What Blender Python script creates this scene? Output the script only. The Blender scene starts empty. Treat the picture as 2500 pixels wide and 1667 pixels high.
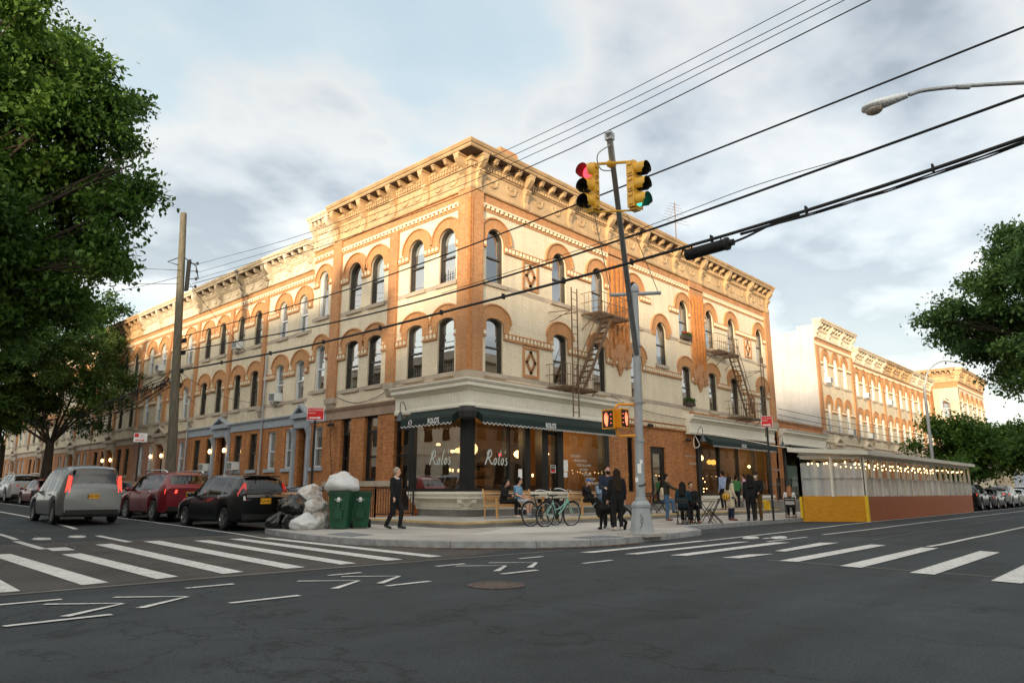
import bpy, bmesh, math, random
import numpy as np
from mathutils import Vector, Matrix
from mathutils.geometry import tessellate_polygon
R = math.radians
PI = math.pi
S = bpy.context.scene
COL = S.collection
random.seed(7)
# ------------------------------------------------------------------ camera
cd = bpy.data.cameras.new('camera'); cam = bpy.data.objects.new('camera', cd); COL.objects.link(cam)
cd.lens = 24.8; cd.sensor_width = 36; cd.clip_start = .1; cd.clip_end = 3000
cam.location = (-17.826, -18.861, 1.2)
cam.rotation_euler = (R(90 + 12.015), 0, R(43.05 - 90))
S.camera = cam
# ------------------------------------------------------------------ world, sun, exposure
SUN_H, SUN_EL = 205.0, 7.0            # compass heading of the sun seen from the corner (degrees from +X), elevation
w = bpy.data.worlds.new('World'); S.world = w; w.use_nodes = True
nt = w.node_tree; nt.nodes.clear()
def nd(t, ty, **k):
    n = t.nodes.new(ty)
    for a, v in k.items():
        if a in n.inputs: n.inputs[a].default_value = v
        else: setattr(n, a, v)
    return n
out = nd(nt, 'ShaderNodeOutputWorld'); bg = nd(nt, 'ShaderNodeBackground')
sky = nd(nt, 'ShaderNodeTexSky'); sky.sky_type = 'NISHITA'; sky.sun_disc = False
sky.sun_elevation = R(SUN_EL); sky.sun_rotation = R(90 - SUN_H); sky.air_density = 1; sky.dust_density = .6; sky.ozone_density = 1
tc = nd(nt, 'ShaderNodeTexCoord'); sp = nd(nt, 'ShaderNodeSeparateXYZ')
nt.links.new(tc.outputs['Generated'], sp.inputs[0])
def mth(t, op, a, b=None, c=None):
    n = t.nodes.new('ShaderNodeMath'); n.operation = op
    for i, v in enumerate((a, b, c)):
        if v is None: continue
        if isinstance(v, (int, float)): n.inputs[i].default_value = v
        else: t.links.new(v, n.inputs[i])
    return n.outputs[0]
zz = mth(nt, 'ADD', mth(nt, 'MAXIMUM', sp.outputs[2], 0.0), 0.16)
cx = mth(nt, 'DIVIDE', sp.outputs[0], zz); cy = mth(nt, 'DIVIDE', sp.outputs[1], zz)
cmb = nd(nt, 'ShaderNodeCombineXYZ'); nt.links.new(cx, cmb.inputs[0]); nt.links.new(cy, cmb.inputs[1])
def wnoise(scale, off, det, sx=1., sy=1.):
    m = nd(nt, 'ShaderNodeMapping'); m.inputs['Location'].default_value = off; m.inputs['Scale'].default_value = (sx, sy, 1)
    m.inputs['Rotation'].default_value = (0, 0, R(-47))
    nt.links.new(cmb.outputs[0], m.inputs[0])
    n = nd(nt, 'ShaderNodeTexNoise', Scale=scale, Detail=det, Roughness=.5); nt.links.new(m.outputs[0], n.inputs['Vector']); return n.outputs[0]
def ramp(t, fac, stops):
    r = t.nodes.new('ShaderNodeValToRGB'); t.links.new(fac, r.inputs[0])
    e = r.color_ramp.elements
    while len(e) < len(stops): e.new(.5)
    for i, (p, c) in enumerate(stops): e[i].position = p; e[i].color = (*c, 1)
    return r.outputs[0]
def mixc(t, fac, a, b, mode='MIX'):
    n = t.nodes.new('ShaderNodeMix'); n.data_type = 'RGBA'; n.blend_type = mode
    for i, v in ((0, fac), (6, a), (7, b)):
        if isinstance(v, (int, float)): n.inputs[i].default_value = v
        elif isinstance(v, tuple): n.inputs[i].default_value = (*v, 1)
        else: t.links.new(v, n.inputs[i])
    return n.outputs[2]
n1 = wnoise(.85, (2.3, 1.4, 0), 6, .7, 1.05); n2 = wnoise(2.6, (5.1, 0.6, 0), 6)
dens = mth(nt, 'ADD', mth(nt, 'MULTIPLY', n1, .75), mth(nt, 'MULTIPLY', n2, .25))
SKY_K = 1.0
# thin bright haze between soft grey-blue cloud undersides
cloud = ramp(nt, dens, [(.36, (1.80, 2.18, 2.36)), (.43, (2.10, 2.40, 2.50)), (.475, (2.75, 2.66, 2.50)), (.51, (2.15, 2.20, 2.22)), (.555, (1.22, 1.32, 1.40)), (.63, (1.50, 1.57, 1.62))])
veil = mixc(nt, .80, sky.outputs[0], cloud)
veil = mixc(nt, 1., veil, ramp(nt, sp.outputs[2], [(.10, (1.0, 1.0, 1.0)), (.50, (.74, .75, .76))]), 'MULTIPLY')
hz = mth(nt, 'POWER', mth(nt, 'SUBTRACT', 1.0, mth(nt, 'MAXIMUM', sp.outputs[2], 0.0)), 6.0)
veil2 = mixc(nt, mth(nt, 'MULTIPLY', hz, .75), veil, (2.55, 2.50, 2.36))
# extra brightness added to the sky round the low sun, filling the fronts
sd_ = nd(nt, 'ShaderNodeVectorMath'); sd_.operation = 'DOT_PRODUCT'; nt.links.new(tc.outputs['Generated'], sd_.inputs[0]); sd_.inputs[1].default_value = (math.cos(R(SUN_H)), math.sin(R(SUN_H)), .45)
sw_ = mth(nt, 'MULTIPLY', mth(nt, 'POWER', mth(nt, 'MAXIMUM', sd_.outputs['Value'], 0.0), 2.0), 5.2)
veil2 = mixc(nt, 1., veil2, mixc(nt, sw_, (1, 1, 1), (2.3, 2.1, 1.85)), 'MULTIPLY')
nt.links.new(veil2, bg.inputs[0]); bg.inputs[1].default_value = .15 * SKY_K
nt.links.new(bg.outputs[0], out.inputs[0])
sl = bpy.data.lights.new('sun', 'SUN'); sl.energy = 2.15; sl.angle = R(3.); sl.color = (1, .79, .53)
so = bpy.data.objects.new('sun', sl); COL.objects.link(so)
d = Vector((math.cos(R(SUN_H)) * math.cos(R(SUN_EL)), math.sin(R(SUN_H)) * math.cos(R(SUN_EL)), math.sin(R(SUN_EL))))
so.rotation_euler = d.to_track_quat('Z', 'Y').to_euler(); so.location = d * 60 + Vector((0, 0, 20))
vs = S.view_settings; vs.view_transform = 'Standard'; vs.look = 'None'; vs.gamma = 1; vs.use_curve_mapping = False; vs.exposure = 1.62
S.cycles.max_bounces = 8; S.cycles.transparent_max_bounces = 24; S.cycles.caustics_reflective = False; S.cycles.caustics_refractive = False
S.cycles.sample_clamp_indirect = 6; S.cycles.use_denoising = True
# ------------------------------------------------------------------ materials
def newmat(name):
    m = bpy.data.materials.new(name); m.use_nodes = True
    return m, m.node_tree, m.node_tree.nodes['Principled BSDF']
def noise(t, scale, det=4, vec=None, rough=.55):
    n = nd(t, 'ShaderNodeTexNoise', Scale=scale, Detail=det, Roughness=rough)
    if vec is None: vec = nd(t, 'ShaderNodeTexCoord').outputs['Object']
    t.links.new(vec, n.inputs['Vector']); return n.outputs[0]
def P(name, base, rough=.6, metal=0, var=.12, scale=3., bump=0., bscale=60., emit=None, es=0., coat=0., spec=.5, sheen=0., var2=0., scale2=.4):
    m, t, b = newmat(name)
    b.inputs['Roughness'].default_value = rough; b.inputs['Metallic'].default_value = metal
    b.inputs['Coat Weight'].default_value = coat; b.inputs['Coat Roughness'].default_value = .06; b.inputs['Specular IOR Level'].default_value = spec
    if sheen: b.inputs['Sheen Weight'].default_value = sheen
    c = base
    if var or var2:
        lo = tuple(max(0, x * (1 - var)) for x in base); hi = tuple(min(1, x * (1 + var)) for x in base)
        c = ramp(t, noise(t, scale, 5), [(.3, lo), (.7, hi)])
        if var2: c = mixc(t, 1., c, ramp(t, noise(t, scale2, 3), [(.35, (1 - var2,) * 3), (.65, (1,) * 3)]), 'MULTIPLY')
        t.links.new(c, b.inputs['Base Color'])
    else: b.inputs['Base Color'].default_value = (*base, 1)
    if bump:
        bp = nd(t, 'ShaderNodeBump', Strength=bump, Distance=.01); t.links.new(noise(t, bscale, 3), bp.inputs['Height']); t.links.new(bp.outputs[0], b.inputs['Normal'])
    if emit: b.inputs['Emission Color'].default_value = (*emit, 1); b.inputs['Emission Strength'].default_value = es
    return m
def wallvec(t):
    "u runs along the wall, v is height: picked from the object-space normal"
    tcn = nd(t, 'ShaderNodeTexCoord'); a = nd(t, 'ShaderNodeSeparateXYZ'); b = nd(t, 'ShaderNodeSeparateXYZ')
    t.links.new(tcn.outputs['Object'], a.inputs[0]); t.links.new(tcn.outputs['Normal'], b.inputs[0])
    st = mth(t, 'GREATER_THAN', mth(t, 'ABSOLUTE', b.outputs[0]), .7)
    u = mth(t, 'ADD', mth(t, 'MULTIPLY', a.outputs[1], st), mth(t, 'MULTIPLY', a.outputs[0], mth(t, 'SUBTRACT', 1., st)))
    c = nd(t, 'ShaderNodeCombineXYZ'); t.links.new(u, c.inputs[0]); t.links.new(a.outputs[2], c.inputs[1]); return c.outputs[0], tcn.outputs['Object']
def brick(name, c1, c2, mortar, bw=.21, bh=.068, stain=.2, uv=False, rough=.75, blot=None, ms=.007):
    m, t, b = newmat(name)
    if uv:
        uvn = nd(t, 'ShaderNodeUVMap'); vec = uvn.outputs[0]; ob = nd(t, 'ShaderNodeTexCoord').outputs['Object']
    else: vec, ob = wallvec(t)
    n = nd(t, 'ShaderNodeTexBrick', Scale=1.0); n.offset = .5
    n.inputs['Color1'].default_value = (*c1, 1); n.inputs['Color2'].default_value = (*c2, 1); n.inputs['Mortar'].default_value = (*mortar, 1)
    n.inputs['Mortar Size'].default_value = ms; n.inputs['Brick Width'].default_value = bw; n.inputs['Row Height'].default_value = bh; n.inputs['Mortar Smooth'].default_value = .3; n.inputs['Bias'].default_value = 0
    t.links.new(vec, n.inputs['Vector'])
    c = mixc(t, 1., n.outputs[0], ramp(t, noise(t, .9, 5, ob), [(.3, (1 - stain,) * 3), (.66, (1, 1, 1))]), 'MULTIPLY')
    mp = nd(t, 'ShaderNodeMapping'); mp.inputs['Scale'].default_value = (4.7, 14.7, 14.7) if uv else (4.7, 14.7, 1)
    t.links.new(vec, mp.inputs[0])
    if blot: c = mixc(t, mth(t, 'MULTIPLY', ramp(t, noise(t, 1., 2, mp.outputs[0]), [(.52, (0, 0, 0)), (.62, (1, 1, 1))]), .75), c, blot)
    ms2 = nd(t, 'ShaderNodeMapping'); ms2.inputs['Scale'].default_value = (2.6, 2.6, .22); t.links.new(ob, ms2.inputs[0])
    c = mixc(t, 1., c, ramp(t, noise(t, 1., 5, ms2.outputs[0], .6), [(.32, (1 - stain * .9, 1 - stain, 1 - stain * 1.1)), (.52, (1, 1, 1))]), 'MULTIPLY')
    t.links.new(c, b.inputs['Base Color']); b.inputs['Roughness'].default_value = rough
    bp = nd(t, 'ShaderNodeBump', Strength=.35, Distance=.006); t.links.new(n.outputs['Fac'], bp.inputs['Height']); bp.invert = True
    t.links.new(bp.outputs[0], b.inputs['Normal']); return m
def glass(name, refl=.3, tint=(.9, .95, .95), rough=.0, film=0., k=.8):
    m, t, b = newmat(name); t.nodes.remove(b); o = t.nodes['Material Output']
    tr = nd(t, 'ShaderNodeBsdfTransparent', Color=(*tint, 1)); gl = nd(t, 'ShaderNodeBsdfGlossy', Roughness=rough); gl.inputs['Color'].default_value = (1, 1, 1, 1)
    lw = nd(t, 'ShaderNodeLayerWeight', Blend=.35)
    f = mth(t, 'MINIMUM', mth(t, 'ADD', mth(t, 'MULTIPLY', lw.outputs['Fresnel'], k), refl), 1.0)
    # old sheet glass is never flat
    bp = nd(t, 'ShaderNodeBump', Strength=.04, Distance=.02); t.links.new(noise(t, 2.2, 1), bp.inputs['Height']); t.links.new(bp.outputs[0], gl.inputs['Normal'])
    mx = nd(t, 'ShaderNodeMixShader'); t.links.new(f, mx.inputs[0]); t.links.new(tr.outputs[0], mx.inputs[1]); t.links.new(gl.outputs[0], mx.inputs[2])
    last = mx.outputs[0]
    if film:
        df = nd(t, 'ShaderNodeBsdfDiffuse'); df.inputs[0].default_value = (.88, .89, .89, 1); m2 = nd(t, 'ShaderNodeMixShader'); m2.inputs[0].default_value = film
        t.links.new(last, m2.inputs[1]); t.links.new(df.outputs[0], m2.inputs[2]); last = m2.outputs[0]
    t.links.new(last, o.inputs['Surface']); return m
def emis(name, c, s):
    m, t, b = newmat(name); b.inputs['Base Color'].default_value = (*c, 1); b.inputs['Emission Color'].default_value = (*c, 1); b.inputs['Emission Strength'].default_value = s; return m
def leafmat(name, c1, c2, c3):
    m, t, b = newmat(name)
    ob = nd(t, 'ShaderNodeTexCoord').outputs['Object']
    c = ramp(t, noise(t, .55, 5, ob), [(.32, c1), (.5, c2), (.7, c3)])
    wn = nd(t, 'ShaderNodeTexWhiteNoise'); wn.noise_dimensions = '3D'; gi = nd(t, 'ShaderNodeNewGeometry')
    rnd = gi.outputs['Random Per Island']
    c = mixc(t, 1., c, ramp(t, rnd, [(0, (.55, .6, .5)), (1, (1.25, 1.2, 1.1))]), 'MULTIPLY')
    t.links.new(c, b.inputs['Base Color']); b.inputs['Roughness'].default_value = .55; b.inputs['Specular IOR Level'].default_value = .3
    o = t.nodes['Material Output']; tl = nd(t, 'ShaderNodeBsdfTranslucent'); t.links.new(c, tl.inputs[0])
    mx = nd(t, 'ShaderNodeMixShader'); mx.inputs[0].default_value = .35; t.links.new(b.outputs[0], mx.inputs[1]); t.links.new(tl.outputs[0], mx.inputs[2]); t.links.new(mx.outputs[0], o.inputs['Surface']); return m
def wood(name, c1, c2, rough=.5, sc=(1, 1, 12), dist=2.):
    m, t, b = newmat(name); tcn = nd(t, 'ShaderNodeTexCoord'); mp = nd(t, 'ShaderNodeMapping'); mp.inputs['Scale'].default_value = sc; t.links.new(tcn.outputs['Object'], mp.inputs[0])
    c = ramp(t, noise(t, dist, 6, mp.outputs[0], .65), [(.3, c1), (.68, c2)]); t.links.new(c, b.inputs['Base Color']); b.inputs['Roughness'].default_value = rough; return m

MT = {}
MT['orange'] = brick('orange_brick', (.60, .25, .07), (.46, .165, .045), (.33, .19, .10), stain=.28, blot=(.25, .075, .03))
MT['orangeU'] = brick('upper_orange_brick', (.60, .30, .125), (.52, .235, .09), (.42, .28, .17), stain=.2, blot=(.42, .165, .07))
MT['cream'] = brick('cream_brick', (.84, .755, .60), (.79, .69, .52), (.52, .43, .31), stain=.12, blot=(.74, .61, .43))
MT['cream2'] = brick('row_cream_brick', (.78, .69, .53), (.71, .61, .44), (.46, .38, .27), stain=.16)
MT['arch'] = brick('arch_brick', (.60, .31, .135), (.52, .24, .09), (.36, .20, .10), bw=.2, bh=.072, uv=True, stain=.15)
MT['redbrick'] = brick('red_banded_brick', (.40, .15, .08), (.30, .10, .055), (.5, .42, .34), stain=.2, blot=(.46, .24, .14))
MT['whitebrick'] = brick('white_painted_brick', (.62, .62, .62), (.58, .58, .58), (.60, .59, .57), stain=.16, rough=.6)
MT['ochre'] = P('ochre_quoin', (.44, .175, .045), .5, var=.3, scale=6)
MT['stone'] = P('brownstone', (.47, .39, .31), .8, var=.14, scale=2.5, bump=.2, bscale=40, var2=.2, scale2=.8)
MT['bstone'] = P('belt_stone', (.38, .27, .20), .8, var=.15, scale=2.5, var2=.2)
MT['tan'] = P('painted_cornice', (.56, .385, .215), .6, var=.14, scale=2.2, var2=.28, scale2=.9)
MT['pale'] = P('pale_cornice', (.72, .61, .47), .6, var=.10, scale=2.2, var2=.15)
MT['weath'] = P('weathered_cornice', (.36, .31, .235), .75, var=.2, scale=2.5, var2=.3, scale2=.8)
MT['soffit'] = P('dark_soffit', (.085, .055, .045), .7, var=.2)  # dark brown, much darker than the cornice round it
MT['white'] = P('cream_white_paint', (.82, .78, .68), .45, var=.05, scale=4, var2=.08)
MT['dcream'] = P('cream_glazed_block', (.76, .66, .48), .5, var=.06)
MT['wframe'] = P('white_frame_paint', (.72, .74, .76), .4, var=.05)
MT['greytrim'] = P('grey_trim_paint', (.33, .37, .42), .6, var=.1)
MT['bframe'] = P('dark_bronze_frame', (.055, .045, .034), .4, var=.2, spec=.6)
MT['black'] = P('black_paint', (.012, .014, .015), .35, var=.2)
MT['iron'] = P('black_iron', (.015, .015, .016), .5, var=.2)
MT['rust'] = P('rusty_brown_iron', (.15, .09, .05), .7, var=.4, scale=5)
MT['glassU'] = glass('old_sash_glass', .34, (.75, .82, .85))
MT['glassS'] = glass('shop_glass', .06, (.80, .82, .80), k=.55)
MT['blind'] = P('white_window_shade', (.66, .68, .70), .8, var=.06)
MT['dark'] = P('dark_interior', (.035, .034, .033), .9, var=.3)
MT['awn'] = P('green_awning_canvas', (.003, .019, .016), .75, var=.18, scale=2, var2=.2, scale2=1.2)
MT['conc'] = P('pale_concrete', (.45, .43, .40), .85, var=.10, scale=1.6, bump=.12, bscale=120, var2=.24, scale2=.55)
MT['concD'] = P('grey_concrete', (.23, .22, .205), .9, var=.15, scale=2, bump=.2, bscale=60, var2=.3, scale2=.7)
MT['curb'] = P('granite_curb', (.36, .37, .39), .8, var=.22, scale=6, var2=.25, scale2=1.2)
MT['nosing'] = P('yellow_step_nosing', (.58, .42, .19), .7, var=.22, scale=4, var2=.3, scale2=1.1)
MT['wood'] = wood('teak_wood', (.42, .21, .07), (.58, .33, .13), .5)
MT['ply'] = wood('orange_plywood', (.58, .235, .008), (.74, .345, .02), .5, (2.5, 2.5, 9), 1.4)
MT['plyred'] = wood('red_stained_plywood', (.36, .085, .022), (.52, .135, .036), .5, (9, 9, 1.2), 1.2)
MT['pole'] = wood('grey_timber_pole', (.062, .058, .042), (.15, .135, .10), .9, (8, 8, .7), 2.)
MT['galv'] = P('galvanised_steel', (.40, .42, .44), .5, .35, var=.12, scale=4, var2=.2)
MT['tlgrey'] = P('grey_pole_paint', (.36, .39, .42), .55, var=.1, scale=4, var2=.15)
MT['tlarm'] = P('dark_grey_arm_paint', (.18, .19, .195), .5, .1, var=.15)
MT['cartint'] = glass('tinted_car_glass', .05, (.30, .33, .33), k=.5)
MT['tly'] = P('signal_yellow', (.72, .40, .035), .4, var=.08, coat=.1)
MT['tlo'] = P('signal_orange', (.75, .30, .015), .4, var=.06)
MT['green'] = P('green_bin_plastic', (.003, .065, .030), .42, var=.15, scale=4, var2=.15)
MT['rubber'] = P('black_rubber', (.012, .012, .013), .75, var=.2)
MT['chrome'] = P('bright_metal', (.62, .63, .64), .22, 1., var=.05)
MT['rim'] = P('alloy_rim', (.40, .41, .42), .3, .9, var=.05)
MT['carglass'] = P('car_glass', (.006, .008, .009), .03, var=0, spec=.5)
MT['mint'] = P('mint_paint', (.24, .52, .43), .4, var=.05, coat=.2)
MT['red'] = P('sign_red', (.70, .015, .02), .45, var=.05)
MT['swhite'] = P('sign_white', (.85, .85, .85), .5, var=0)
MT['tail'] = P('red_tail_lamp', (.55, .012, .012), .15, var=0, coat=.5, emit=(1, .02, .015), es=.06)
MT['taillit'] = emis('lit_tail_lamp', (1, .05, .03), .8)
MT['plate'] = P('yellow_plate', (.78, .38, .02), .4, var=0)
MT['blackbag'] = P('black_plastic_bag', (.008, .008, .009), .2, var=.2, bump=1., bscale=9, spec=.6)
MT['whitebag'] = P('white_plastic_bag', (.58, .59, .61), .35, var=.05, bump=1., bscale=6)
m_, t_, b_ = newmat('clear_plastic_bag'); ob_ = nd(t_, 'ShaderNodeTexCoord').outputs['Object']
t_.links.new(ramp(t_, noise(t_, 2.6, 5, ob_, .6), [(.28, (.09, .08, .07)), (.38, (.30, .25, .20)), (.46, (.50, .49, .48)), (.56, (.60, .60, .60)), (.64, (.38, .30, .22)), (.74, (.22, .14, .12))]), b_.inputs['Base Color']); b_.inputs['Roughness'].default_value = .3; b_.inputs['Coat Weight'].default_value = .6; b_.inputs['Coat Roughness'].default_value = .12
bp_ = nd(t_, 'ShaderNodeBump', Strength=1., Distance=.05); t_.links.new(noise(t_, 5, 6, ob_, .65), bp_.inputs['Height']); t_.links.new(bp_.outputs[0], b_.inputs['Normal']); t_.links.new(bp_.outputs[0], b_.inputs['Coat Normal']); MT['clearbag'] = m_
MT['card'] = P('brown_cardboard', (.36, .22, .12), .85, var=.2, scale=6)
MT['yellow'] = P('safety_yellow', (.80, .52, .02), .5, var=.08)
MT['clear'] = glass('clear_vinyl_sheet', .12, (.80, .82, .83), .06, film=.46)
MT['bulb'] = emis('warm_bulb', (1, .60, .24), 3.2)
MT['lampglow'] = emis('warm_lamp', (1, .62, .24), 2.2)
MT['globe'] = emis('paper_globe_lamp', (1, .60, .26), .95)
MT['dimglow'] = emis('dim_amber_glow', (1, .40, .07), .7)
MT['ledred'] = emis('red_signal_light', (1, .03, .05), 1.5)
MT['ledhand'] = emis('orange_hand_light', (1, .15, .07), 1.0)
MT['ledgreen'] = emis('green_signal_light', (.04, .85, .5), .7)
MT['exit'] = emis('exit_sign_light', (1, .05, .05), 1.4)
MT['lensdark'] = P('unlit_lens', (.02, .015, .012), .2, var=0)
MT['visin'] = P('black_visor', (.015, .015, .016), .6, var=0)
MT['roomwall'] = P('amber_room_wall', (.21, .115, .045), .8, var=.35, scale=.8)
MT['roomdark'] = P('brown_counter', (.10, .055, .03), .6, var=.3, scale=2)
MT['roomfloor'] = P('room_floor', (.12, .08, .05), .6, var=.2)
MT['print'] = P('window_lettering', (.60, .68, .66), .5, var=0)
MT['mark'] = None
# ------------------------------------------------------------------ mesh helpers
def wl(o):
    v = Vector((0, 0, 0))
    while o is not None: v = v + o.location; o = o.parent
    return v
TR = lambda u, o, z: (u, -o, z)          # facade along +X, outward is -Y
TL = lambda u, o, z: (-o, u, z)          # facade along +Y, outward is -X
TI = lambda x, y, z: (x, y, z)
class M:
    def __init__(s, T=TI): s.v = []; s.f = []; s.mi = []; s.uv = {}; s.T = T; s.m = 0
    def pt(s, p): s.v.append(s.T(*p)); return len(s.v) - 1
    def face(s, idx, uv=None):
        s.f.append(tuple(idx)); s.mi.append(s.m)
        if uv: s.uv[len(s.f) - 1] = uv
    def poly(s, pts, uv=None): s.face([s.pt(p) for p in pts], uv)
    def box(s, x0, x1, y0, y1, z0, z1):
        i = [s.pt(p) for p in ((x0, y0, z0), (x1, y0, z0), (x1, y1, z0), (x0, y1, z0), (x0, y0, z1), (x1, y0, z1), (x1, y1, z1), (x0, y1, z1))]
        for q in ((0, 1, 2, 3), (4, 5, 6, 7), (0, 1, 5, 4), (1, 2, 6, 5), (2, 3, 7, 6), (3, 0, 4, 7)): s.face([i[k] for k in q])
        return s
    def obox(s, c, ax, ay, az, hx, hy, hz):
        c = Vector(c); ax = Vector(ax) * hx; ay = Vector(ay) * hy; az = Vector(az) * hz
        i = [s.pt(c + ax * a + ay * b + az * e) for e in (-1, 1) for a, b in ((-1, -1), (1, -1), (1, 1), (-1, 1))]
        for q in ((0, 1, 2, 3), (4, 5, 6, 7), (0, 1, 5, 4), (1, 2, 6, 5), (2, 3, 7, 6), (3, 0, 4, 7)): s.face([i[k] for k in q])
        return s
    def bar(s, p, q, wx, wz=None):
        "rectangular bar from p to q"
        p = Vector(p); q = Vector(q); a = (q - p); L = a.length
        if L < 1e-6: return s
        a /= L; up = Vector((0, 0, 1)) if abs(a.z) < .95 else Vector((0, 1, 0)); b = a.cross(up).normalized(); c = b.cross(a)
        return s.obox((p + q) / 2, a, b, c, L / 2, wx / 2, (wz or wx) / 2)
    def tube(s, pts, r, n=8, cap=True, closed=False):
        pts = [Vector(p) for p in pts]; N = len(pts); rr = r if isinstance(r, (list, tuple)) else [r] * N
        ring = []; prev = None
        for k in range(N):
            a = pts[(k + 1) % N] - pts[k - 1] if closed else pts[min(k + 1, N - 1)] - pts[max(k - 1, 0)]
            if a.length < 1e-9: a = Vector((0, 0, 1))
            a.normalize()
            if prev is None:
                up = Vector((0, 0, 1)) if abs(a.z) < .9 else Vector((1, 0, 0)); b = a.cross(up).normalized()
            else:
                b = prev - a * prev.dot(a)
                b = b.normalized() if b.length > 1e-6 else a.cross(Vector((0, 0, 1))).normalized()
            prev = b; c = a.cross(b)
            ring.append([s.pt(pts[k] + (b * math.cos(2 * PI * j / n) + c * math.sin(2 * PI * j / n)) * rr[k]) for j in range(n)])
        K = N if closed else N - 1
        for k in range(K):
            A = ring[k]; B = ring[(k + 1) % N]
            for j in range(n): s.face((A[j], A[(j + 1) % n], B[(j + 1) % n], B[j]))
        if cap and not closed: s.face(ring[0][::-1]); s.face(ring[-1])
        return s
    def cyl(s, p, q, r, r2=None, n=12): return s.tube([p, q], [r, r if r2 is None else r2], n)
    def sph(s, c, rx, ry=None, rz=None, n=10, m=7, z0=-1., z1=1., rot=None):
        ry = rx if ry is None else ry; rz = rx if rz is None else rz; c = Vector(c)
        a0 = math.asin(max(-1, z0)); a1 = math.asin(min(1, z1)); rings = []
        for i in range(m + 1):
            a = a0 + (a1 - a0) * i / m; q = []
            for j in range(n):
                b = 2 * PI * j / n; v = Vector((rx * math.cos(a) * math.cos(b), ry * math.cos(a) * math.sin(b), rz * math.sin(a)))
                if rot: v = rot @ v
                q.append(s.pt(c + v))
            rings.append(q)
        for i in range(m):
            for j in range(n): s.face((rings[i][j], rings[i][(j + 1) % n], rings[i + 1][(j + 1) % n], rings[i + 1][j]))
        if z0 > -1: s.face(rings[0][::-1])
        if z1 < 1: s.face(rings[-1])
        return s
    def lathe(s, prof, c=(0, 0, 0), n=16, axis='z', sx=1., a0=0., a1=2 * PI):
        "prof: (radius, height)"
        full = abs(a1 - a0 - 2 * PI) < 1e-6; K = n if full else n + 1; rings = []
        for r, h in prof:
            q = []
            for j in range(K):
                b = a0 + (a1 - a0) * j / n; x, y = r * math.cos(b), r * math.sin(b)
                p = {'z': (x, y, h), 'x': (h, x, y), 'y': (x, h, y)}[axis]
                q.append(s.pt((c[0] + p[0], c[1] + p[1], c[2] + p[2])))
            rings.append(q)
        for i in range(len(prof) - 1):
            for j in range(n): s.face((rings[i][j], rings[i][(j + 1) % K], rings[i + 1][(j + 1) % K], rings[i + 1][j]))
        return s
    def slab(s, outer, holes, o0, o1, back=False, sides=True):
        "plate in (u, z) between depths o0 (back) and o1 (front), with holes"
        loops = [outer] + list(holes)
        for off, on in ((o1, True), (o0, back)):
            if not on: continue
            base = [[s.pt((u, off, z)) for u, z in lp] for lp in loops]; flat = [i for lp in base for i in lp]
            for t in tessellate_polygon([[Vector((u, z, 0)) for u, z in lp] for lp in loops]): s.face([flat[i] for i in t])
        if sides:
            for lp in loops:
                n = len(lp)
                for k in range(n):
                    (u, z), (u2, z2) = lp[k], lp[(k + 1) % n]; s.poly([(u, o0, z), (u2, o0, z2), (u2, o1, z2), (u, o1, z)])
        return s
    def prof(s, pr, u0, u1, mit0=False, mit1=False, cap=True, closed=True):
        "profile [(o, z)] run along u, optionally mitred on the diagonal"
        a = [s.pt((u0 - o if mit0 else u0, o, z)) for o, z in pr]; b = [s.pt((u1 + o if mit1 else u1, o, z)) for o, z in pr]
        n = len(pr)
        for k in range(n if closed else n - 1): s.face((a[k], a[(k + 1) % n], b[(k + 1) % n], b[k]))
        if cap and closed:
            for ring in (a, b):
                for t in tessellate_polygon([[Vector((o, z, 0)) for o, z in pr]]): s.face([ring[i] for i in t])
        return s
    def xprof(s, pr, uc, wd):
        s.prof(pr, uc - wd / 2, uc + wd / 2); return s
    def arch(s, inner, outer, o0, o1, ravg=.7):
        "band between two open curves of equal length, uv = (across, along)"
        n = len(inner); L = 0
        for k in range(n - 1):
            a, b, c, d = inner[k], outer[k], outer[k + 1], inner[k + 1]
            st = .5 * (math.dist(inner[k], inner[k + 1]) + math.dist(outer[k], outer[k + 1])); ws = math.dist(a, b)
            s.poly([(a[0], o1, a[1]), (b[0], o1, b[1]), (c[0], o1, c[1]), (d[0], o1, d[1])], [(0, L), (ws, L), (ws, L + st), (0, L + st)])
            s.poly([(b[0], o0, b[1]), (b[0], o1, b[1]), (c[0], o1, c[1]), (c[0], o0, c[1])], [(0, L), (.1, L), (.1, L + st), (0, L + st)])
            s.poly([(a[0], o0, a[1]), (a[0], o1, a[1]), (d[0], o1, d[1]), (d[0], o0, d[1])], [(0, L), (.3, L), (.3, L + st), (0, L + st)])
            L += st
        for k in (0, n - 1): s.poly([(inner[k][0], o0, inner[k][1]), (inner[k][0], o1, inner[k][1]), (outer[k][0], o1, outer[k][1]), (outer[k][0], o0, outer[k][1])])
        return s
    def ribbon(s, pts, wd, T):
        "flat ribbon of width wd along 2-D points, placed by T(u, v)"
        n = len(pts); L = []; Rr = []
        for k in range(n):
            a = Vector(pts[min(k + 1, n - 1)]) - Vector(pts[max(k - 1, 0)]); a = a.normalized() if a.length > 0 else Vector((1, 0)); b = Vector((-a.y, a.x)); wk = wd[k] if isinstance(wd, list) else wd
            p = Vector(pts[k]); L.append(s.pt(T(*(p + b * wk / 2)))); Rr.append(s.pt(T(*(p - b * wk / 2))))
        for k in range(n - 1): s.face((L[k], L[k + 1], Rr[k + 1], Rr[k]))
        return s
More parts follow.
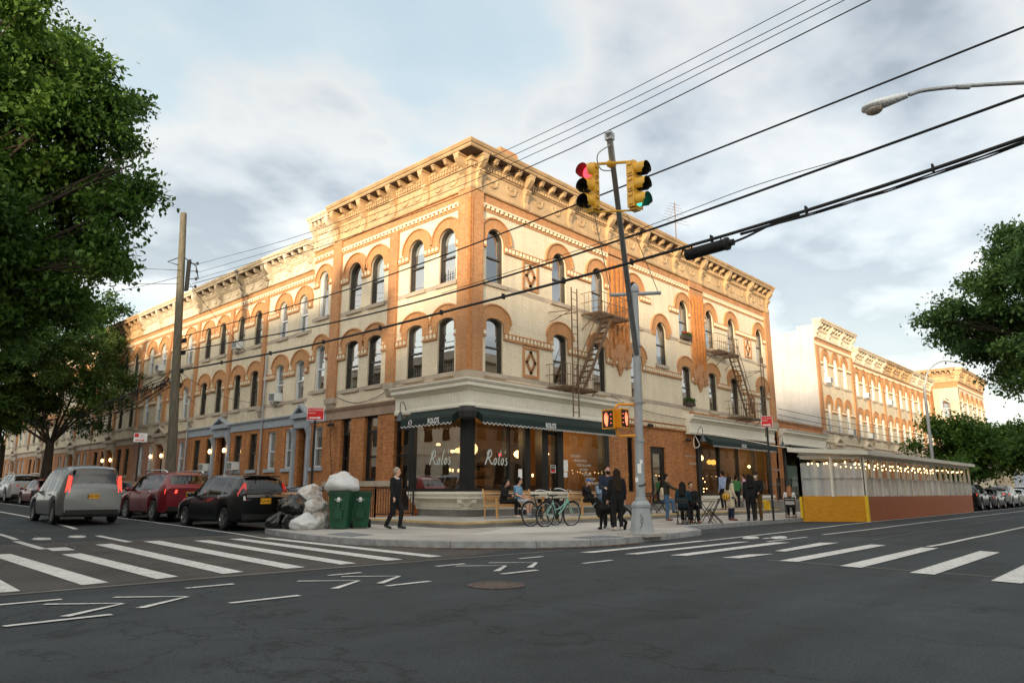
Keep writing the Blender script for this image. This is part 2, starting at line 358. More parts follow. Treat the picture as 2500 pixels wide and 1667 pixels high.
    def build(s, name, mats, parent=None, smooth=False, recalc=True, loc=None):
        if not isinstance(mats, (list, tuple)): mats = [mats]
        me = bpy.data.meshes.new(name); off = wl(parent) if parent is not None else Vector((0, 0, 0))
        if loc is not None: off = Vector(loc)
        vs_ = [(x - off.x, y - off.y, z - off.z) for x, y, z in s.v]
        me.from_pydata(vs_, [], s.f)
        for m in mats: me.materials.append(MT[m] if isinstance(m, str) else m)
        me.polygons.foreach_set('material_index', s.mi)
        if s.uv:
            ul = me.uv_layers.new(name='UVMap')
            for fi, uv in s.uv.items():
                for li, q in zip(me.polygons[fi].loop_indices, uv): ul.data[li].uv = q
        if recalc:
            bm = bmesh.new(); bm.from_mesh(me); bmesh.ops.recalc_face_normals(bm, faces=bm.faces); bm.to_mesh(me); bm.free()
        if smooth:
            me.polygons.foreach_set('use_smooth', [True] * len(me.polygons))
            if smooth == 'auto' : me.set_sharp_from_angle(angle=R(38))
        me.update()
        o = bpy.data.objects.new(name, me); COL.objects.link(o)
        if loc is not None: o.location = loc
        if parent is not None: o.parent = parent
        return o
def tag(o, label, cat, group=None, kind=None):
    if label: o['label'] = label
    if cat: o['category'] = cat
    if group: o['group'] = group
    if kind: o['kind'] = kind
    return o
def thing(name, loc=(0, 0, 0), label=None, cat=None, group=None, rz=0.):
    o = bpy.data.objects.new(name, None); COL.objects.link(o); o.location = loc; o.rotation_euler = (0, 0, rz); o.empty_display_size = .2
    return tag(o, label, cat, group)
def struct(o): o['kind'] = 'structure'; return o
def dup(o, parent=None):
    c = o.copy(); COL.objects.link(c)
    if parent is not None: c.parent = parent
    for ch in list(o.children): dup(ch, c)
    return c
def place(o, loc, rz, label=None, group=None):
    o.location = loc; o.rotation_euler = (0, 0, rz)
    if label: o['label'] = label
    if group: o['group'] = group
    return o
def text(s, size, T, mat, parent, name='lettering', align='CENTER', depth=.0, sx=1., spacing=1., bold=0.):
    "built-in font turned to a mesh; T maps (u, v) to world"
    cu = bpy.data.curves.new('t', 'FONT'); cu.body = s; cu.size = size; cu.align_x = align; cu.space_character = spacing; cu.offset = bold; cu.resolution_u = 3
    ob = bpy.data.objects.new('t', cu); me0 = ob.to_mesh()
    m = M(); m.v = [T(v.co.x * sx, v.co.y) for v in me0.vertices]; m.f = [tuple(p.vertices) for p in me0.polygons]; m.mi = [0] * len(m.f)
    ob.to_mesh_clear(); bpy.data.objects.remove(ob); bpy.data.curves.remove(cu)
    return m.build(name, mat, parent, recalc=False)
def cat(pts, n=6):
    "smooth open curve through points"
    P_ = [Vector(p) for p in pts]; P_ = [P_[0] * 2 - P_[1]] + P_ + [P_[-1] * 2 - P_[-2]]; o = []
    for i in range(1, len(P_) - 2):
        for k in range(n):
            t = k / n; a, b, c, d_ = P_[i - 1:i + 3]
            o.append(.5 * ((2 * b) + (c - a) * t + (2 * a - 5 * b + 4 * c - d_) * t * t + (3 * b - a - 3 * c + d_) * t ** 3))
    o.append(P_[-2]); return o
gz = lambda y: .018 * max(0., min(y, 90.) - 3.)
# ------------------------------------------------------------------ ground, road, pavements, markings
def asphalt(name, c, tint, cracks=True):
    m, t, b = newmat(name); ob = nd(t, 'ShaderNodeTexCoord').outputs['Object']
    base = ramp(t, noise(t, 42, 5, ob, .8), [(.3, tuple(x * .38 for x in c)), (.7, tuple(x * 1.65 for x in c))])
    base = mixc(t, 1., base, ramp(t, noise(t, .35, 5, ob), [(.3, (.78,) * 3), (.7, tint)]), 'MULTIPLY')
    base = mixc(t, 1., base, ramp(t, noise(t, .9, 3, ob, .5), [(.60, (1,) * 3), (.72, (.74,) * 3)]), 'MULTIPLY')
    base = mixc(t, 1., base, ramp(t, noise(t, 2.3, 6, ob, .7), [(.25, (.82,) * 3), (.6, (1.06,) * 3)]), 'MULTIPLY')
    sw = nd(t, 'ShaderNodeMapping'); sw.inputs['Scale'].default_value = (.12, .85, 1); t.links.new(ob, sw.inputs[0])
    base = mixc(t, 1., base, ramp(t, noise(t, 1., 3, sw.outputs[0]), [(.36, (.80,) * 3), (.6, (1.06,) * 3)]), 'MULTIPLY')
    if cracks:
        mp = nd(t, 'ShaderNodeMapping'); mp.inputs['Scale'].default_value = (.28, .10, 1); mp.inputs['Rotation'].default_value = (0, 0, R(35)); t.links.new(ob, mp.inputs[0])
        vo = nd(t, 'ShaderNodeTexVoronoi', Scale=1.); vo.feature = 'DISTANCE_TO_EDGE'
        wv = nd(t, 'ShaderNodeVectorMath'); wv.operation = 'ADD'; ns = nd(t, 'ShaderNodeTexNoise', Scale=1.4, Detail=5); t.links.new(ob, ns.inputs['Vector'])
        sc = nd(t, 'ShaderNodeVectorMath'); sc.operation = 'SCALE'; sc.inputs['Scale'].default_value = .35; t.links.new(ns.outputs['Color'], sc.inputs[0]); t.links.new(mp.outputs[0], wv.inputs[0]); t.links.new(sc.outputs[0], wv.inputs[1])
        t.links.new(wv.outputs[0], vo.inputs['Vector'])
        base = mixc(t, 1., base, ramp(t, vo.outputs['Distance'], [(0, (.55,) * 3), (.004, (.8,) * 3), (.009, (1,) * 3)]), 'MULTIPLY')
    t.links.new(base, b.inputs['Base Color']); b.inputs['Roughness'].default_value = .82; b.inputs['Specular IOR Level'].default_value = .25
    bp = nd(t, 'ShaderNodeBump', Strength=.5, Distance=.012); t.links.new(noise(t, 95, 2, ob), bp.inputs['Height']); t.links.new(bp.outputs[0], b.inputs['Normal']); return m
MT['asphalt'] = asphalt('asphalt', (.047, .057, .063), (1.06, 1.06, 1.08)); MT['asphalt2'] = asphalt('older_asphalt', (.082, .078, .076), (1.1, 1.08, 1.06))
m_, t_, b_ = newmat('worn_road_paint'); ob_ = nd(t_, 'ShaderNodeTexCoord').outputs['Object']
f_ = ramp(t_, noise(t_, 16, 8, ob_, .75), [(.36, (0, 0, 0)), (.46, (1, 1, 1))]); g_ = ramp(t_, noise(t_, .8, 4, ob_), [(.40, (1, 1, 1)), (.56, (.0,) * 3)])
k_ = mth(t_, 'MAXIMUM', f_, g_); t_.links.new(mixc(t_, k_, (.09, .09, .09), ramp(t_, noise(t_, 5, 4, ob_), [(.3, (.52, .52, .51)), (.7, (.70, .70, .68))])), b_.inputs['Base Color']); b_.inputs['Roughness'].default_value = .8
MT['mark'] = m_
m = M(); ys = [-400, 3] + [10 * k for k in range(1, 10)] + [95, 400]; xs = [-400, -30, -8, 0, 40, 120, 400]
g = [[m.pt((x, y, gz(y))) for x in xs] for y in ys]
for i in range(len(ys) - 1):
    for j in range(len(xs) - 1): m.face((g[i][j], g[i][j + 1], g[i + 1][j + 1], g[i + 1][j]))
struct(m.build('road', 'asphalt'))
m = M(); m.poly([(-19, -8.35, .004), (-8.7, -8.9, .004), (-6.3, -8.15, .004), (-5.5, .9, .004), (-19, 1.5, .004)]); struct(m.build('old_road_surface', 'asphalt2'))
m = M(); m.ribbon([Vector(p) for p in ((-20, -8.30), (-12.5, -8.57), (-8.7, -8.9), (-5.9, -9.2))], .07, lambda u, v: (u, v, .0075)); m.ribbon([Vector(p) for p in ((-5.6, -13.2), (-2, -13.6), (1, -13.2), (6, -12.9))][:0] or [Vector((-5.05, -13.2)), Vector((-5.35, -16.9))], .06, lambda u, v: (u, v, .0075)); struct(m.build('road_seam', 'concD'))
curb = [(140, -7.15), (2.85, -7.15), (2.2, -7.6), (1.2, -8.5), (.9, -8.69), (-1.3, -8.95), (-3.44, -9.08), (-4.67, -8.98), (-5.8, -8.35), (-7.1, -7.0), (-7.85, -5.3), (-8.05, -3.9), (-7.75, -1.6), (-7.4, 0), (-7.05, 1.2), (-6.5, 1.75), (-5.2, 2.2), (-4.95, 2.5), (-4.9, 3.0)]
inn = []
for k in range(len(curb)):
    a = Vector(curb[min(k + 1, len(curb) - 1)]) - Vector(curb[max(k - 1, 0)]); a.normalize(); inn.append(tuple(Vector(curb[k]) + Vector((a.y, -a.x)) * .17))
H = .14
m = M(); outer = inn + [(0.3, 3.0), (.3, .3), (140, .3)]
for t in tessellate_polygon([[Vector((*p, 0)) for p in outer]]): m.poly([(*outer[i], H) for i in t])
yy = [3 + 5 * k for k in range(18)]
for a, b in zip(yy, yy[1:]): m.poly([(-4.73, a, H + gz(a)), (.3, a, H + gz(a)), (.3, b, H + gz(b)), (-4.73, b, H + gz(b))])
struct(m.build('sidewalk', 'conc'))
m = M()
full = curb + [(-4.9, y) for y in yy[1:]]; fin = inn[:-1] + [(-4.73, y) for y in yy]
for (p, q, a, b) in zip(full, full[1:], fin, fin[1:]):
    m.poly([(*p, H + .004 + gz(p[1])), (*q, H + .004 + gz(q[1])), (*b, H + .004 + gz(b[1])), (*a, H + .004 + gz(a[1]))]); m.poly([(*p, -.05), (*q, -.05), (*q, H + .004 + gz(q[1])), (*p, H + .004 + gz(p[1]))])
struct(m.build('curb', 'curb'))
m = M()
for (p, q), (a, b) in zip(zip(full, full[1:]), zip(fin, fin[1:])):
    L_ = (Vector(q) - Vector(p)).length; n_ = max(1, int(L_ / 1.6)) if L_ < 60 else 36
    for k in range(n_):
        t = k / n_; p_ = Vector(p).lerp(Vector(q), t); a_ = Vector(a).lerp(Vector(b), t); z_ = H + gz(p_.y)
        if p_.x < 60: m.bar((p_.x, p_.y, z_), (a_.x, a_.y, z_), .014, .012); m.bar((p_.x - .002, p_.y - .002, z_), (p_.x - .002, p_.y - .002, 0), .012, .012)
struct(m.build('curb_joints', 'concD'))
# tar seams, patches and stains
MT['tar'] = P('tar_seam', (.022, .023, .025), .5, var=.2); MT['patch'] = asphalt('patched_asphalt', (.044, .049, .053), (1.05, 1.05, 1.06), False)
rg = random.Random(21); m = M()
for pts in ([(-12.6, -1), (-12.2, 4), (-11.6, 14), (-11.2, 40)], [(2, -12.9), (14, -12.7), (40, -12.8)]):
    q = [Vector(p) + Vector((rg.uniform(-.05, .05), rg.uniform(-.05, .05))) for p in cat([Vector(p) for p in pts], 9)]; m.ribbon(q, [rg.uniform(.025, .06) for _ in q], lambda u, v: (u, v, .0078 + gz(v)))
struct(m.build('tar_seams', 'tar'))
m = M()
for q in ([(3.5, -12.4), (6.8, -12.5), (6.8, -11.6), (3.5, -11.5)], [(-14.8, 2.2), (-13.6, 2.2), (-13.6, 5.5), (-14.8, 5.5)]): m.poly([(x, y, .006 + gz(y)) for x, y in q])
struct(m.build('road_patches', 'patch'))
# paving joints and ramps
m = M()
for x in (-3.2, -1.3): m.box(x, x + .02, -8.6, -3.25, H, H + .003)
for x in range(1, 30, 2): m.box(x, x + .02, -7, -3.25, H, H + .003)
for y in (-5.2, -7.0): m.box(-4.5, 30, y, y + .02, H, H + .0035)
for y in range(0, 3, 2): m.box(-6.8, -3.2, y, y + .02, H, H + .003)
struct(m.build('sidewalk_joints', 'concD'))
MT['tact'] = P('grey_tactile_pad', (.17, .19, .21), .7, var=.1, scale=6)
m = M(); m.poly([(-7.4, -2.6, H + .006), (-6.57, -2.3, H + .006), (-6.75, -3.75, H + .006), (-7.58, -4.0, H + .006)]); m.poly([(-4.25, -8.05, H + .006), (-2.98, -8.05, H + .006), (-3.1, -8.85, H + .006), (-4.35, -8.88, H + .006)])
for i in range(9):
    for j in range(6): m.lathe([(.03, H + .006), (.02, H + .014), (0, H + .014)], (-4.15 + i * .13, -8.78 + j * .13, 0), 6); m.lathe([(.03, H + .006), (.02, H + .014), (0, H + .014)], (-7.4 + i * .075, -3.75 + j * .2, 0), 6)
struct(m.build('sidewalk_tactile_pads', 'tact'))
m = M()
m.poly([(-5.3, -5.6, H + .0045), (-2.2, -4.0, H + .0045), (2.5, -4.3, H + .0045), (-1.0, -6.8, H + .0045)]); struct(m.build('sidewalk_new_patch', P('new_concrete', (.52, .50, .46), .85, var=.06, scale=2)))
# raised step round the shop
pl = [(30, -3.2), (-3.0, -3.2), (-3.3, -2.9), (-3.15, 2.55)]; pi = [(30, -3.04), (-2.94, -3.04), (-3.14, -2.84), (-2.99, 2.55)]
Z2 = .32; m = M(); o_ = pi + [(.3, 2.55), (.3, .3), (30, .3)]
for t in tessellate_polygon([[Vector((*p, 0)) for p in o_]]): m.poly([(*o_[i], Z2) for i in t])
struct(m.build('raised_pavement', 'conc'))
m = M()
for p, q, a, b in zip(pl, pl[1:], pi, pi[1:]):
    m.m = 0; m.poly([(*p, Z2 + .003), (*q, Z2 + .003), (*b, Z2 + .003), (*a, Z2 + .003)]); m.poly([(*p, Z2 + .003), (*q, Z2 + .003), (*q, Z2 - .06), (*p, Z2 - .06)])
    m.m = 1; m.poly([(p[0], p[1] + .006, Z2 - .06), (q[0] + .006, q[1] + .006, Z2 - .06), (q[0] + .006, q[1] + .006, .1), (p[0], p[1] + .006, .1)])
m.m = 1; m.poly([(-3.15, 2.55, .1), (0, 2.55, .1), (0, 2.55, Z2), (-3.15, 2.55, Z2)])
struct(m.build('pavement_step', ['nosing', 'concD']))
ZM = .012
def mark(name, polys, z=ZM):
    m = M()
    for p in polys: m.poly([(x, y, z + gz(y)) for x, y in p])
    return struct(m.build(name, 'mark'))
mark('crosswalk_marking', [[(-15.2, -1.9), (-14.85, -1.9), (-15.29, -8.24), (-15.62, -8.22)], [(-14.36, -1.8), (-14.02, -1.85), (-14.26, -8.13), (-14.59, -8.15)], [(-13.37, -2.7), (-13.03, -2.7), (-13.34, -8.1), (-13.67, -8.19)], [(-12.05, -.3), (-11.68, -.25), (-12.41, -8.21), (-12.75, -8.25)], [(-10.89, 0), (-10.5, 0), (-11.41, -8.29), (-11.74, -8.28)], [(-9.92, -.6), (-9.57, -.7), (-10.46, -8.36), (-10.77, -8.33)], [(-9.02, -.6), (-8.69, -.7), (-9.49, -8.38), (-9.84, -8.37)], [(-8.3, -.8), (-8.02, -.95), (-8.56, -8.4), (-8.88, -8.4)]])
mark('crosswalk_marking', [[(-6.14, -9.79), (-6.02, -10.04), (-1.09, -10.02), (-1.3, -9.84)], [(-5.83, -10.66), (-5.7, -10.88), (-.8, -10.92), (-1.1, -10.7)], [(-5.46, -11.46), (-5.35, -11.74), (-.38, -11.73), (-.62, -11.42)], [(-5.25, -12.42), (-5.13, -12.71), (-3.76, -12.77), (-4.3, -12.47)], [(-3.1, -12.5), (-3.1, -12.72), (.3, -12.62), (.0, -12.28)], [(-5.12, -13.44), (-5.09, -13.75), (.2, -13.69), (.22, -13.36)], [(-5.3, -14.53), (-5.36, -14.88), (.05, -14.78), (0, -14.46)], [(-5.62, -15.65), (-5.64, -15.99), (-.38, -15.96), (-.2, -15.59)], [(-5.95, -16.74), (-6.02, -17.1), (-.6, -17.05), (-.5, -16.7)]])
def line(name, pts, wd):
    m = M(); P_ = cat(pts, 5); m.ribbon(P_, wd, lambda u, v: (u, v, ZM + gz(v))); return struct(m.build(name, 'mark'))
line('lane_marking', [(-8.2, -.75), (-7.68, 2.2), (-7.5, 4.5), (-7.38, 8), (-7.3, 11.5), (-7.2, 30), (-7.2, 80)], .11)
line('lane_marking', [(-10.55, 6.4), (-10.3, 9), (-9.7, 20), (-9.4, 60)], .15); line('lane_marking', [(-11.2, .02), (-10.88, 3.3)], .17)
line('lane_marking', [(-12.85, 3.0), (-12.75, 5), (-12.5, 14)], .14); line('lane_marking', [(-13.25, -1.0), (-13.0, 2.36)], .17); line('lane_marking', [(-13.05, -1.7), (-12.95, -.7)], .4)
line('lane_marking', [(-1.05, -9.95), (3.2, -9.85), (7.7, -9.62), (13.6, -9.42), (40, -9.42), (110, -9.42)], .11); line('lane_marking', [(3.4, -11.15), (8, -11.19), (15.2, -11.1), (38, -11.15), (110, -11.15)], .11); line('lane_marking', [(.4, -14.5), (1.7, -14.56), (4.8, -14.56), (12, -14.6), (60, -14.6)], .13); line('lane_marking', [(-.5, -11.21), (2, -11.23)], .09)
def chev(tx, ty, L):
    return [[(tx, ty), (tx - .62 * L, ty + .52), (tx - .56 * L, ty + .57), (tx + .02, ty + .03)], [(tx, ty), (tx + .03, ty - .04), (tx - .64 * L, ty - .52), (tx - .71 * L, ty - .44)]]
pg = []
for tx, ty in ((-14.8, -10.2), (-14.1, -10.19), (-11.86, -10.38), (-11.15, -10.37), (-9.03, -10.47), (-8.28, -10.49)): pg += chev(tx, ty, 1.)
mark('bike_lane_marking', pg)
mark('bike_lane_marking', [[(x, y), (x + .02, y - .085), (x + l, y - .12), (x + l, y - .02)] for x, y, l in ((-15.9, -9.3, .75), (-13.8, -9.41, .62), (-11.8, -9.52, .56), (-9.88, -9.69, .62), (-7.95, -9.77, .63), (-16.02, -10.82, .9), (-13.99, -11.0, .84), (-11.94, -11.09, .72), (-9.95, -11.24, .78), (-7.86, -11.15, .82), (-5.9, -11.1, .0))[:10]])
m = M()
for c, ax in (((-12.37, 2.72), (.11, .28)), ((-11.46, 3.08), (.11, .28)), ((.48, -10.34), (.19, .15)), ((1.08, -10.84), (.19, .15))):
    m.tube([(c[0] + ax[0] * 1.6 * math.cos(a * PI / 10), c[1] + ax[1] * math.sin(a * PI / 10), ZM) for a in range(20)], .03, 4, closed=True)
m.poly([(-12.0, 5.0, ZM), (-11.85, 5.3, ZM), (-11.5, 4.5, ZM), (-11.7, 4.2, ZM)]); m.box(.55, .95, -10.72, -10.6, 0.008, ZM); struct(m.build('bike_lane_marking', 'mark'))
# leaf litter in the gutter
MT['litter'] = P('dry_leaf_litter', (.16, .09, .045), .9, var=.5, scale=9)
m = M(); rg = random.Random(3); pts = cat([Vector(p) for p in ((-7.95, -5.1), (-7.2, -7.1), (-5.9, -8.42), (-4.4, -9.12), (-2.8, -9.15))], 8)
for _ in range(900):
    k = rg.random() ** .8 * (len(pts) - 2); i = int(k); p = pts[i].lerp(pts[i + 1], k - i); q = rg.uniform(0.02, .22) ** 1.; a = rg.random() * 6.3; r = rg.uniform(.012, .035)
    x, y = p.x - q * .6 + rg.uniform(-.05, .05), p.y - q * .7
    m.poly([(x + r * math.cos(a + b) * (1 if b % 2 else .6), y + r * math.sin(a + b), .008 + rg.random() * .02) for b in (0, 1.3, 3.1, 4.4)])
tag(m.build('leaf_litter', 'litter', recalc=False), 'brown dry leaf litter along the granite kerb at the corner', 'leaf litter', kind='stuff')
# ------------------------------------------------------------------ windows and facade parts
def arc(cu, cz, ru, rz, a0, a1, n): return [(cu + ru * math.cos(a0 + (a1 - a0) * k / n), cz + rz * math.sin(a0 + (a1 - a0) * k / n)) for k in range(n + 1)]
def opening(kind, w, h, uc=0., z0=0., n=12):
    "outline of a window opening, counter-clockwise from bottom left"
    a = w / 2
    if kind == 'arch': return [(uc - a, z0), (uc + a, z0)] + arc(uc, z0 + h - a, a, a, 0, PI, n)
    if kind == 'seg': return [(uc - a, z0), (uc + a, z0)] + arc(uc, z0 + h - .2, a, .2, 0, PI, n)
    return [(uc - a, z0), (uc + a, z0), (uc + a, z0 + h), (uc - a, z0 + h)]
WT = {}
def win_meshes(kind, w, h, fm):
    key = (kind, round(w, 2), round(h, 2), fm)
    if key in WT: return WT[key]
    t = .075; mid = h * .48; F = lambda u, o, z: (u, -o, z)
    m = M(F); out = opening(kind, w, h)
    up = opening(kind, w - 2 * t, h - mid - t, 0, mid); lo = [(-w / 2 + t, t), (w / 2 - t, t), (w / 2 - t, mid - .05), (-w / 2 + t, mid - .05)]
    m.slab(out, [up, lo], -.24, -.13, back=False)
    jam = opening(kind, w - .10, h - .05, 0, 0); m.slab(out, [jam], -.26, -.07)
    m.box(-w / 2 + t, w / 2 - t, -.15, -.11, mid - .055, mid + .005)
    fr = m.build('window', fm)
    m = M(F); m.slab(opening(kind, w - .1, h - mid, 0, mid - .03), [], -.2, -.19, sides=False); m.poly([(-w / 2 + .05, -.175, .03), (w / 2 - .05, -.175, .03), (w / 2 - .05, -.175, mid - .02), (-w / 2 + .05, -.175, mid - .02)]); pn = m.build('pane', 'glassU', recalc=False)
    m = M(F); m.box(-w / 2 - .14, w / 2 + .14, -.2, .09, -.16, 0); sl_ = m.build('sill', 'stone')
    bl = []
    for fr_ in (.25, .5, .8):
        m = M(F); zb = h * (1 - fr_)
        oo = opening(kind, w - .08, h - zb, 0, zb); m.slab(oo, [], -.27, -.262, sides=False); bl.append(m.build('roller_blind', 'blind', recalc=False))
    m = M(F); zz_ = []
    for s_ in (-1, 1):
        n = 9; pr = [(s_ * (w / 2 - .03 - .026 * i), -.29 + .025 * (i % 2)) for i in range(n)]
        for (a, b), (c, d_) in zip(pr, pr[1:]): m.poly([(a, b, .04), (c, d_, .04), (c, d_, h - .12), (a, b, h - .12)])
    cu = m.build('curtain', 'blind', recalc=False)
    r = dict(f=fr.data, p=pn.data, s=sl_.data, b=[x.data for x in bl], c=cu.data)
    for x in (fr, pn, sl_, cu, *bl): bpy.data.objects.remove(x)
    WT[key] = r; return r
def lk(name, me, parent, loc=(0, 0, 0)):
    o = bpy.data.objects.new(name, me); COL.objects.link(o); o.parent = parent; o.location = loc; return o
wrng = random.Random(11)
def window(B, T, u, z, kind, w, h, fm='bframe', blind=None, sill=True, off=0.):
    d_ = win_meshes(kind, w, h, fm); p = Vector(T(u, off, z)) - wl(B)
    o = lk('window', d_['f'], B, p); o.rotation_euler = (0, 0, 0 if T is not TL else R(-90))
    lk('pane', d_['p'], o)
    if sill: lk('sill', d_['s'], o)
    b = wrng.choice([0, 0, 1, 1, 2, 3, 3, None]) if blind is None else blind
    if b in (0, 1, 2): lk('roller_blind', d_['b'][b], o)
    elif b == 3: lk('curtain', d_['c'], o)
    return o
def arch3(B, T, u, zt, w, Ro, mat='arch'):
    "round brick arch over a round-headed window; zt = top of the opening"
    m = M(T); c = zt - w / 2; n = 18
    m.arch([(u + w / 2, c - .28)] + arc(u, c, w / 2, w / 2, 0, PI, n) + [(u - w / 2, c - .28)], [(u + Ro, c - .28)] + arc(u, c, Ro, Ro, 0, PI, n) + [(u - Ro, c - .28)], 0, .045)
    m.arch(arc(u, c, Ro, Ro, 0, PI, n), arc(u, c, Ro + .06, Ro + .06, 0, PI, n), 0, .10)
    m.arch(arc(u, c, w / 2, w / 2, 0, PI, n), arc(u, c, w / 2 + .07, w / 2 + .07, 0, PI, n), 0, .065)
    return m.build('window_arch', mat, B)
def arch2(B, T, u, zt, w, hw, top, zd, mat='arch'):
    "flatter arch with straight shoulders"
    m = M(T); n = 14; zs = zt - .2; zo = zs + .05
    inn_ = [(u + w / 2, zd)] + arc(u, zs, w / 2, .2, 0, PI, n) + [(u - w / 2, zd)]
    out_ = [(u + hw, zd)] + arc(u, zo, hw, top - zo, 0, PI, n) + [(u - hw, zd)]
    m.arch(inn_, out_, 0, .045); m.arch(arc(u, zo, hw, top - zo, 0, PI, n), arc(u, zo, hw + .06, top - zo + .06, 0, PI, n), 0, .09)
    return m.build('window_arch', mat, B)
def course(B, T, z, u0, u1, gaps, teeth=False, name='dentil_course', ms=('orangeU', 'dcream')):
    ed = sorted(gaps); segs = []; a = u0
    for g0, g1 in ed:
        if g0 - a > .08: segs.append((a, g0))
        a = max(a, g1)
    if u1 - a > .08: segs.append((a, u1))
    for a, b in segs:
        m = M(T); m.m = 0; m.box(a, b, 0, .085, z - .17, z - .10); m.box(a, b, 0, .07, z + .07, z + .13); m.box(a, b, 0, .03, z - .10, z + .07)
        n = max(1, int((b - a) / .21)); st = (b - a) / n; m.m = 1
        for k in range(n):
            m.box(a + st * (k + .5) - .055, a + st * (k + .5) + .055, .03, .09, z - .09, z + .06)
            if teeth and (k % 3 == 1): m.box(a + st * (k + .5) - .03, a + st * (k + .5) + .03, .0, .06, z + .13, z + .24)
        m.build(name, list(ms), B)
def band(B, T, z0, z1, u0, u1, gaps, mat, name, o1=.02):
    a = u0
    for g0, g1 in sorted(gaps) + [(u1, u1)]:
        if g0 - a > .05: m = M(T); m.box(a, g0, 0, o1, z0, z1); m.build(name, mat, B)
        a = max(a, g1)
def pilaster(B, T, u0, u1, z0, z1, o=.12, mat='orangeU', corb=True):
    m = M(T); m.box(u0, u1, 0, o, z0, z1); p = m.build('pilaster', mat, B)
    if corb:
        uc = (u0 + u1) / 2; hw = (u1 - u0) / 2
        m = M(T); m.box(u0 - .04, u1 + .04, 0, o + .06, z0 - .26, z0)
        m.prof([(0, z0 - .26), (o + .02, z0 - .26), (o - .01, z0 - .4), (o * .45, z0 - .53), (0, z0 - .58)], u0 + .06, u1 - .06); m.build('corbel', 'stone', p)
    return p
def bigpil(B, T, u0, u1, z1, zt):
    "wide ribbed brick pier hanging on stepped points"
    m = M(T); uc = (u0 + u1) / 2; w_ = u1 - u0
    m.box(u0, u1, 0, .10, zt + 1.0, z1)
    for k, (fr_, dz) in enumerate([(.96, .86), (.90, .74), (.84, .64)]): m.box(uc - w_ / 2 * fr_, uc + w_ / 2 * fr_, 0, .10 - .012 * k, zt + dz, zt + 1.0 + .002 * k)
    for c, dz in ((uc, 0), (uc - w_ * .36, .36), (uc + w_ * .36, .36)):
        for k in range(5): m.box(c - .28 + .055 * k, c + .28 - .055 * k, 0, .14 - .02 * k, zt + dz + .42 - .1 * k, zt + dz + .52 - .1 * k + (.3 if k == 0 else 0))
    p = m.build('pilaster', 'orangeU', B)
    for k, c in enumerate((-.33, -.11, .11, .33)):
        m = M(T); zb = zt + (1.55 if k % 3 else 1.2); c = uc + c * w_
        m.prof([(.10, zb), (.13, zb + .1), (.2, zb + .28), (.2, z1 - 1.0), (.15, z1 - .8), (.10, z1 - .7)], c - .07, c + .07); m.build('rib', 'ochre', p)
    return p
CB = {}
def cornice(B, T, u0, u1, zb, zt, mat, bracks, m0=False, m1=False, proj=.62, mods=3, swag=True, dent=True):
    m = M(T); k = zt
    m.prof([(0, zb), (.12, zb), (.15, zb + .05), (.15, zb + .10), (.09, zb + .14), (.09, zb + .2), (.05, zb + .24), (.05, k - .80), (.10, k - .80), (.12, k - .76), (.12, k - .58), (.18, k - .56), (.18, k - .5), (.06, k - .48), (.06, k - .26), (proj - .06, k - .26), (proj - .06, k - .24), (proj - .03, k - .22), (proj - .03, k - .15), (proj + .02, k - .13), (proj + .08, k - .03), (proj + .08, k), (0, k + .05)], u0, u1, m0, m1)
    if dent:
        n = int((u1 - u0) / .17)
        for i in range(n):
            c = u0 + (i + .5) * (u1 - u0) / n; m.box(c - .045, c + .045, .1, .19, k - .74, k - .6)
    bs = sorted(bracks)
    for a, b in zip(bs, bs[1:]):
        for i in range(mods):
            c = a + (b - a) * (i + 1) / (mods + 1)
            m.xprof([(.06, k - .275), (proj - .16, k - .275), (proj - .15, k - .40), (proj - .21, k - .48), (proj - .32, k - .50), (.2, k - .56), (.06, k - .68)], c, .15)
            m.box(c - .10, c + .10, .06, proj - .12, k - .335, k - .274)
        if swag and b - a > 1.2:
            for c in (a + (b - a) * .3, a + (b - a) * .7):
                z_ = (zb + .24 + k - .80) / 2 + .1; r = .28
                m.tube([(c + r * math.cos(t), .055, z_ + .26 * math.sin(t)) for t in [PI + PI * i / 8 for i in range(9)]], [.02, .035, .05, .06, .065, .06, .05, .035, .02], 5)
                for s_ in (-1, 1): m.sph((c + s_ * r, .05, z_ + .02), .06, .06, .06, 6, 4)
                m.sph((c, .05, z_ - .02), .09, .05, .05, 7, 4)
    co = m.build('cornice', mat, B)
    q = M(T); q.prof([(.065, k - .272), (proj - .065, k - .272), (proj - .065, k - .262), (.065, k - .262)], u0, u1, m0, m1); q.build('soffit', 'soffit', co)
    key = (round(zt - zb, 2), proj, mat)
    for c in bs:
        q = M(T); q.xprof([(.05, k - .275), (proj - .08, k - .275), (proj - .08, k - .40), (proj - .09, k - .5), (proj - .18, k - .62), (proj - .30, k - .74), (.22, k - .82), (.30, k - .92), (.29, k - 1.02), (.2, k - 1.1), (.13, zb + .35), (.16, zb + .28), (.20, zb + .16), (.17, zb + .03), (.05, zb)], c, .24)
        q.box(c - .16, c + .16, .05, proj - .075, k - .37, k - .273); q.box(c - .13, c + .13, .2, .33, k - .97, k - .88)
        q.build('bracket', mat, co)
    return co
LV = dict(s2=5.66, t2=7.84, s3=9.27, t3=11.52, top=12.22, zb=12.84, zt=14.58, w=.97, R3=.90, hw=.88, a2=8.36, c3=10.82, c2=7.22)
LR = dict(s2=5.58, t2=7.52, s3=8.92, t3=10.83, top=11.42, zb=11.95, zt=13.40, w=.80, R3=.82, hw=.80, a2=8.0, c3=10.22, c2=6.98)
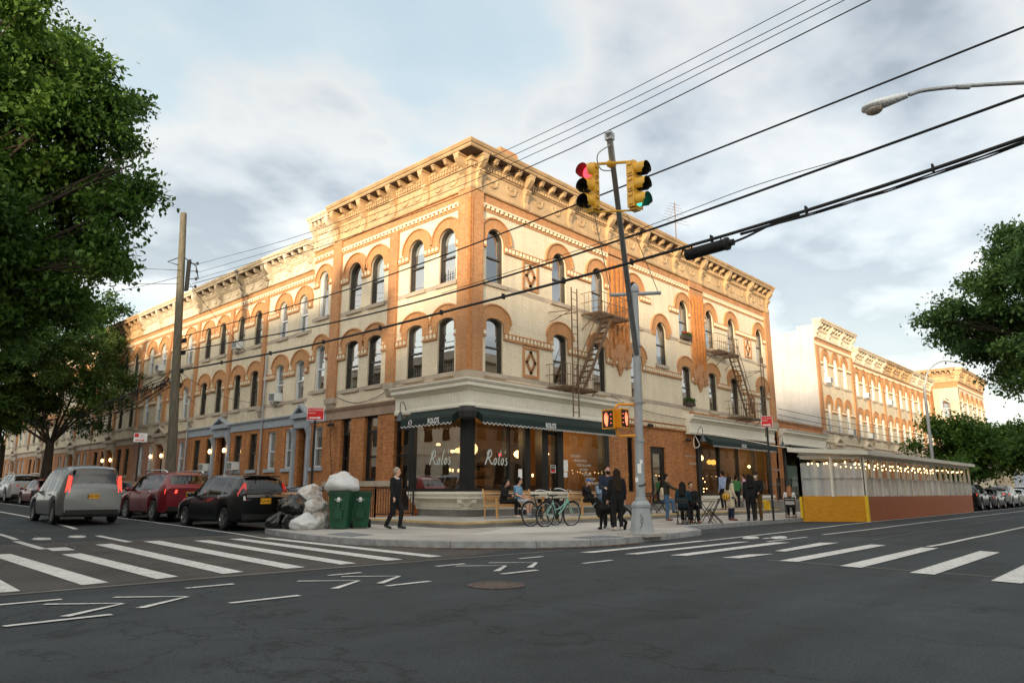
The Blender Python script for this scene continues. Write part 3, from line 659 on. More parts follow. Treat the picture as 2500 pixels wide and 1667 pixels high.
def upper(B, T, u0, u1, W, L, fm, wall, pil=(), z0=4.6, cor='tan', bracks=(), m0=False, m1=False, blind=None, extra=(), lower=True, arches='arch', skip3=(), skip2=(), mods=3, swag=True, belt=True):
    w_ = L['w']; h3 = L['t3'] - L['s3']; h2 = L['t2'] - L['s2']; holes = []
    for u in W:
        if u not in skip3: holes.append(opening('arch', w_, h3, u, L['s3']))
        if u not in skip2: holes.append(opening('seg', w_, h2, u, L['s2']))
    for u, z in extra: holes.append(opening('arch', w_, 2.26, u, z))
    m = M(T); m.slab([(u0, z0), (u1, z0), (u1, L['top']), (u0, L['top'])], holes, -.32, 0); m.build('wall', wall, B)
    g3 = [(u - L['R3'], u + L['R3']) for u in W]; g3b = [(u - w_ / 2, u + w_ / 2) for u in W]; gp = [(a - .01, b + .01) for a, b in pil]
    for u in W:
        if u not in skip3: window(B, T, u, L['s3'], 'arch', w_, h3, fm); arch3(B, T, u, L['t3'], w_, L['R3'], arches)
        if u not in skip2: window(B, T, u, L['s2'], 'seg', w_, h2, fm); arch2(B, T, u, L['t2'], w_, L['hw'], L['a2'], L['c2'] + .13, arches)
    for u, z in extra: window(B, T, u, z, 'arch', w_, 2.26, fm); arch3(B, T, u, z + 2.26, w_, L['R3'], arches)
    ge = [(u - L['R3'], u + L['R3']) for u, z in extra]
    course(B, T, L['c3'], u0, u1, [(u - w_ / 2 - .02, u + w_ / 2 + .02) for u in W] + gp + ge)
    course(B, T, L['c2'], u0, u1, [(u - w_ / 2 - .02, u + w_ / 2 + .02) for u in W] + gp, True)
    gs = [(u - w_ / 2 - .14, u + w_ / 2 + .14) for u in W]
    band(B, T, L['s3'] - .16, L['s3'] + .02, u0, u1, gs + gp + [(u - w_ / 2, u + w_ / 2) for u, z in extra], 'stone', 'sill_band', .012); band(B, T, L['s2'] - .16, L['s2'] + .02, u0, u1, gs + gp, 'stone', 'sill_band', .012)
    for p in pil: pilaster(B, T, *p, L['s2'] - .05, L['top'] + .01)
    # corbelled cream course and brick parapet under the cornice
    m = M(T); m.m = 0; m.box(u0, u1, -.3, .035, L['top'] + .24, L['zb'])
    m.m = 1; m.box(u0, u1, -.3, .10, L['top'] + .17, L['top'] + .24); m.m = 0; m.box(u0, u1, -.3, .02, L['top'], L['top'] + .17); n = int((u1 - u0) / .26)
    for k in range(n):
        c = u0 + (k + .5) * (u1 - u0) / n; m.m = 1; m.box(c - .055, c + .055, .02, .09, L['top'] + .05, L['top'] + .17)
    m.m = 2; m.box(u0, u1, 0, .03, L['top'] - .06, L['top'] - .002)
    m.build('parapet', ['orangeU', 'dcream', 'orangeU'], B)
    if cor: cornice(B, T, u0, u1, L['zb'], L['zt'], cor, bracks, m0, m1, mods=mods, swag=swag)
def shell(B, x0, x1, y0, y1, z1, T=None, wall='redbrick', front_out=.32, parts=('l', 'r', 'b')):
    "rear and party walls plus roof, inset behind the fronts; dark liner behind the windows"
    m = M(); t = .3
    if 'l' in parts: m.box(x0, x0 + t, y0, y1, 0, z1)
    if 'r' in parts: m.box(x1 - t, x1, y0, y1, 0, z1)
    if 'b' in parts: m.box(x0 + t, x1 - t, y1 - t, y1, 0, z1)
    if 'f' in parts: m.box(x0 + t, x1 - t, y0, y0 + t, 0, z1)
    m.build('rear_wall', wall, B); m = M(); m.box(x0, x1, y0, y1, z1, z1 + .12); m.build('roof', 'concD', B)
# ------------------------------------------------------------------ the corner building
B = thing('corner_building', (0, 0, 0), 'three-storey cream brick corner building with orange arches and green shop awnings', 'building')
WR = [1.35, 5.4, 8.24, 11.3, 16.15, 19.12, 21.88, 25.8]; WL = [1.3, 3.2, 5.92, 7.6]
upper(B, TR, 0, 27.5, WR, LV, 'bframe', 'cream', cor='tan', bracks=[.32, 3.1, 6.1, 9.1, 12.1, 15.3, 18.3, 21.3, 24.4, 27.25], m0=True, extra=[(13.72, 7.60)])
upper(B, TL, 0, 9.4, WL, LV, 'bframe', 'cream', pil=[(4.42, 4.98)], cor='tan', bracks=[.32, 2.55, 4.75, 6.95, 9.15], m0=True, mods=2)
pilaster(B, TL, 8.72, 9.4, LV['s2'] - .3, LV['zb']); bigpil(B, TR, 9.05, 10.7, LV['zb'], 6.55); bigpil(B, TR, 16.85, 18.4, LV['zb'], 6.55); pilaster(B, TR, 26.75, 27.5, LV['s2'] - .1, LV['zb'])
m = M(); a = .0; m.box(-.12, .0, -.12, .6, 5.62, LV['zb']); m.box(0, .6, -.12, 0, 5.62, LV['zb']); qn = m.build('corner_pier', 'orangeU', B)
m = M(); m.poly([(-.02, -.16, 5.62), (-.16, -.02, 5.62), (-.16, -.02, 12.4), (-.02, -.16, 12.4)]); m.box(-.15, -.02, -.15, -.02, 5.62, 12.45); m.build('quoin', 'ochre', qn)
m = M(); m.box(-.18, .64, -.18, 0, 5.36, 5.62); m.box(-.18, 0, 0, .64, 5.36, 5.62)
for c in ((.28, -.06), (-.06, .28)): m.sph((c[0], c[1], 5.36), .27, .27, .34, 14, 6, -1, 0)
m.build('corbel', 'stone', qn)
def diamond(B, T, uc, zc, w_, h_):
    m = M(T); m.slab([(uc - w_, zc - h_), (uc + w_, zc - h_), (uc + w_, zc + h_), (uc - w_, zc + h_)], [[(uc - w_ + .11, zc - h_ + .11), (uc + w_ - .11, zc - h_ + .11), (uc + w_ - .11, zc + h_ - .11), (uc - w_ + .11, zc + h_ - .11)]], 0, .05)
    n = 6
    for q in ((1, 1), (1, -1), (-1, 1), (-1, -1)):
        for k in range(n):
            a = k / n; u = uc + q[0] * (w_ - .2) * a; z = zc + q[1] * (h_ - .17) * (1 - a) - (q[1] * .06); m.box(u - .065, u + .065, 0, .04, z - .06, z + .06)
    m.build('brick_panel', 'orangeU', B)
for u, z in ((3.48, 10.03), (3.48, 6.36), (24.05, 10.03), (24.05, 6.36)): diamond(B, TR, u, z, .5, .64)
m = M(); m.box(.35, 27.2, 11.7, 12.0, 0, 12.2); m.box(27.2, 27.5, 0, 12.0, 0, 12.8); m.build('rear_wall', 'redbrick', B)
m = M(); m.box(.3, 27.5, .3, 12, 12.3, 12.4); m.build('roof', 'concD', B)
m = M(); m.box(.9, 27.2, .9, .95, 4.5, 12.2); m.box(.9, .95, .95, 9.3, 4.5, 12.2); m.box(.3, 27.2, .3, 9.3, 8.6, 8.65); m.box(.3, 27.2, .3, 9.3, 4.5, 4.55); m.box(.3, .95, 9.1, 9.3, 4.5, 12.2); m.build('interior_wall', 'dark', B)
for x, y, w_, d_, h_ in ((3.1, 1.4, .95, 1.1, 16.3), (19.2, 1.6, .8, .9, 15.9), (25.9, 1.4, .9, 1.0, 16.0)):
    m = M(); m.box(x, x + w_, y, y + d_, 12.3, h_); p = m.build('chimney', 'redbrick', B); m = M(); m.box(x - .1, x + w_ + .1, y - .1, y + d_ + .1, h_ - .35, h_ - .1); m.box(x - .05, x + w_ + .05, y - .05, y + d_ + .05, h_ - .1, h_); m.build('chimney_cap', 'orangeU', p)
m = M(); m.box(14.6, 19.4, 2.8, 6, 12.3, 16.5); m.build('roof_bulkhead', 'whitebrick', B)
# lower storey, right: brick between the two shops
m = M(TR); m.slab([(8.35, .2), (27.5, .2), (27.5, 4.62), (8.35, 4.62)], [[(10.3, 1.2), (10.82, 1.2), (10.82, 3.72), (10.3, 3.72)], [(12.28, .33), (13.68, .33), (13.68, 3.38), (12.28, 3.38)], [(16.75, .33), (26.0, .33), (26.0, 4.3), (16.75, 4.3)]], -.3, 0); m.build('wall', 'orange', B)
course(B, TR, 4.46, 8.9, 15.9, [], False, ms=('orange', 'dcream'))
for q in ((16.02, 16.75, 2.6, 2.72), (15.6, 16.75, 3.0, 3.08), (26.0, 27.5, 2.5, 2.62), (26.0, 27.5, 1.6, 1.74)): m = M(TR); m.box(q[0], q[1], 0, .012, q[2], q[3]); m.build('stone_band', 'bstone', B)
m = M(TR); m.box(8.35, 16.75, 0, .04, .3, .62); m.build('wall_base', 'concD', B)
m = M(TR); m.slab([(10.3, 1.2), (10.82, 1.2), (10.82, 3.72), (10.3, 3.72)], [[(10.36, 1.26), (10.76, 1.26), (10.76, 3.66), (10.36, 3.66)]], -.2, -.1); o = m.build('window', 'black', B); m = M(TR); m.poly([(10.36, -.15, 1.26), (10.76, -.15, 1.26), (10.76, -.15, 3.66), (10.36, -.15, 3.66)]); m.build('pane', 'carglass', o)
m = M(TR); m.slab([(12.28, .33), (13.68, .33), (13.68, 3.38), (12.28, 3.38)], [[(12.62, .8), (13.42, .8), (13.42, 3.05), (12.62, 3.05)]], -.22, -.10); do = m.build('door', 'black', B)
m = M(TR); m.poly([(12.62, -.16, .8), (13.42, -.16, .8), (13.42, -.16, 3.05), (12.62, -.16, 3.05)]); m.build('pane', 'glassS', do); m = M(TR); m.bar((12.50, .0, 1.2), (12.50, .0, 1.7), .03); m.build('handle', 'chrome', do)
m = M(TR); m.box(12.3, 13.66, -1.6, -1.55, .33, 3.4); m.build('interior_wall', 'roomwall', B)
# lower storey, left street side
m = M(TL); op = [[(7.46, 1.64), (8.2, 1.64), (8.2, 4.36), (7.46, 4.36)], [(5.5, 1.64), (6.44, 1.64), (6.44, 4.36), (5.5, 4.36)], [(3.32, .5), (4.36, .5), (4.36, 4.36), (3.32, 4.36)]]
m.slab([(3.0, .15), (9.4, .15), (9.4, 4.36), (3.0, 4.36)], op, -.3, 0); m.build('wall', 'orange', B)
m = M(TL); m.box(3.0, 9.4, 0, .05, 4.36, 4.72); m.prof([(0, 4.72), (.08, 4.72), (.12, 4.78), (.16, 4.84), (.16, 4.88), (0, 4.92)], 3.0, 9.4); m.build('belt_course', 'bstone', B)
m = M(TL); m.box(3.0, 3.32, -.2, .08, 1.42, 1.64); m.build('sill_band', 'stone', B); m = M(TL); m.box(4.36, 9.4, -.2, .08, 1.42, 1.64); m.build('sill_band', 'stone', B)
for a, b, z in ((7.46, 8.2, 1.64), (5.5, 6.44, 1.64), (3.32, 4.36, .5)):
    m = M(TL); t = .12; m.slab([(a, z), (b, z), (b, 4.36), (a, 4.36)], [[(a + t, z + t), (b - t, z + t), (b - t, 2.6), (a + t, 2.6)], [(a + t, 2.68), (b - t, 2.68), (b - t, 3.64), (a + t, 3.64)], [(a + t, 3.76), (b - t, 3.76), (b - t, 4.28), (a + t, 4.28)]], -.28, -.16)
    o = m.build('window' if z > 1 else 'door', 'black', B); m = M(TL); m.poly([(a + .05, -.22, z + .05), (b - .05, -.22, z + .05), (b - .05, -.22, 3.7), (a + .05, -.22, 3.7)]); m.build('pane', 'glassS', o)
    m = M(TL); m.poly([(a + .05, -.22, 3.74), (b - .05, -.22, 3.74), (b - .05, -.22, 4.3), (a + .05, -.22, 4.3)]); o2 = m.build('transom_pane', 'glassS', o)
    m = M(TL); m.poly([(a + .02, -.5, z), (b - .02, -.5, z), (b - .02, -.5, 3.7), (a + .02, -.5, 3.7)]); m.build('liner', 'dark', o); m = M(TL); m.poly([(a + .02, -.4, 3.7), (b - .02, -.4, 3.7), (b - .02, -.4, 4.34), (a + .02, -.4, 4.34)]); m.build('transom_shade', P('amber_shade', (.50, .33, .15), .8, var=.15), o)
text('2', .42, lambda u, v: TL(7.72 - u, -.215, 3.83 + v), 'visin', B, 'house_number')
# ------------------------------------------------------------------ corner shop front (bay)
sf = thing('shop_front', (0, 0, 0)); sf.parent = B
def both(u0, u1L, u1R, pr): return [(TR, u1R), (TL, u1L)]
m = M()
def bp(pr, uR, uL, mat, name, par=sf):
    m = M(); m.T = TR; m.prof(pr, 0, uR, True); m.T = TL; m.prof(pr, 0, uL, True); return m.build(name, mat, par)
bp([(0, .3), (.02, .3), (.02, .56), (0, .56)], 8.4, 2.7, 'concD', 'base')
bp([(0, .56), (.05, .56), (.05, .6), (.10, .66), (.10, .93), (0, .93)], 8.3, 2.75, 'white', 'stall_riser')
bp([(0, .93), (.34, .93), (.40, .97), (.40, 1.05), (.45, 1.08), (.48, 1.13), (.48, 1.2), (.2, 1.215), (0, 1.215)], 8.4, 2.85, 'white', 'sill_moulding')
bp([(0, 4.18), (.34, 4.18), (.36, 4.25), (.36, 4.32), (.30, 4.36), (.30, 4.82), (.36, 4.86), (.40, 4.93), (.56, 4.98), (.56, 5.10), (.62, 5.14), (.66, 5.2), (.66, 5.24), (0, 5.3)], 8.95, 3.95, 'white', 'shop_cornice')
bp([(0, 5.3), (.05, 5.3), (.05, 5.42), (0, 5.44)], 8.6, 4.3, 'bstone', 'stone_course')
m = M()
for T, u1 in ((TR, 8.7), (TL, 3.7)):
    m.T = T; n = int(u1 / .16)
    for k in range(n):
        c = .0 + k * .16; m.bar((c, .305, 4.45), (c + .10, .305, 4.73), .02, .03); m.bar((c + .1, .305, 4.46), (c + .02, .305, 4.58), .015, .02)
m.build('shop_frieze', 'white', sf)
def bracket_(T, u, m):
    m.T = T; m.xprof([(.05, .58), (.12, .6), (.10, .68), (.2, .72), (.26, .80), (.36, .86), (.38, .93), (.05, .93)], u, .2); m.lathe([(.0, -.11), (.06, -.11), (.06, .11), (0, .11)], (u, .3, .85), 10, 'x')
for T, u in ((TR, .02), (TL, .02), (TL, 2.62), (TR, 4.9), (TR, 8.2)):
    m = M(); bracket_(T, u, m); m.build('sill_bracket', 'white', sf)
G = .3
def frame_rail(T, u0, u1, z0, z1, m): m.T = T; m.box(u0, u1, G - .06, G + .06, z0, z1)
m = M(); m.box(-.38, .0, -.38, .0, 1.215, 4.18)
for T, us in ((TL, [(2.58, 2.9)]), (TR, [(1.8, 1.88), (2.72, 3.03), (3.74, 4.12), (4.72, 5.08), (7.95, 8.32)])):
    for a, b in us: m.T = T; m.box(a, b, .0, G + .06, 1.215 if a not in (2.72, 3.74, 4.72) else .34, 4.18)
frame_rail(TL, 0, 2.6, 1.215, 1.30, m); frame_rail(TR, 0, 2.75, 1.215, 1.30, m); frame_rail(TR, 5.05, 8, 1.215, 1.30, m); frame_rail(TL, 0, 2.6, 4.0, 4.18, m); frame_rail(TR, 0, 8, 4.0, 4.18, m)
m.build('shop_frame', 'black', sf)
for T, a, b in ((TL, .0, 2.58), (TR, .0, 1.82), (TR, 1.86, 2.74), (TR, 5.06, 7.97)):
    m = M(T); m.poly([(a, G, 1.28), (b, G, 1.28), (b, G, 4.02), (a, G, 4.02)]); m.build('shop_window', 'glassS', sf)
m = M(TR); m.slab([(4.1, .36), (4.74, .36), (4.74, 3.6), (4.1, 3.6)], [[(4.2, .75), (4.66, .75), (4.66, 3.45), (4.2, 3.45)]], .22, .28); do = m.build('shop_door', 'black', B); m = M(TR); m.poly([(4.2, .25, .75), (4.66, .25, .75), (4.66, .25, 3.45), (4.2, .25, 3.45)]); m.build('pane', 'glassS', do)
m = M(TR); m.box(2.9, 5.0, -.1, .5, .3, .36); m.build('door_step', 'concD', sf)
def awning(T, u0, u1, par, zt=4.17, o0=.45, o1=.92, zf=3.88, zb=3.60, m0=False, name='awning', step=.22):
    m = M(T); m.poly([(u0, o0, zt), (u1, o0, zt), (u1, o1 - .1, zf + .02), (u0, o1 - .1, zf + .02)]); m.poly([(u0, o1 - .1, zf + .02), (u1, o1 - .1, zf + .02), (u1, o1, zf - .04), (u0, o1, zf - .04)])
    n = int((u1 - u0) / step); q = n * 6; sc = [(u0 + (u1 - u0) * k / q, zb + .035 * math.cos(2 * PI * k / 6)) for k in range(q + 1)]
    for (a, za), (b, zb_) in zip(sc, sc[1:]): m.poly([(a, o1, zf - .04), (b, o1, zf - .04), (b, o1 + .01, zb_), (a, o1 + .01, za)])
    for u in (u0, u1): m.poly([(u, o0, zt), (u, o1, zf), (u, o1, zb), (u, o0, zb + .3)])
    a = m.build(name, 'awn', par)
    m = M(); m.ribbon([Vector(p) for p in sc], .022, lambda u, v: T(u, o1 + .016, v)); m.build('piping', 'swhite', a, recalc=False)
    m = M(T); m.box(u0 + .02, u1 - .02, o0 - .1, o0 + .04, zt - .06, zt + .03); m.box(u0 + .03, u1 - .03, o1 - .12, o1 - .06, zf - .03, zf + .03); m.build('awning_bar', 'visin', a); return a
aR = awning(TR, -.15, 8.05, B); aL = awning(TL, -.15, 2.75, B)
m = M(); m.lathe([(.05, 3.7), (.3, 3.78), (.34, 4.0), (.3, 4.17)], (-.62, -.62, 0), 14); m.build('awning_joint', 'visin', sf)
text("ROLO'S", .26, lambda u, v: TR(3.62 + u, .935, 3.66 + v), 'swhite', aR, 'lettering', sx=.72, bold=.006); text("ROLO'S", .26, lambda u, v: TL(.86 - u, .935, 3.66 + v), 'swhite', aL, 'lettering', sx=.72, bold=.006)
m = M(); m.tube([TL(2.18 + .09 * math.cos(t * PI / 10), .94, 3.75 + .09 * math.sin(t * PI / 10)) for t in range(20)], .011, 5, closed=True); m.build('round_emblem', 'swhite', aL); text('SC', .09, lambda u, v: TL(2.18 - u, .935, 3.72 + v), 'swhite', aL, 'lettering')
# hand-drawn script on the glass
def script(T, u0, z0, k, sg, par):
    ol = lambda c: [(c + .062 * math.cos(t) + .03 * math.sin(t), .12 + .112 * math.sin(t)) for t in [2 * PI * q / 10 for q in range(11)]]
    strokes = [([(.0, .0), (.07, .16), (.15, .34), (.22, .5)], .05), ([(.10, .36), (.14, .46), (.24, .53), (.32, .47), (.32, .36), (.24, .27), (.15, .24), (.22, .18), (.27, .08), (.34, .03), (.40, .05)], .042),
               (ol(.52), .036), ([(.83, .53), (.775, .40), (.72, .22), (.685, .07), (.70, .01), (.745, .03)], .036),
               (ol(.90), .036), ([(1.07, .54), (1.04, .42)], .03), ([(1.17, .23), (1.12, .25), (1.09, .18), (1.15, .11), (1.14, .03), (1.08, .0), (1.04, .03)], .035)]
    m = M()
    for pts, wd in strokes: m.ribbon([p * k for p in cat([Vector(p) for p in pts], 5)], wd * k * 1.25, lambda u, v: T(u0 + sg * u, G + .012, z0 + v))
    m.build('script_lettering', 'print', par, recalc=False)
script(TR, .60, 2.18, 1.0, 1, sf); script(TL, 1.74, 2.18, 1.0, -1, sf)
for k, s_ in enumerate(("RESTAURANT", "PREPARED FOODS", "COCKTAILS & WINE", "ICE CREAM", "COLD BEER", "SANDWICHES", "HOMEMADE PASTA")): text(s_, .145, lambda u, v, k=k: TR(5.62 + .2 * k + u, G + .012, 2.62 - .185 * k + v), 'print', sf, 'lettering', 'LEFT', sx=.75)
for q in ((5.1, 5.42, 2.02, 2.48), (5.1, 5.38, 1.78, 1.98), (2.38, 2.6, 1.7, 2.05)): m = M(TR); m.box(q[0], q[1], G + .01, G + .015, q[2], q[3]); m.build('paper_notice', 'swhite', sf)
m = M(TR); m.box(4.3, 4.62, .29, .31, 1.95, 2.25); m.build('door_sign', 'visin', do); m = M(TR); m.box(4.33, 4.59, .312, .316, 1.98, 2.07); m.build('sign_stripe', 'red', do); m = M(TR); m.slab([(4.3, 1.95), (4.62, 1.95), (4.62, 2.25), (4.3, 2.25)], [[(4.32, 1.97), (4.6, 1.97), (4.6, 2.23), (4.32, 2.23)]], .31, .318); m.build('sign_edge', 'swhite', do); text('Open', .11, lambda u, v: TR(4.46 + u, .318, 2.13 + v), 'swhite', do)
# the room behind the glass
rm = thing('shop_interior', (0, 0, 0)); rm.parent = B
m = M(); m.box(.1, 8.3, .1, 8.6, .30, .36); m.build('floor', 'roomfloor', rm)
m = M(); m.box(.1, 8.4, 5.4, 5.5, .36, 4.5); m.box(8.25, 8.3, .1, 5.4, .36, 4.5); m.build('room_wall', 'roomwall', rm); m = M(); m.box(.1, 8.3, .1, 5.4, 4.2, 4.25); m.build('ceiling', 'roomwall', rm)
m = M(); m.box(1.2, 7.6, 3.4, 4.0, .36, 1.45); m.box(1.0, 7.6, 3.3, 4.05, 1.45, 1.5); m.build('counter', 'roomdark', rm); m = M()
for z in (1.9, 2.4, 2.9):
    m.box(1.0, 6.5, 5.15, 5.4, z, z + .04)
    for k in range(26): m.cyl((1.15 + k * .2, 5.25, z + .04), (1.15 + k * .2, 5.25, z + .2 + .1 * ((k * 7) % 3) / 2), .05, n=6)
m.build('bottle_shelves', 'roomdark', rm)
for x, w_ in ((6.8, .9), (7.9, .3), (2.9, .5)): m = M(); m.box(x, x + w_, 4.6, 5.3, .36, 2.6); m.build('cabinet', 'dark', rm)
m = M()
for k in range(5): m.box(5.3 + .5 * k, 5.65 + .5 * k, 2.4, 2.8, 1.0, 1.05); m.bar((5.47 + .5 * k, 2.6, .36), (5.47 + .5 * k, 2.6, 1.0), .05)
m.build('bar_stools', 'visin', rm)
def pend(x, y, z, r, mat, sq=.8, name='pendant_lamp'):
    m = M(); m.sph((x, y, z), r, r, r * sq, 14, 9); m.m = 1; m.cyl((x, y, z + r * sq), (x, y, 4.2), .008, n=5); return m.build(name, [mat, 'visin'], rm, smooth=True)
pend(.75, .75, 2.78, .36, 'globe')
for x, y, z, r, mt in ((.5, 2.2, 3.0, .09, 'bulb'), (1.0, 1.9, 2.75, .10, 'bulb'), (2.0, 2.6, 2.85, .20, 'lampglow'), (4.4, 1.4, 2.75, .3, 'lampglow'), (6.0, 1.6, 3.0, .14, 'bulb'), (6.9, 1.6, 3.05, .11, 'bulb'), (7.3, 2.4, 2.9, .09, 'bulb')): pend(x, y, z, r, mt, .6)
for x, y in ((1.1, 2.0), (1.5, 2.1), (.6, 1.6), (5.6, 1.8), (6.1, 1.5), (6.5, 1.7), (7.2, 1.4), (7.5, 1.9)):
    m = M(); m.sph((x, y, 2.02 if x < 3 else 1.9), .035, .035, .07, 7, 5); m.build('candle_lamp', 'bulb', rm)
m = M(TR); m.box(3.22, 3.62, -1.7, -1.6, 2.6, 2.78); m.build('exit_sign', 'visin', rm); e_ = rm; text('EXIT', .17, lambda u, v: TR(3.42 + u, -1.59, 2.63 + v), 'exit', e_)
m = M(TR); m.box(3.2, 3.5, -5.4, -5.36, 1.9, 2.5); m.box(5.2, 5.9, -5.4, -5.36, 2.2, 2.9); m.build('picture_frame', 'visin', rm); m = M(TR); m.box(3.24, 3.46, -5.36, -5.355, 1.94, 2.46); m.build('picture', 'blind', rm)
for T, a, b, zz0 in ((TL, .05, 2.55, 1.3), (TR, .05, 2.65, 1.3)):
    m = M(T); n = 42
    for k in range(n): z = zz0 + .1 + k * .062; m.poly([(a, .12, z), (b, .12, z), (b, .15, z + .012), (a, .15, z + .012)])
    m.build('venetian_blind', 'roomdark', rm, recalc=False)
def plight(x, y, z, e, c=(1, .6, .25), r=.15):
    l = bpy.data.lights.new('lamp_light', 'POINT'); l.energy = e; l.color = c; l.shadow_soft_size = r; o = bpy.data.objects.new('lamp_light', l); COL.objects.link(o); o.location = (x, y, z); return o
for p in ((1.3, 1.6, 3.4), (4.2, 2.4, 3.4), (6.8, 2.0, 3.4)): plight(*p, 20)
# ------------------------------------------------------------------ second shop front
s2 = thing('shop_front', (16.75, 0, 0)); s2.parent = B
def bp1(pr, a, b, mat, name, T=TR, par=None): m = M(T); m.prof(pr, a, b); return m.build(name, mat, par or s2)
CP = [(0, 4.18), (.3, 4.18), (.32, 4.25), (.32, 4.32), (.26, 4.36), (.26, 4.8), (.32, 4.84), (.36, 4.92), (.5, 4.98), (.5, 5.08), (.56, 5.12), (.6, 5.2), (0, 5.26)]
bp1(CP, 15.75, 26.45, 'white', 'shop_cornice'); bp1([(0, 5.26), (.06, 5.26), (.06, 5.4), (0, 5.42)], 16.3, 27.4, 'orange', 'brick_course'); bp1([(0, .33), (.22, .33), (.22, .8), (.3, .84), (.3, 1.0), (0, 1.0)], 16.9, 25.9, 'white', 'stall_riser')
m = M(TR)
for a, b in ((16.75, 17.15), (19.15, 19.25), (21.45, 21.55), (23.6, 23.7), (25.75, 26.0)): m.box(a, b, -.1, .12, .33 if a < 17 or a > 25 else 1.0, 4.2)
m.box(16.75, 26, -.08, .1, 3.95, 4.2); m.box(16.75, 26, -.08, .1, 1.0, 1.08); m.build('shop_frame', 'black', s2)
for a, b in ((17.13, 19.17), (19.22, 21.48), (21.5, 23.62), (23.68, 25.8)): m = M(TR); m.poly([(a, .02, 1.05), (b, .02, 1.05), (b, .02, 4.0), (a, .02, 4.0)]); m.build('shop_window', 'glassS', s2)
a2 = awning(TR, 17.0, 25.2, B, o0=.38, o1=.9, zb=3.58); text("ROLO'S", .24, lambda u, v: TR(20.7 + u, .915, 3.66 + v), 'swhite', a2, sx=.72, bold=.006)
r2 = thing('shop_interior', (16.75, 0, 0)); r2.parent = B
m = M(); m.box(16.8, 26.2, .3, 6, .3, .35); m.box(16.8, 26.2, 6, 6.1, .3, 4.5); m.box(16.7, 16.8, .3, 6, .3, 4.5); m.box(26.2, 26.3, .3, 6, .3, 4.5); m.box(16.8, 26.2, .3, 6, 4.3, 4.4); m.build('room_wall', P('dim_room_wall', (.16, .10, .05), .8, var=.2), r2)
for x, y, z, r, mt in ((18.4, .9, 3.05, .17, 'lampglow'), (19.6, 1.3, 3.1, .2, 'lampglow'), (19.0, 2.5, 2.6, .16, 'dimglow'), (20.0, 2.5, 2.6, .16, 'dimglow'), (23.0, 2.5, 3.0, .16, 'dimglow'), (23.5, 2.5, 3.0, .18, 'dimglow'), (24.0, 2.5, 3.0, .16, 'dimglow'), (25.3, 1.0, 2.75, .09, 'bulb')):
    m = M(); m.sph((x, y, z), r, r, r * .9, 12, 8); m.m = 1; m.cyl((x, y, z), (x, y, 4.3), .008, n=5); m.build('pendant_lamp', [mt, 'visin'], r2, smooth=True)
rg = random.Random(5)
for k in range(12): m = M(); m.sph((17.4 + rg.random() * 1.7, .5 + rg.random() * .5, 1.2 + rg.random() * .8), .03, n=6, m=4); m.build('candle_lamp', 'bulb', r2)
plight(20, 2, 3.3, 30); plight(24.5, 2, 3.2, 25)
# ------------------------------------------------------------------ row houses
def ground(B, T, u0, u1, wins, doors, fm, trim, bm_='orange', zs=2.3, zt=4.15, zb=0., zbelt=4.36, lamps=True):
    holes = [[(a, zs), (b, zs), (b, zt), (a, zt)] for a, b in wins] + [[(a, zb + .8), (b, zb + .8), (b, zt), (a, zt)] for a, b in doors]
    m = M(T); m.slab([(u0, zb), (u1, zb), (u1, zbelt), (u0, zbelt)], holes, -.3, 0); m.build('wall', bm_, B)
    m = M(T); m.box(u0, u1, 0, .05, zbelt, zbelt + .36); m.prof([(0, zbelt + .36), (.1, zbelt + .36), (.16, zbelt + .42), (.16, zbelt + .48), (0, zbelt + .5)], u0, u1); m.box(u0, u1, 0, .06, zb, zs - .85)
    for a, b in wins: m.box(a - .15, b + .15, -.2, .09, zs - .16, zs)
    m.build('belt_course', trim, B)
    for a, b in wins: window(B, T, (a + b) / 2, zs, 'rect', b - a, zt - zs, fm, sill=False)
    for a, b in doors:
        d_ = thing('doorway'); d_.parent = B
        m = M(T); m.slab([(a, zb + .8), (b, zb + .8), (b, zt), (a, zt)], [[(a + .28, zb + 1.6), (b - .28, zb + 1.6), (b - .28, zt - .6), (a + .28, zt - .6)]], -.45, -.38); m.build('door', 'roomdark', d_)
        m = M(T); m.poly([(a + .2, -.42, zb + 1.4), (b - .2, -.42, zb + 1.4), (b - .2, -.42, zt - .5), (a + .2, -.42, zt - .5)]); m.build('door_glass', 'carglass', d_)
        m = M(T); uc = (a + b) / 2; q = (b - a) / 2 + .3
        m.slab([(uc - q - .12, zbelt + .38), (uc + q + .12, zbelt + .38), (uc, zbelt + .92)], [[(uc - q + .2, zbelt + .48), (uc + q - .2, zbelt + .48), (uc, zbelt + .78)]], 0, .28); m.box(uc - q - .08, uc + q + .08, 0, .3, zbelt + .26, zbelt + .37); m.box(uc - q, uc + q, 0, .12, zt, zbelt + .27)
        for s_ in (-1, 1): m.box(uc + s_ * q - .1, uc + s_ * q + .1, 0, .14, zb, zt - .4); m.prof([(0, zt - .4), (.12, zt - .4), (.26, zt - .05), (.26, zt + .05), (0, zt + .05)], uc + s_ * q - .1, uc + s_ * q + .1)
        m.slab([(uc - q + .15, zt + .04), (uc + q - .15, zt + .04), (uc + q - .15, zbelt + .24), (uc - q + .15, zbelt + .24)], [], .12, .14)
        m.build('door_surround', trim, d_)
        m = M(T)
        for k in range(5): m.box(a, b, 0, 1.5 - .3 * k, zb + .16 * k, zb + .16 * (k + 1))
        m.build('stoop', 'bstone', d_)
        if lamps:
            for s_ in (-1, 1): m = M(T); m.sph((uc + s_ * (q - .02), .26, zt - .75), .085, .085, .13, 8, 6); m.build('door_lamp', 'lampglow', d_)
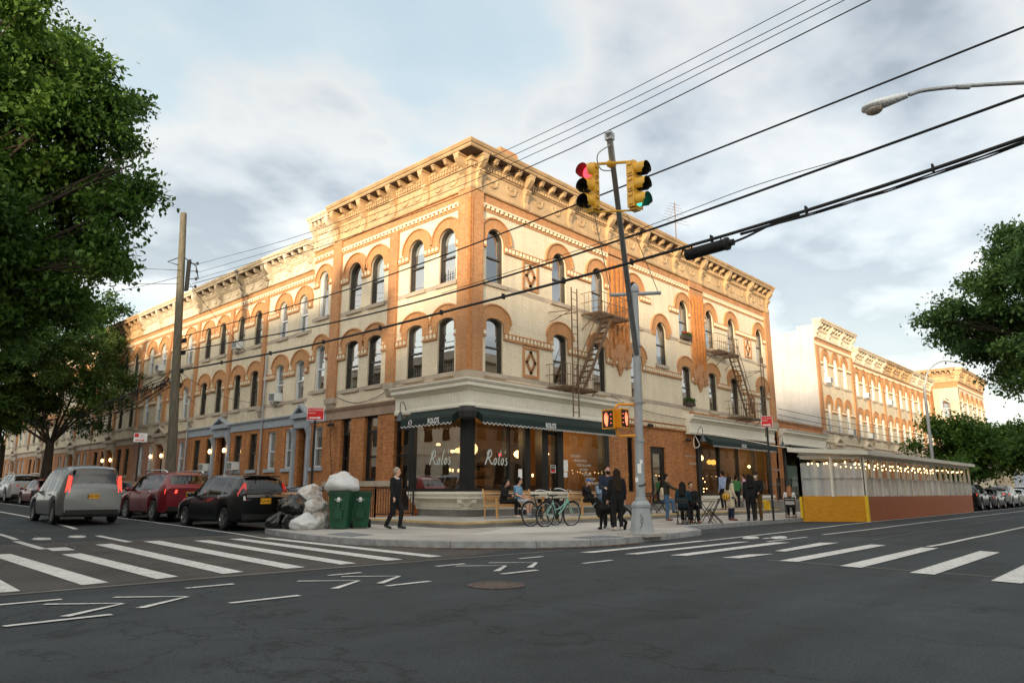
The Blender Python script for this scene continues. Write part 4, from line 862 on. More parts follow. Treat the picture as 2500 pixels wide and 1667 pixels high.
def closed(B, x0, x1, y0, y1, z, wallm='redbrick'):
    m = M(); m.box(x0 + .35, x1, y0 + .01, y0 + .3, 0, z); m.box(x0 + .35, x1, y1 - .3, y1 - .01, 0, z); m.box(x1 - .3, x1, y0 + .3, y1 - .3, 0, z); m.build('rear_wall', wallm, B)
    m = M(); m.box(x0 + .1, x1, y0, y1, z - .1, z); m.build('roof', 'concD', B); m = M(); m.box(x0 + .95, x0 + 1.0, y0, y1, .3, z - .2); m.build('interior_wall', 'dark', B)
LA = dict(LV); LA.update(s2=5.86, t2=8.02, s3=9.40, t3=11.68, top=12.3, zb=12.84, zt=14.45, w=.80, R3=.72, hw=.66, a2=8.5, c3=11.1, c2=7.45)
def row(y0, y1, label, fm, wall, cor, trim, W, pil, wins, doors, tower=None, bk=3, bm_='orange', lamps=True):
    b = thing('row_house', (0, y0, 0), label, 'building', 'row houses along the left street')
    s = y0
    if tower:
        upper(b, TL, y0, tower, [(y0 + tower) / 2 - .06], LA, fm, wall, cor=cor, bracks=[y0 + .2, tower - .16], z0=4.7, arches='arch'); s = tower
        m = M(); m.box(.3, 4, tower - .3, tower, 11, 14.3); m.box(.3, 4, y0, tower, 14.2, 14.3); m.build('tower_wall', 'redbrick', b)
    n = bk; br = [s + .2 + (y1 - s - .4) * i / n for i in range(n + 1)]
    upper(b, TL, s, y1, W, LR, fm, wall, pil=pil, cor=cor, bracks=br, z0=4.7, mods=2)
    ground(b, TL, y0, y1, wins, doors, fm, trim, bm_, lamps=lamps); closed(b, 0, 11, y0, y1, 12.3)
    return b
row(9.4, 15.5, 'cream row house with white window frames and raised end bay beside the corner building', 'wframe', 'cream', 'pale', 'greytrim', [11.98, 13.92], [], [(9.68, 10.48), (12.2, 13.0), (13.88, 14.68)], [(11.05, 11.75)], tower=11.15, bk=2, lamps=False)
row(15.5, 24.2, 'row house with dark windows and a dirty grey cornice behind the utility pole wires', 'bframe', 'cream2', 'weath', 'greytrim', [16.55, 18.5, 20.75, 22.7], [(15.5, 15.85), (19.42, 19.82), (23.85, 24.2)], [(15.82, 16.6), (17.5, 18.3), (20.95, 21.75), (22.6, 23.4)], [(19.2, 20.4)])
row(24.2, 33.1, 'row house with pale painted brick and a pale cornice just left of the utility pole', 'wframe', 'cream2', 'pale', 'stone', [25.25, 27.3, 29.35, 31.4], [(28.1, 28.5), (32.75, 33.1)], [(24.8, 25.6), (26.3, 27.1), (29.6, 30.4), (31.2, 32.0)], [(27.75, 28.9)], bm_='redbrick')
for k, (y0, lb, fm, co, tr, bb) in enumerate([(33.1, 'row house with dark windows half hidden by the leafy street tree', 'bframe', 'tan', 'stone', 'orange'), (42, 'row house glimpsed behind the trunk of the street tree', 'wframe', 'pale', 'stone', 'redbrick'), (51, 'distant row house with dark windows beyond the street trees', 'bframe', 'weath', 'stone', 'orange'), (60, 'farthest row house on the left street, at the edge of the photo', 'wframe', 'tan', 'stone', 'redbrick'), ]):
    y1 = y0 + 9; row(y0, y1, lb, fm, 'cream2', co, tr, [y0 + 1.1, y0 + 3.1, y0 + 5.3, y0 + 7.3], [(y0 + 4.05, y0 + 4.4), (y1 - .35, y1)], [(y0 + .7, y0 + 1.5), (y0 + 2.2, y0 + 3.0), (y0 + 5.5, y0 + 6.3), (y0 + 7.1, y0 + 7.9)], [(y0 + 3.7, y0 + 4.8)], lamps=k == 0)
# one-storey shop beyond the corner building
nb = thing('shop_building', (27.5, 0, 0), 'low one-storey brick shop with a green awning between the corner building and a white wall', 'building')
m = M(TR); m.slab([(27.5, .14), (35.7, .14), (35.7, 5.75), (27.5, 5.75)], [[(28.2, .34), (34.8, .34), (34.8, 4.2), (28.2, 4.2)]], -.3, 0); m.build('wall', 'orange', nb); m = M(TR); m.box(27.5, 35.7, -.35, .08, 5.75, 5.85); m.build('coping', 'bstone', nb)
bp1(CP, 27.75, 35.5, 'white', 'shop_cornice', par=nb); m = M(TR)
for a, b in ((28.2, 28.6), (31.4, 31.5), (34.5, 34.8)): m.box(a, b, -.1, .08, .34, 4.2)
m.build('shop_frame', 'black', nb); m = M(TR); m.poly([(28.6, 0.02, 1), (34.5, 0.02, 1), (34.5, 0.02, 4.1), (28.6, 0.02, 4.1)]); m.build('shop_window', 'glassS', nb); awning(TR, 28.5, 34.6, nb, o0=.38, o1=.9)
m = M(TR); m.poly([(28.7, -.05, 1.0), (34.4, -.05, 1.0), (34.4, -.05, 2.9), (28.7, -.05, 2.9)]); m.build('window_film', P('pale_green_film', (.35, .47, .45), .5), nb)
m = M(); m.box(27.5, 35.7, .3, 12, 5.3, 5.4); m.box(27.5, 35.7, 4, 4.2, 0, 5.3); m.build('roof', 'concD', nb)
m = M(TR); m.box(28.2, 34.8, -.05, .1, .3, 1.0); m.build('stall_riser', 'black', nb)
# far row on the right street
LF = dict(LV); LF.update(zt=14.0, zb=12.6, top=12.05, w=.85, R3=.80, hw=.78)
LG = dict(LR); LG.update(s2=5.6, t2=7.6, s3=9.0, t3=11.0, top=11.35, zb=11.75, zt=13.0, w=.8, R3=.8, hw=.78)
def frow(x0, x1, label, W, L, cor, pil, nb_, doors):
    b = thing('row_house', (x0, 0, 0), label, 'building', 'row houses along the right street'); br = [x0 + .2 + (x1 - x0 - .4) * i / nb_ for i in range(nb_ + 1)]
    upper(b, TR, x0, x1, W, L, 'wframe', 'cream2', pil=pil, cor=cor, bracks=br, z0=4.7, mods=3); ground(b, TR, x0, x1, [(u - .4, u + .4) for u in W if all(abs(u - (a + c) / 2) > 1 for a, c in doors)], doors, 'wframe', 'pale', lamps=False)
    m = M(); m.box(x0 + .31, x1, 11.7, 12, 0, 12); m.box(x1 - .3, x1, .35, 11.7, 0, 12); m.build('rear_wall', 'redbrick', b); m = M(); m.box(x0 + .3, x1, .3, 12, L['top'] - .2, L['top'] - .1); m.build('roof', 'concD', b); m = M(); m.box(x0 + .3, x1, 1.0, 1.05, .3, L['top'] - .2); m.build('interior_wall', 'dark', b); return b
b = frow(35.7, 43.9, 'tall end row house with a blank white painted side wall', [37.6, 39.75, 41.8], LF, 'pale', [(35.7, 36.3), (43.4, 43.9)], 3, [(38.1, 39.2)])
m = M(); m.poly([(35.69, 0.0, 5.5), (35.69, 12.3, 5.5), (35.69, 12.3, 12.6), (35.69, 3.0, 13.2), (35.69, 1.2, 13.3), (35.69, 1.2, 13.6), (35.69, 0, 13.6)]); m.v += [(35.99, y, z) for _, y, z in m.v]; m.mi += [0]; m.f += [tuple(range(7, 14))]
for k in range(7): m.face((k, (k + 1) % 7, 7 + (k + 1) % 7, 7 + k))
m.build('side_wall', 'whitebrick', b)
frow(43.9, 51.9, 'far row house beside the tall white-walled one on the right street', [44.75, 46.5, 48.9, 50.9], LG, 'pale', [(47.2, 47.6), (51.5, 51.9)], 3, [(45.0, 46.1)])
frow(51.9, 60.4, 'middle far row house on the right street, above the dining shed', [53.1, 55.2, 57.4, 59.4], LG, 'tan', [(56.0, 56.35), (60.0, 60.4)], 3, [(53.4, 54.6)])
frow(60.4, 68.8, 'far row house beside the curved street lamp on the right street', [61.7, 63.8, 65.9, 67.7], LG, 'pale', [(64.6, 64.95), (68.4, 68.8)], 3, [(62.0, 63.2)])
e = thing('end_house', (68.8, -2.4, 0), 'golden sunlit end house that juts forward above the far trees', 'building')
TE = lambda u, o, z: (u, -2.4 - o, z); TS = lambda u, o, z: (70.46 - o, u, z)
LH = dict(LF); LH.update(zt=14.4, zb=12.9, top=12.3)
upper(e, TE, 70.5, 84, [72, 74.5, 77, 79.5, 82], LH, 'wframe', 'cream2', cor='tan', bracks=[70.8, 74, 77.2, 80.4, 83.7], z0=0)
m = M(); m.box(70.5, 84, 8, 8.3, 0, 12.4); m.box(70.5, 84, -2, 8, 12, 12.2); m.box(71.2, 84, -1.2, -1.15, 0, 12); m.build('rear_wall', 'redbrick', e)
m = M(TS); m.slab([(-2.4, 0), (8, 0), (8, 12.3), (-2.4, 12.3)], [opening('arch', .9, 2.1, -1.1, 9.1)], -.3, 0); m.build('wall', 'cream2', e); window(e, TS, -1.1, 9.1, 'arch', .9, 2.1, 'wframe').rotation_euler = (0, 0, R(-90)); m = M(TS); m.box(-2.4, 8, -.3, .03, 12.3, 12.9); m.build('parapet', 'orangeU', e); cornice(e, TS, -2.4, 6, 12.9, 14.4, 'tan', [-2.1, 0, 2, 4], m0=False)
m = M(TR); m.box(68.8, 70.5, -.3, 0, 0, 12.5); m.build('link_wall', 'orange', e)
# low sheds beyond the end house
g = thing('garage', (88, -4, 0), 'low pale garage with roller doors at the far end of the right street', 'building')
m = M(); m.box(86, 120, -4, 4, 0, 5); m.build('wall', 'pale', g); m = M(); m.box(86.5, 90, -4.06, -4, 0, 3.4); m.box(91, 95, -4.06, -4, 0, 3.4); m.build('roller_door', 'greytrim', g); m = M(); m.box(86, 120, -4.2, 4, 5, 5.3); m.build('roof', 'concD', g)
# ------------------------------------------------------------------ buildings across the two streets (they shade the corner and show in the glass)
def opposite(x0, x1, y0, y1, z, label, faces):
    b = thing('apartment_building', ((x0 + x1) / 2, (y0 + y1) / 2, 0), label, 'building'); m = M(); m.box(x0, x1, y0, y1, 0, z); m.build('wall', 'cream2', b)
    m = M(); wv = []
    for T, a, c in faces:
        n = int((c - a) / 2.2); m.T = T; m.m = 0
        for k in range(n):
            u = a + (k + .5) * (c - a) / n
            for zz in (1.5, 5.4, 8.9): m.box(u - .45, u + .45, 0, .03, zz, zz + 2.0)
        m.m = 1; m.box(a, c, 0, .05, 4.3, 4.7); m.box(a, c, 0, .6, z - .4, z + .3)
    m.build('window_bays', ['carglass', 'pale'], b); return b
opposite(-130, -22, -60, -23.5, 15.4, 'cream apartment building across the junction behind the camera', [(lambda u, o, z: (u, -23.5 + o, z), -130, -22), (lambda u, o, z: (-22 + o, u, z), -60, -23.5)])
opposite(-130, -22.5, -2.5, 70, 12.8, 'cream row across the left street, opposite the row houses', [(lambda u, o, z: (-22.5 + o, u, z), -2.5, 70), (lambda u, o, z: (u, -2.5 - o, z), -130, -22.5)])
opposite(2, 80, -50, -23.5, 12.5, 'cream row across the right street, opposite the shop', [(lambda u, o, z: (u, -23.5 + o, z), 2, 80), (lambda u, o, z: (2 - o, u, z), -50, -23.5)])
# ------------------------------------------------------------------ fire escapes
def fire(fe, plats, stair, lad, strut, T=TR):
    for a, b, z, d_, hole in plats:
        m = M(T); n = int(d_ / .075)
        for k in range(n + 1): m.bar((a, .06 + k * d_ / n, z), (b, .06 + k * d_ / n, z), .03, .02)
        for u in (a, (a + b) / 2, b): m.bar((u, 0, z - .04), (u, d_ + .08, z - .04), .04, .06); m.bar((u, d_ * .95, z - .06), (u, .02, z - .75), .03)
        m.bar((a, d_ + .08, z), (b, d_ + .08, z), .03, .08); m.build('platform', 'rust', fe)
        m = M(T); zr = z + .95
        for zz in (z + .5, zr): m.bar((a, 0, zz), (a, d_ + .07, zz), .025); m.bar((b, 0, zz), (b, d_ + .07, zz), .025); m.bar((a, d_ + .07, zz), (b, d_ + .07, zz), .025)
        n = max(4, int((b - a) / .22))
        for k in range(n + 1): u = a + (b - a) * k / n; m.bar((u, d_ + .07, z), (u, d_ + .07, zr), .016)
        for o in (.2, .45, .7): m.bar((a, o, z), (a, o, zr), .016); m.bar((b, o, z), (b, o, zr), .016)
        m.build('railing', 'rust', fe)
    (ua, za), (ub, zb) = stair; m = M(T)
    for o in (.30, .78): m.bar((ua, o, za), (ub, o, zb), .05, .14); m.bar((ua, o, za + .85), (ub, o, zb + .85), .025); [m.bar((ua + (ub - ua) * f, o, za + (zb - za) * f), (ua + (ub - ua) * f, o, za + (zb - za) * f + .85), .02) for f in (.05, .5, .95)]
    n = 13
    for k in range(1, n): f = k / n; m.box(min(ua + (ub - ua) * f - .1, ua + (ub - ua) * f + .1), ua + (ub - ua) * f + .1, .30, .78, za + (zb - za) * f - .012, za + (zb - za) * f + .012)
    m.build('stair', 'rust', fe)
    (la, lb, l0, l1) = lad; m = M(T)
    for u in (la, lb): m.bar((u, 1.0, l0), (u, 1.0, l1), .04)
    k = l0 + .2
    while k < l1: m.bar((la, 1.0, k), (lb, 1.0, k), .022); k += .3
    m.bar((la, 1.0, strut), (la - .35, 0, strut), .03); m.bar((la, 1.0, strut), (la - .35, 0.05, strut - .45), .025); m.bar((lb, 1.0, strut), (lb, 0, strut), .03); m.build('ladder', 'rust', fe)
fe = thing('fire_escape', (5, 0, 5)); fe.parent = B; fire(fe, [(4.45, 6.75, 5.45, .88, 0), (6.95, 9.35, 9.05, .88, 0)], ((8.25, 9.05), (6.05, 5.5)), (4.98, 5.36, 4.2, 9.7), 8.7)
fe = thing('fire_escape', (19, 0, 5)); fe.parent = B; fire(fe, [(18.15, 20.75, 8.95, .88, 0), (20.6, 23.3, 5.42, .88, 0)], ((20.85, 8.95), (22.75, 5.5)), (23.5, 23.86, 4.4, 9.3), 8.4)
# ------------------------------------------------------------------ utility poles and wires
up = thing('utility_pole', (-4.4, 15.0, .3), 'leaning grey timber utility pole on the left pavement', 'utility pole')
m = M(); m.tube([(-4.4, 15.0, .2), (-4.4, 15.8, 7), (-4.4, 16.4, 12), (-4.4, 16.83, 15.2)], [.225, .20, .175, .155], 14); m.build('pole_shaft', 'pole', up, smooth='auto')
m = M()
for z in (11.2, 11.6, 12.0, 12.4): m.cyl((-4.18, 16.15, z), (-3.9, 15.8, z), .02, n=6); m.sph((-3.88, 15.78, z), .07, .07, .09, 8, 5)
m.box(-4.2, -4.1, 16.0, 16.3, 11.0, 12.6); m.build('insulator_rack', 'visin', up)
m = M(); m.tube([(-4.6, 16.4, 12.3), (-4.9, 16.9, 12.5), (-4.4, 16.4, 12.8), (-3.9, 15.9, 12.3), (-3.8, 15.7, 11.6)], .03, 6)
for z in (6.2, 6.9, 7.8, 8.4): m.box(-4.22, -4.1, 15.6, 15.9, z - .1, z + .1)
m.build('cable_loop', 'rubber', up)
p2 = thing('utility_pole', (-4.3, -22.5, 0), 'timber utility pole on the near kerb, just out of the photo', 'utility pole'); m = M(); m.cyl((-4.3, -22.5, 0), (-4.3, -22.5, 14), .22, .17, 12); m.build('pole_shaft', 'pole', p2)
def sag(p, q, s, n=24):
    p = Vector(p); q = Vector(q); return [p.lerp(q, k / n) - Vector((0, 0, 4 * s * (k / n) * (1 - k / n))) for k in range(n + 1)]
def wire(pts, r, label, name='overhead_cable', group='cables crossing the junction'):
    m = M(); m.tube(pts, r, 6); return tag(m.build(name, 'rubber', smooth=True), label, 'cable', group)
def cw(pts, n=5): return cat([Vector(p) for p in pts], n)
w1 = [(-4.25, 15.7, 6.9), (-4.2, 4.5, 6.52), (-4.2, -4.1, 6.48), (-4.2, -10, 6.52), (-4.2, -15.6, 6.75), (-4.25, -22.3, 7.35)]
wire(cw(w1), .034, 'thickest black cable, the lowest of the wires across the shop corner')
m = M(); P_ = cw(w1, 8); m.tube([p + Vector((.05, 0, .045)) for p in P_], .014, 5)
for p in P_[::3]: m.box(p.x - .03, p.x + .09, p.y - .015, p.y + .015, p.z - .05, p.z + .10)
for k in range(3): m.tube([p + Vector((.03 * math.sin(p.y * 1.3 + 2 * k), 0, -.06 - .05 * math.exp(-((p.y + 15.5) / 2.2) ** 2) + .025 * math.cos(p.y * 1.5 + 2 * k))) for p in P_ if p.y < -12.6], .016, 5)
tag(m.build('messenger_wire', 'rubber'), 'bundle of thin wires lashed to the thickest black cable', 'cable', 'cables crossing the junction')
w2 = [(-4.25, 15.7, 7.85), (-4.2, 4.6, 7.22), (-4.2, -2.9, 7.02), (-4.2, -9.7, 7.16), (-4.2, -15.1, 7.48), (-4.25, -22.3, 7.95)]
wire(cw(w2), .026, 'middle black cable passing just over the thickest one')
wire(cw([(-4.2, -3.2, 7.08), (-4.2, -9.6, 7.25), (-4.2, -13, 7.5), (-4.2, -15.2, 7.5)]), .008, 'hair-thin wire running close above the middle black cable')
wire(cw([(-4.25, 15.9, 8.6), (-4.2, 4.7, 8.27), (-4.2, -.7, 8.23), (-4.2, -8.7, 8.46), (-4.25, -22.3, 9.05)]), .020, 'single cable passing behind the traffic signals')
for x, zs, lb in ((-4.0, (12.3, 11.05, 10.85, 11.26), 'uppermost thin wire across the sky'), (-3.9, (11.9, 10.8, 10.6, 10.98), 'second thin wire from the top across the sky'), (-3.85, (11.6, 10.55, 10.36, 10.82), 'third thin wire from the top across the sky'), (-4.05, (11.3, 10.3, 10.02, 10.54), 'lowest thin wire of the high set, meeting the signal pole top')):
    wire(cw([(x, 15.8, zs[0]), (-4.2, 4.2, zs[1]), (-4.2, -6.4, zs[2]), (-4.2, -15, zs[3]), (-4.25, -22.3, zs[3] + .55)]), .009 if lb[0] != 'l' else .013, lb)
wire(sag((-4.9, -15.0, 12.2), (-10.5, -20.8, 7.0), .05), .028, 'black cable dropping steeply at the top right corner of the photo')
sp_ = thing('splice_case', (-4.2, -12, 6.43), 'ribbed black splice case hung from the thickest cable', 'splice case', )
m = M(); pr = [(0, 0)]; n = 26
for k in range(n): pr += [(.125, .02 + k * .035), (.125, .036 + k * .035), (.112, .038 + k * .035), (.112, .053 + k * .035)]
pr += [(.14, .95), (.14, 1.02), (.07, 1.04), (.07, 1.14), (.0, 1.14)]; m.lathe(pr, (0, 0, 0), 16, 'y'); m.v = [(-4.2 + x, -11.45 - y, 6.36 - z + .03 * y) for x, y, z in m.v]; m.build('case', 'rubber', sp_, smooth='auto')
m = M(); m.tube(cw([(-4.2, -12.58, 6.39), (-4.2, -12.9, 6.44), (-4.2, -13.5, 6.58), (-4.2, -14, 6.62)]), .025, 6); m.bar((-4.2, -11.6, 6.45), (-4.2, -11.6, 6.56), .02); m.bar((-4.2, -12.3, 6.45), (-4.2, -12.3, 6.6), .02); m.build('cable_tail', 'rubber', sp_)
# tangle running away along the left street
rg = random.Random(2); m = M()
for k in range(7): m.tube([p + Vector((rg.uniform(-.06, .06), 0, rg.uniform(-.1, .1))) for p in sag((-4.5, 15.9, 6.9 - .12 * k), (-4.6, 42, 6.3), .7 + .12 * k, 20)], .022, 4)
for k in range(60):
    t = rg.random() ** 1.5; y = 16.5 + 9 * t; c = Vector((-4.5, y, 6.5 - .035 * (y - 16) - .25 * rg.random())); m.tube([c + Vector((rg.uniform(-.12, .12), rg.uniform(-.4, .4), rg.uniform(-.3, .22))) for _ in range(4)], .014, 4)
tag(m.build('cable_tangle', 'rubber'), 'messy bundle of black cables leaving the utility pole along the left street', 'cable')
for k, (q, lb) in enumerate([((-1.0, 14.9, 5.6), 'looped service wire from the pole to the white-framed row house'), ((-.3, 22.9, 6.2), 'service wire from the pole to the row house with dark windows'), ((-.3, 17.2, 8.6), 'long service wire slanting down to the dark-windowed row house')]): wire(sag((-4.2, 15.9, 11.4 if k == 2 else 6.9), q, .3 if k != 2 else .1), .012, lb, 'service_wire', 'service wires on the left street')
for k, (z, r) in enumerate(((12.9, .012), (9.9, .012), (11.5, .012))): wire(sag((-4.5, 16.2, 12.0 - .35 * k), ((-17, 24, z) if k != 1 else (-14, 30, z)), .4), r, ('topmost', 'lowest', 'middle')[k] + ' wire leaving the pole toward the big left tree', 'service_wire', 'service wires on the left street')
for k, (z0, z1) in enumerate(((6.5, 7.2), (6.1, 6.6), (5.6, 5.9))): wire(sag((27.6, -.2, z0), (90, -7, z1), .8), .018, ('top', 'middle', 'bottom')[k] + ' wire strung along the far right street row', 'service_wire', 'wires along the right street')
# wall clutter on the corner block
def clutter(pts, lb): m = M(); m.tube(cw(pts, 6), .014, 5); tag(m.build('wall_cable', 'rubber'), lb, 'cable')
clutter([(9.0, -.08, 5.55), (10.5, -.1, 5.2), (13, -.1, 5.0), (16, -.1, 4.95), (19, -.12, 4.9), (24, -.12, 4.85), (27, -.12, 4.8)], 'sagging black cable stapled along the right wall above the door')
clutter([(-.05, 9.2, 5.6), (-.06, 7.2, 5.0), (-.06, 5.4, 5.15), (-.05, 4.7, 5.5)], 'loose looping wire on the left wall above the stone belt')
clutter([(-.06, 9.0, 4.4), (-.06, 8.9, 3.2), (-.06, 8.75, 2.4), (-.05, 8.7, 1.7)], 'thin wire hanging down the left brick wall')
for y, lb in ((15.25, 'pale downpipe between the two nearest row houses'), (24.3, 'downpipe beside the utility pole on the row house')):
    m = M(); m.cyl((-.1, y, .6), (-.1, y, 8.2), .05, n=8); tag(m.build('downpipe', 'galv'), lb, 'downpipe')
# ------------------------------------------------------------------ traffic signal
tl = thing('traffic_signal', (-2.18, -8.72, .14), 'grey traffic signal pole with yellow signal heads on the kerb corner', 'traffic signal')
m = M(); m.box(-2.62, -1.74, -9.16, -8.28, .12, .2); m.build('footing', 'conc', tl)
m = M(); m.lathe([(.315, .2), (.305, .24), (.225, .80), (.245, .83), (.245, .89), (.20, .95), (.15, .98), (.15, 1.04), (.12, 1.06)], (-2.18, -8.72, 0), 8); m.build('base', 'tlgrey', tl)
m = M(); m.tube([(-2.18, -8.72, 1.0), (-2.17, -8.74, 3.5), (-2.16, -8.77, 6.45)], [.118, .105, .085], 16); m.lathe([(.09, 6.45), (.11, 6.47), (.11, 6.58), (.07, 6.66), (.0, 6.72)], (-2.16, -8.77, 0), 14)
for z in (2.45, 3.45, 4.95): m.lathe([(.125, z), (.125, z + .06)], (-2.17, -8.75, 0), 16)
m.build('pole_shaft', 'tlgrey', tl, smooth='auto')
A0 = Vector((-2.3, -8.82, 4.85)); A1 = Vector((-5.87, -10.65, 8.85)); ad = (A1 - A0).normalized()
m = M(); m.tube([A0 - ad * .3, A1], [.075, .06], 12); m.build('mast_arm', 'tlarm', tl, smooth='auto')
m = M(); m.tube([A1 - ad * .65, A1 + ad * .15], [.075, .07], 10); m.box(A1.x - .08, A1.x + .08, A1.y - .08, A1.y + .08, A1.z - .05, A1.z + .12); m.tube(cw([A1 + Vector((.02, 0, -.15)), A1 + Vector((-.12, .25, -.35)), A1 + Vector((.05, .3, -.62)), A1 - ad * .75]), .015, 5); m.build('arm_cap', 'galv', tl)
hb = A0 + ad * ((8.42 - A0.z) / ad.z)           # where the signal bracket meets the arm
m = M(); br = Vector((.73, -.68, 0)); b0 = A0 + ad * ((6.4 - 4.85) / ad.z)
m.cyl((-2.16 - .38, -8.77 + .57, 6.41), (-2.16 + .38, -8.77 - .57, 6.41), .05, n=10); m.build('cross_bar', 'tlgrey', tl)
m = M(); m.tube([(-2.5, -8.22, 6.42), hb + Vector((-.35, .3, -1.2))], .010, 4); m.tube([(-1.82, -9.28, 6.42), hb + Vector((.2, -.2, -1.2))], .010, 4); m.build('guy_wire', 'galv', tl)
m = M(); cL = hb + Vector((-.33, .38, 0)); cR = hb + Vector((.22, -.40, 0))
m.tube([cL + Vector((0, 0, .02)), hb + Vector((-.05, 0, .02)), cR + Vector((0, 0, .02))], .035, 8); m.sph(hb + Vector((-.03, .02, .02)), .12, .12, .10, 10, 6); m.build('signal_bracket', 'tly', tl, smooth='auto'); m = M(); m.tube([cL - Vector((0, 0, 1.14)), cR - Vector((0, 0, 1.14))], .022, 6)
m.build('signal_bracket', 'tly', tl, smooth='auto')
def head(c, face, lit):
    "three-section head; c = top centre, face = unit vector the lamps point along"
    f = Vector(face); s_ = Vector((-f.y, f.x, 0)); up_ = Vector((0, 0, 1))
    h = thing('signal_head', c); h.parent = tl; h.location = Vector(c) - tl.location
    m = M()
    for k in range(3):
        z = -.2 - .365 * k; cc = Vector(c) + up_ * z; m.obox(cc, f, s_, up_, .09, .165, .168)
        m.obox(cc + f * .085, f, s_, up_, .012, .178, .178)
        for q in (-1, 1): m.obox(cc + s_ * .17 * q + up_ * .1, f, s_, up_, .05, .022, .022); m.obox(cc + s_ * .17 * q - up_ * .1, f, s_, up_, .05, .022, .022)
    m.obox(Vector(c) + up_ * .0, f, s_, up_, .06, .06, .03); m.obox(Vector(c) - up_ * 1.13, f, s_, up_, .08, .1, .02); m.build('housing', 'tly', h)
    for k, (mt, nm) in enumerate((('ledred', 'red'), ('lensdark', 'amber'), ('ledgreen', 'green'))):
        cc = Vector(c) + up_ * (-.2 - .365 * k); lt = lit == k; m = M()
        n = 18; ring = [cc + f * .10 + (s_ * math.cos(2 * PI * j / n) + up_ * math.sin(2 * PI * j / n)) * .142 for j in range(n)]
        m.face([m.pt(p) for p in ring]); m.build(nm + '_lens', mt if lt else 'lensdark', h, recalc=False)
        m = M(); a0, a1 = R(-48), R(228); nn = 16; i0 = []; i1 = []; j0 = []; j1 = []
        for j in range(nn + 1):
            a = a0 + (a1 - a0) * j / nn; d_ = s_ * math.cos(a) + up_ * math.sin(a); L = .27 if math.sin(a) > -.3 else .2
            i0.append(m.pt(cc + f * .09 + d_ * .158)); i1.append(m.pt(cc + f * (.09 + L) + d_ * .158 - up_ * .03)); j0.append(m.pt(cc + f * .09 + d_ * .152)); j1.append(m.pt(cc + f * (.09 + L) + d_ * .152 - up_ * .03))
        for j in range(nn):
            m.m = 0; m.face((i0[j], i0[j + 1], i1[j + 1], i1[j])); m.m = 1; m.face((j0[j], j0[j + 1], j1[j + 1], j1[j]))
        m.build('visor', ['tly', 'visin'], h, recalc=False)
        if lt:
            m = M(); m.sph(cc + f * .13, .02, n=6, m=4); m.build('lit_lamp', mt, h)
head(cL, (-1, 0, 0), 0); head(cR, (0, -1, 0), 2)
ps = Vector((-2.75, -8.35, 3.33))
m = M(); m.tube([(-2.2, -8.72, 3.42), (-2.6, -8.42, 3.42), (-2.66, -8.35, 3.32)], .035, 8); m.build('walk_bracket', 'tlo', tl); m = M(); m.tube([(-2.2, -8.72, 2.62), (-2.6, -8.42, 2.6), (-2.66, -8.35, 2.78)], .035, 8); m.build('walk_bracket', 'tlo', tl)
for nm, f, c in (('walk_signal', (-1, 0, 0), (-2.74, -8.26, 3.03)), ('walk_signal', (0, -1, 0), (-2.56, -8.46, 3.05))):
    f = Vector(f); s_ = Vector((-f.y, f.x, 0)); u_ = Vector((0, 0, 1)); c = Vector(c); h = thing(nm, c); h.parent = tl; h.location = c - tl.location
    m = M(); m.obox(c - f * .02, f, s_, u_, .11, .175, .235); m.obox(c + f * .1, f, s_, u_, .02, .19, .25); m.build('housing', 'tlo', h); m = M(); m.obox(c + f * .125, f, s_, u_, .003, .155, .215); m.build('face_plate', 'visin', h)
    m = M(); k = 1 if f.x else -1
    hand = [(.0, -.2), (-.07, -.1), (-.09, .02), (-.07, .15), (-.045, .15), (-.045, .04), (-.02, .19), (.005, .19), (.005, .05), (.03, .17), (.05, .165), (.045, .03), (.075, .11), (.095, .10), (.08, -.06), (.055, -.2)]
    for t in tessellate_polygon([[Vector((*p, 0)) for p in hand]]): m.face([m.pt(c + f * .131 + s_ * (hand[i][0] * .72 - .05 * k) + u_ * hand[i][1] * .9) for i in t])
    m.build('hand_symbol', 'ledhand', h)
    for z in (-.11, 0, .11): m = M(); m.sph(c + f * .131 + s_ * .10 * k + u_ * z, .013, n=6, m=4); m.build('count_lamp', 'ledhand', h)
m = M()
for x, y, z, w_, h_ in ((-2.30, -8.78, 1.78, .05, .12), (-2.27, -8.82, 1.95, .035, .05), (-2.31, -8.7, 1.5, .04, .06)): m.obox((x + .0, y - .012, z), (.68, -.73, 0), (.73, .68, 0), (0, 0, 1), w_, .004, h_)
m.build('sticker', 'swhite', tl); m = M(); m.ribbon([Vector(p) for p in ((-.1, -.03), (.05, -.02), (.1, 0), (.04, .03))], .035, lambda u, v: (-2.27 + .73 * u, -8.84 - .68 * u, 1.38 + v))
q = cat([Vector(p) for p in ((-.08, -.2), (.0, -.1), (-.07, -.02), (.02, .05), (-.06, .1), (.0, .16), (.05, .02), (-.03, -.15))], 5); m.ribbon(q, .014, lambda u, v: (-2.42 + .6 * u, -8.885 - .35 * u, .5 + v)); m.build('graffiti', 'visin', tl, recalc=False)
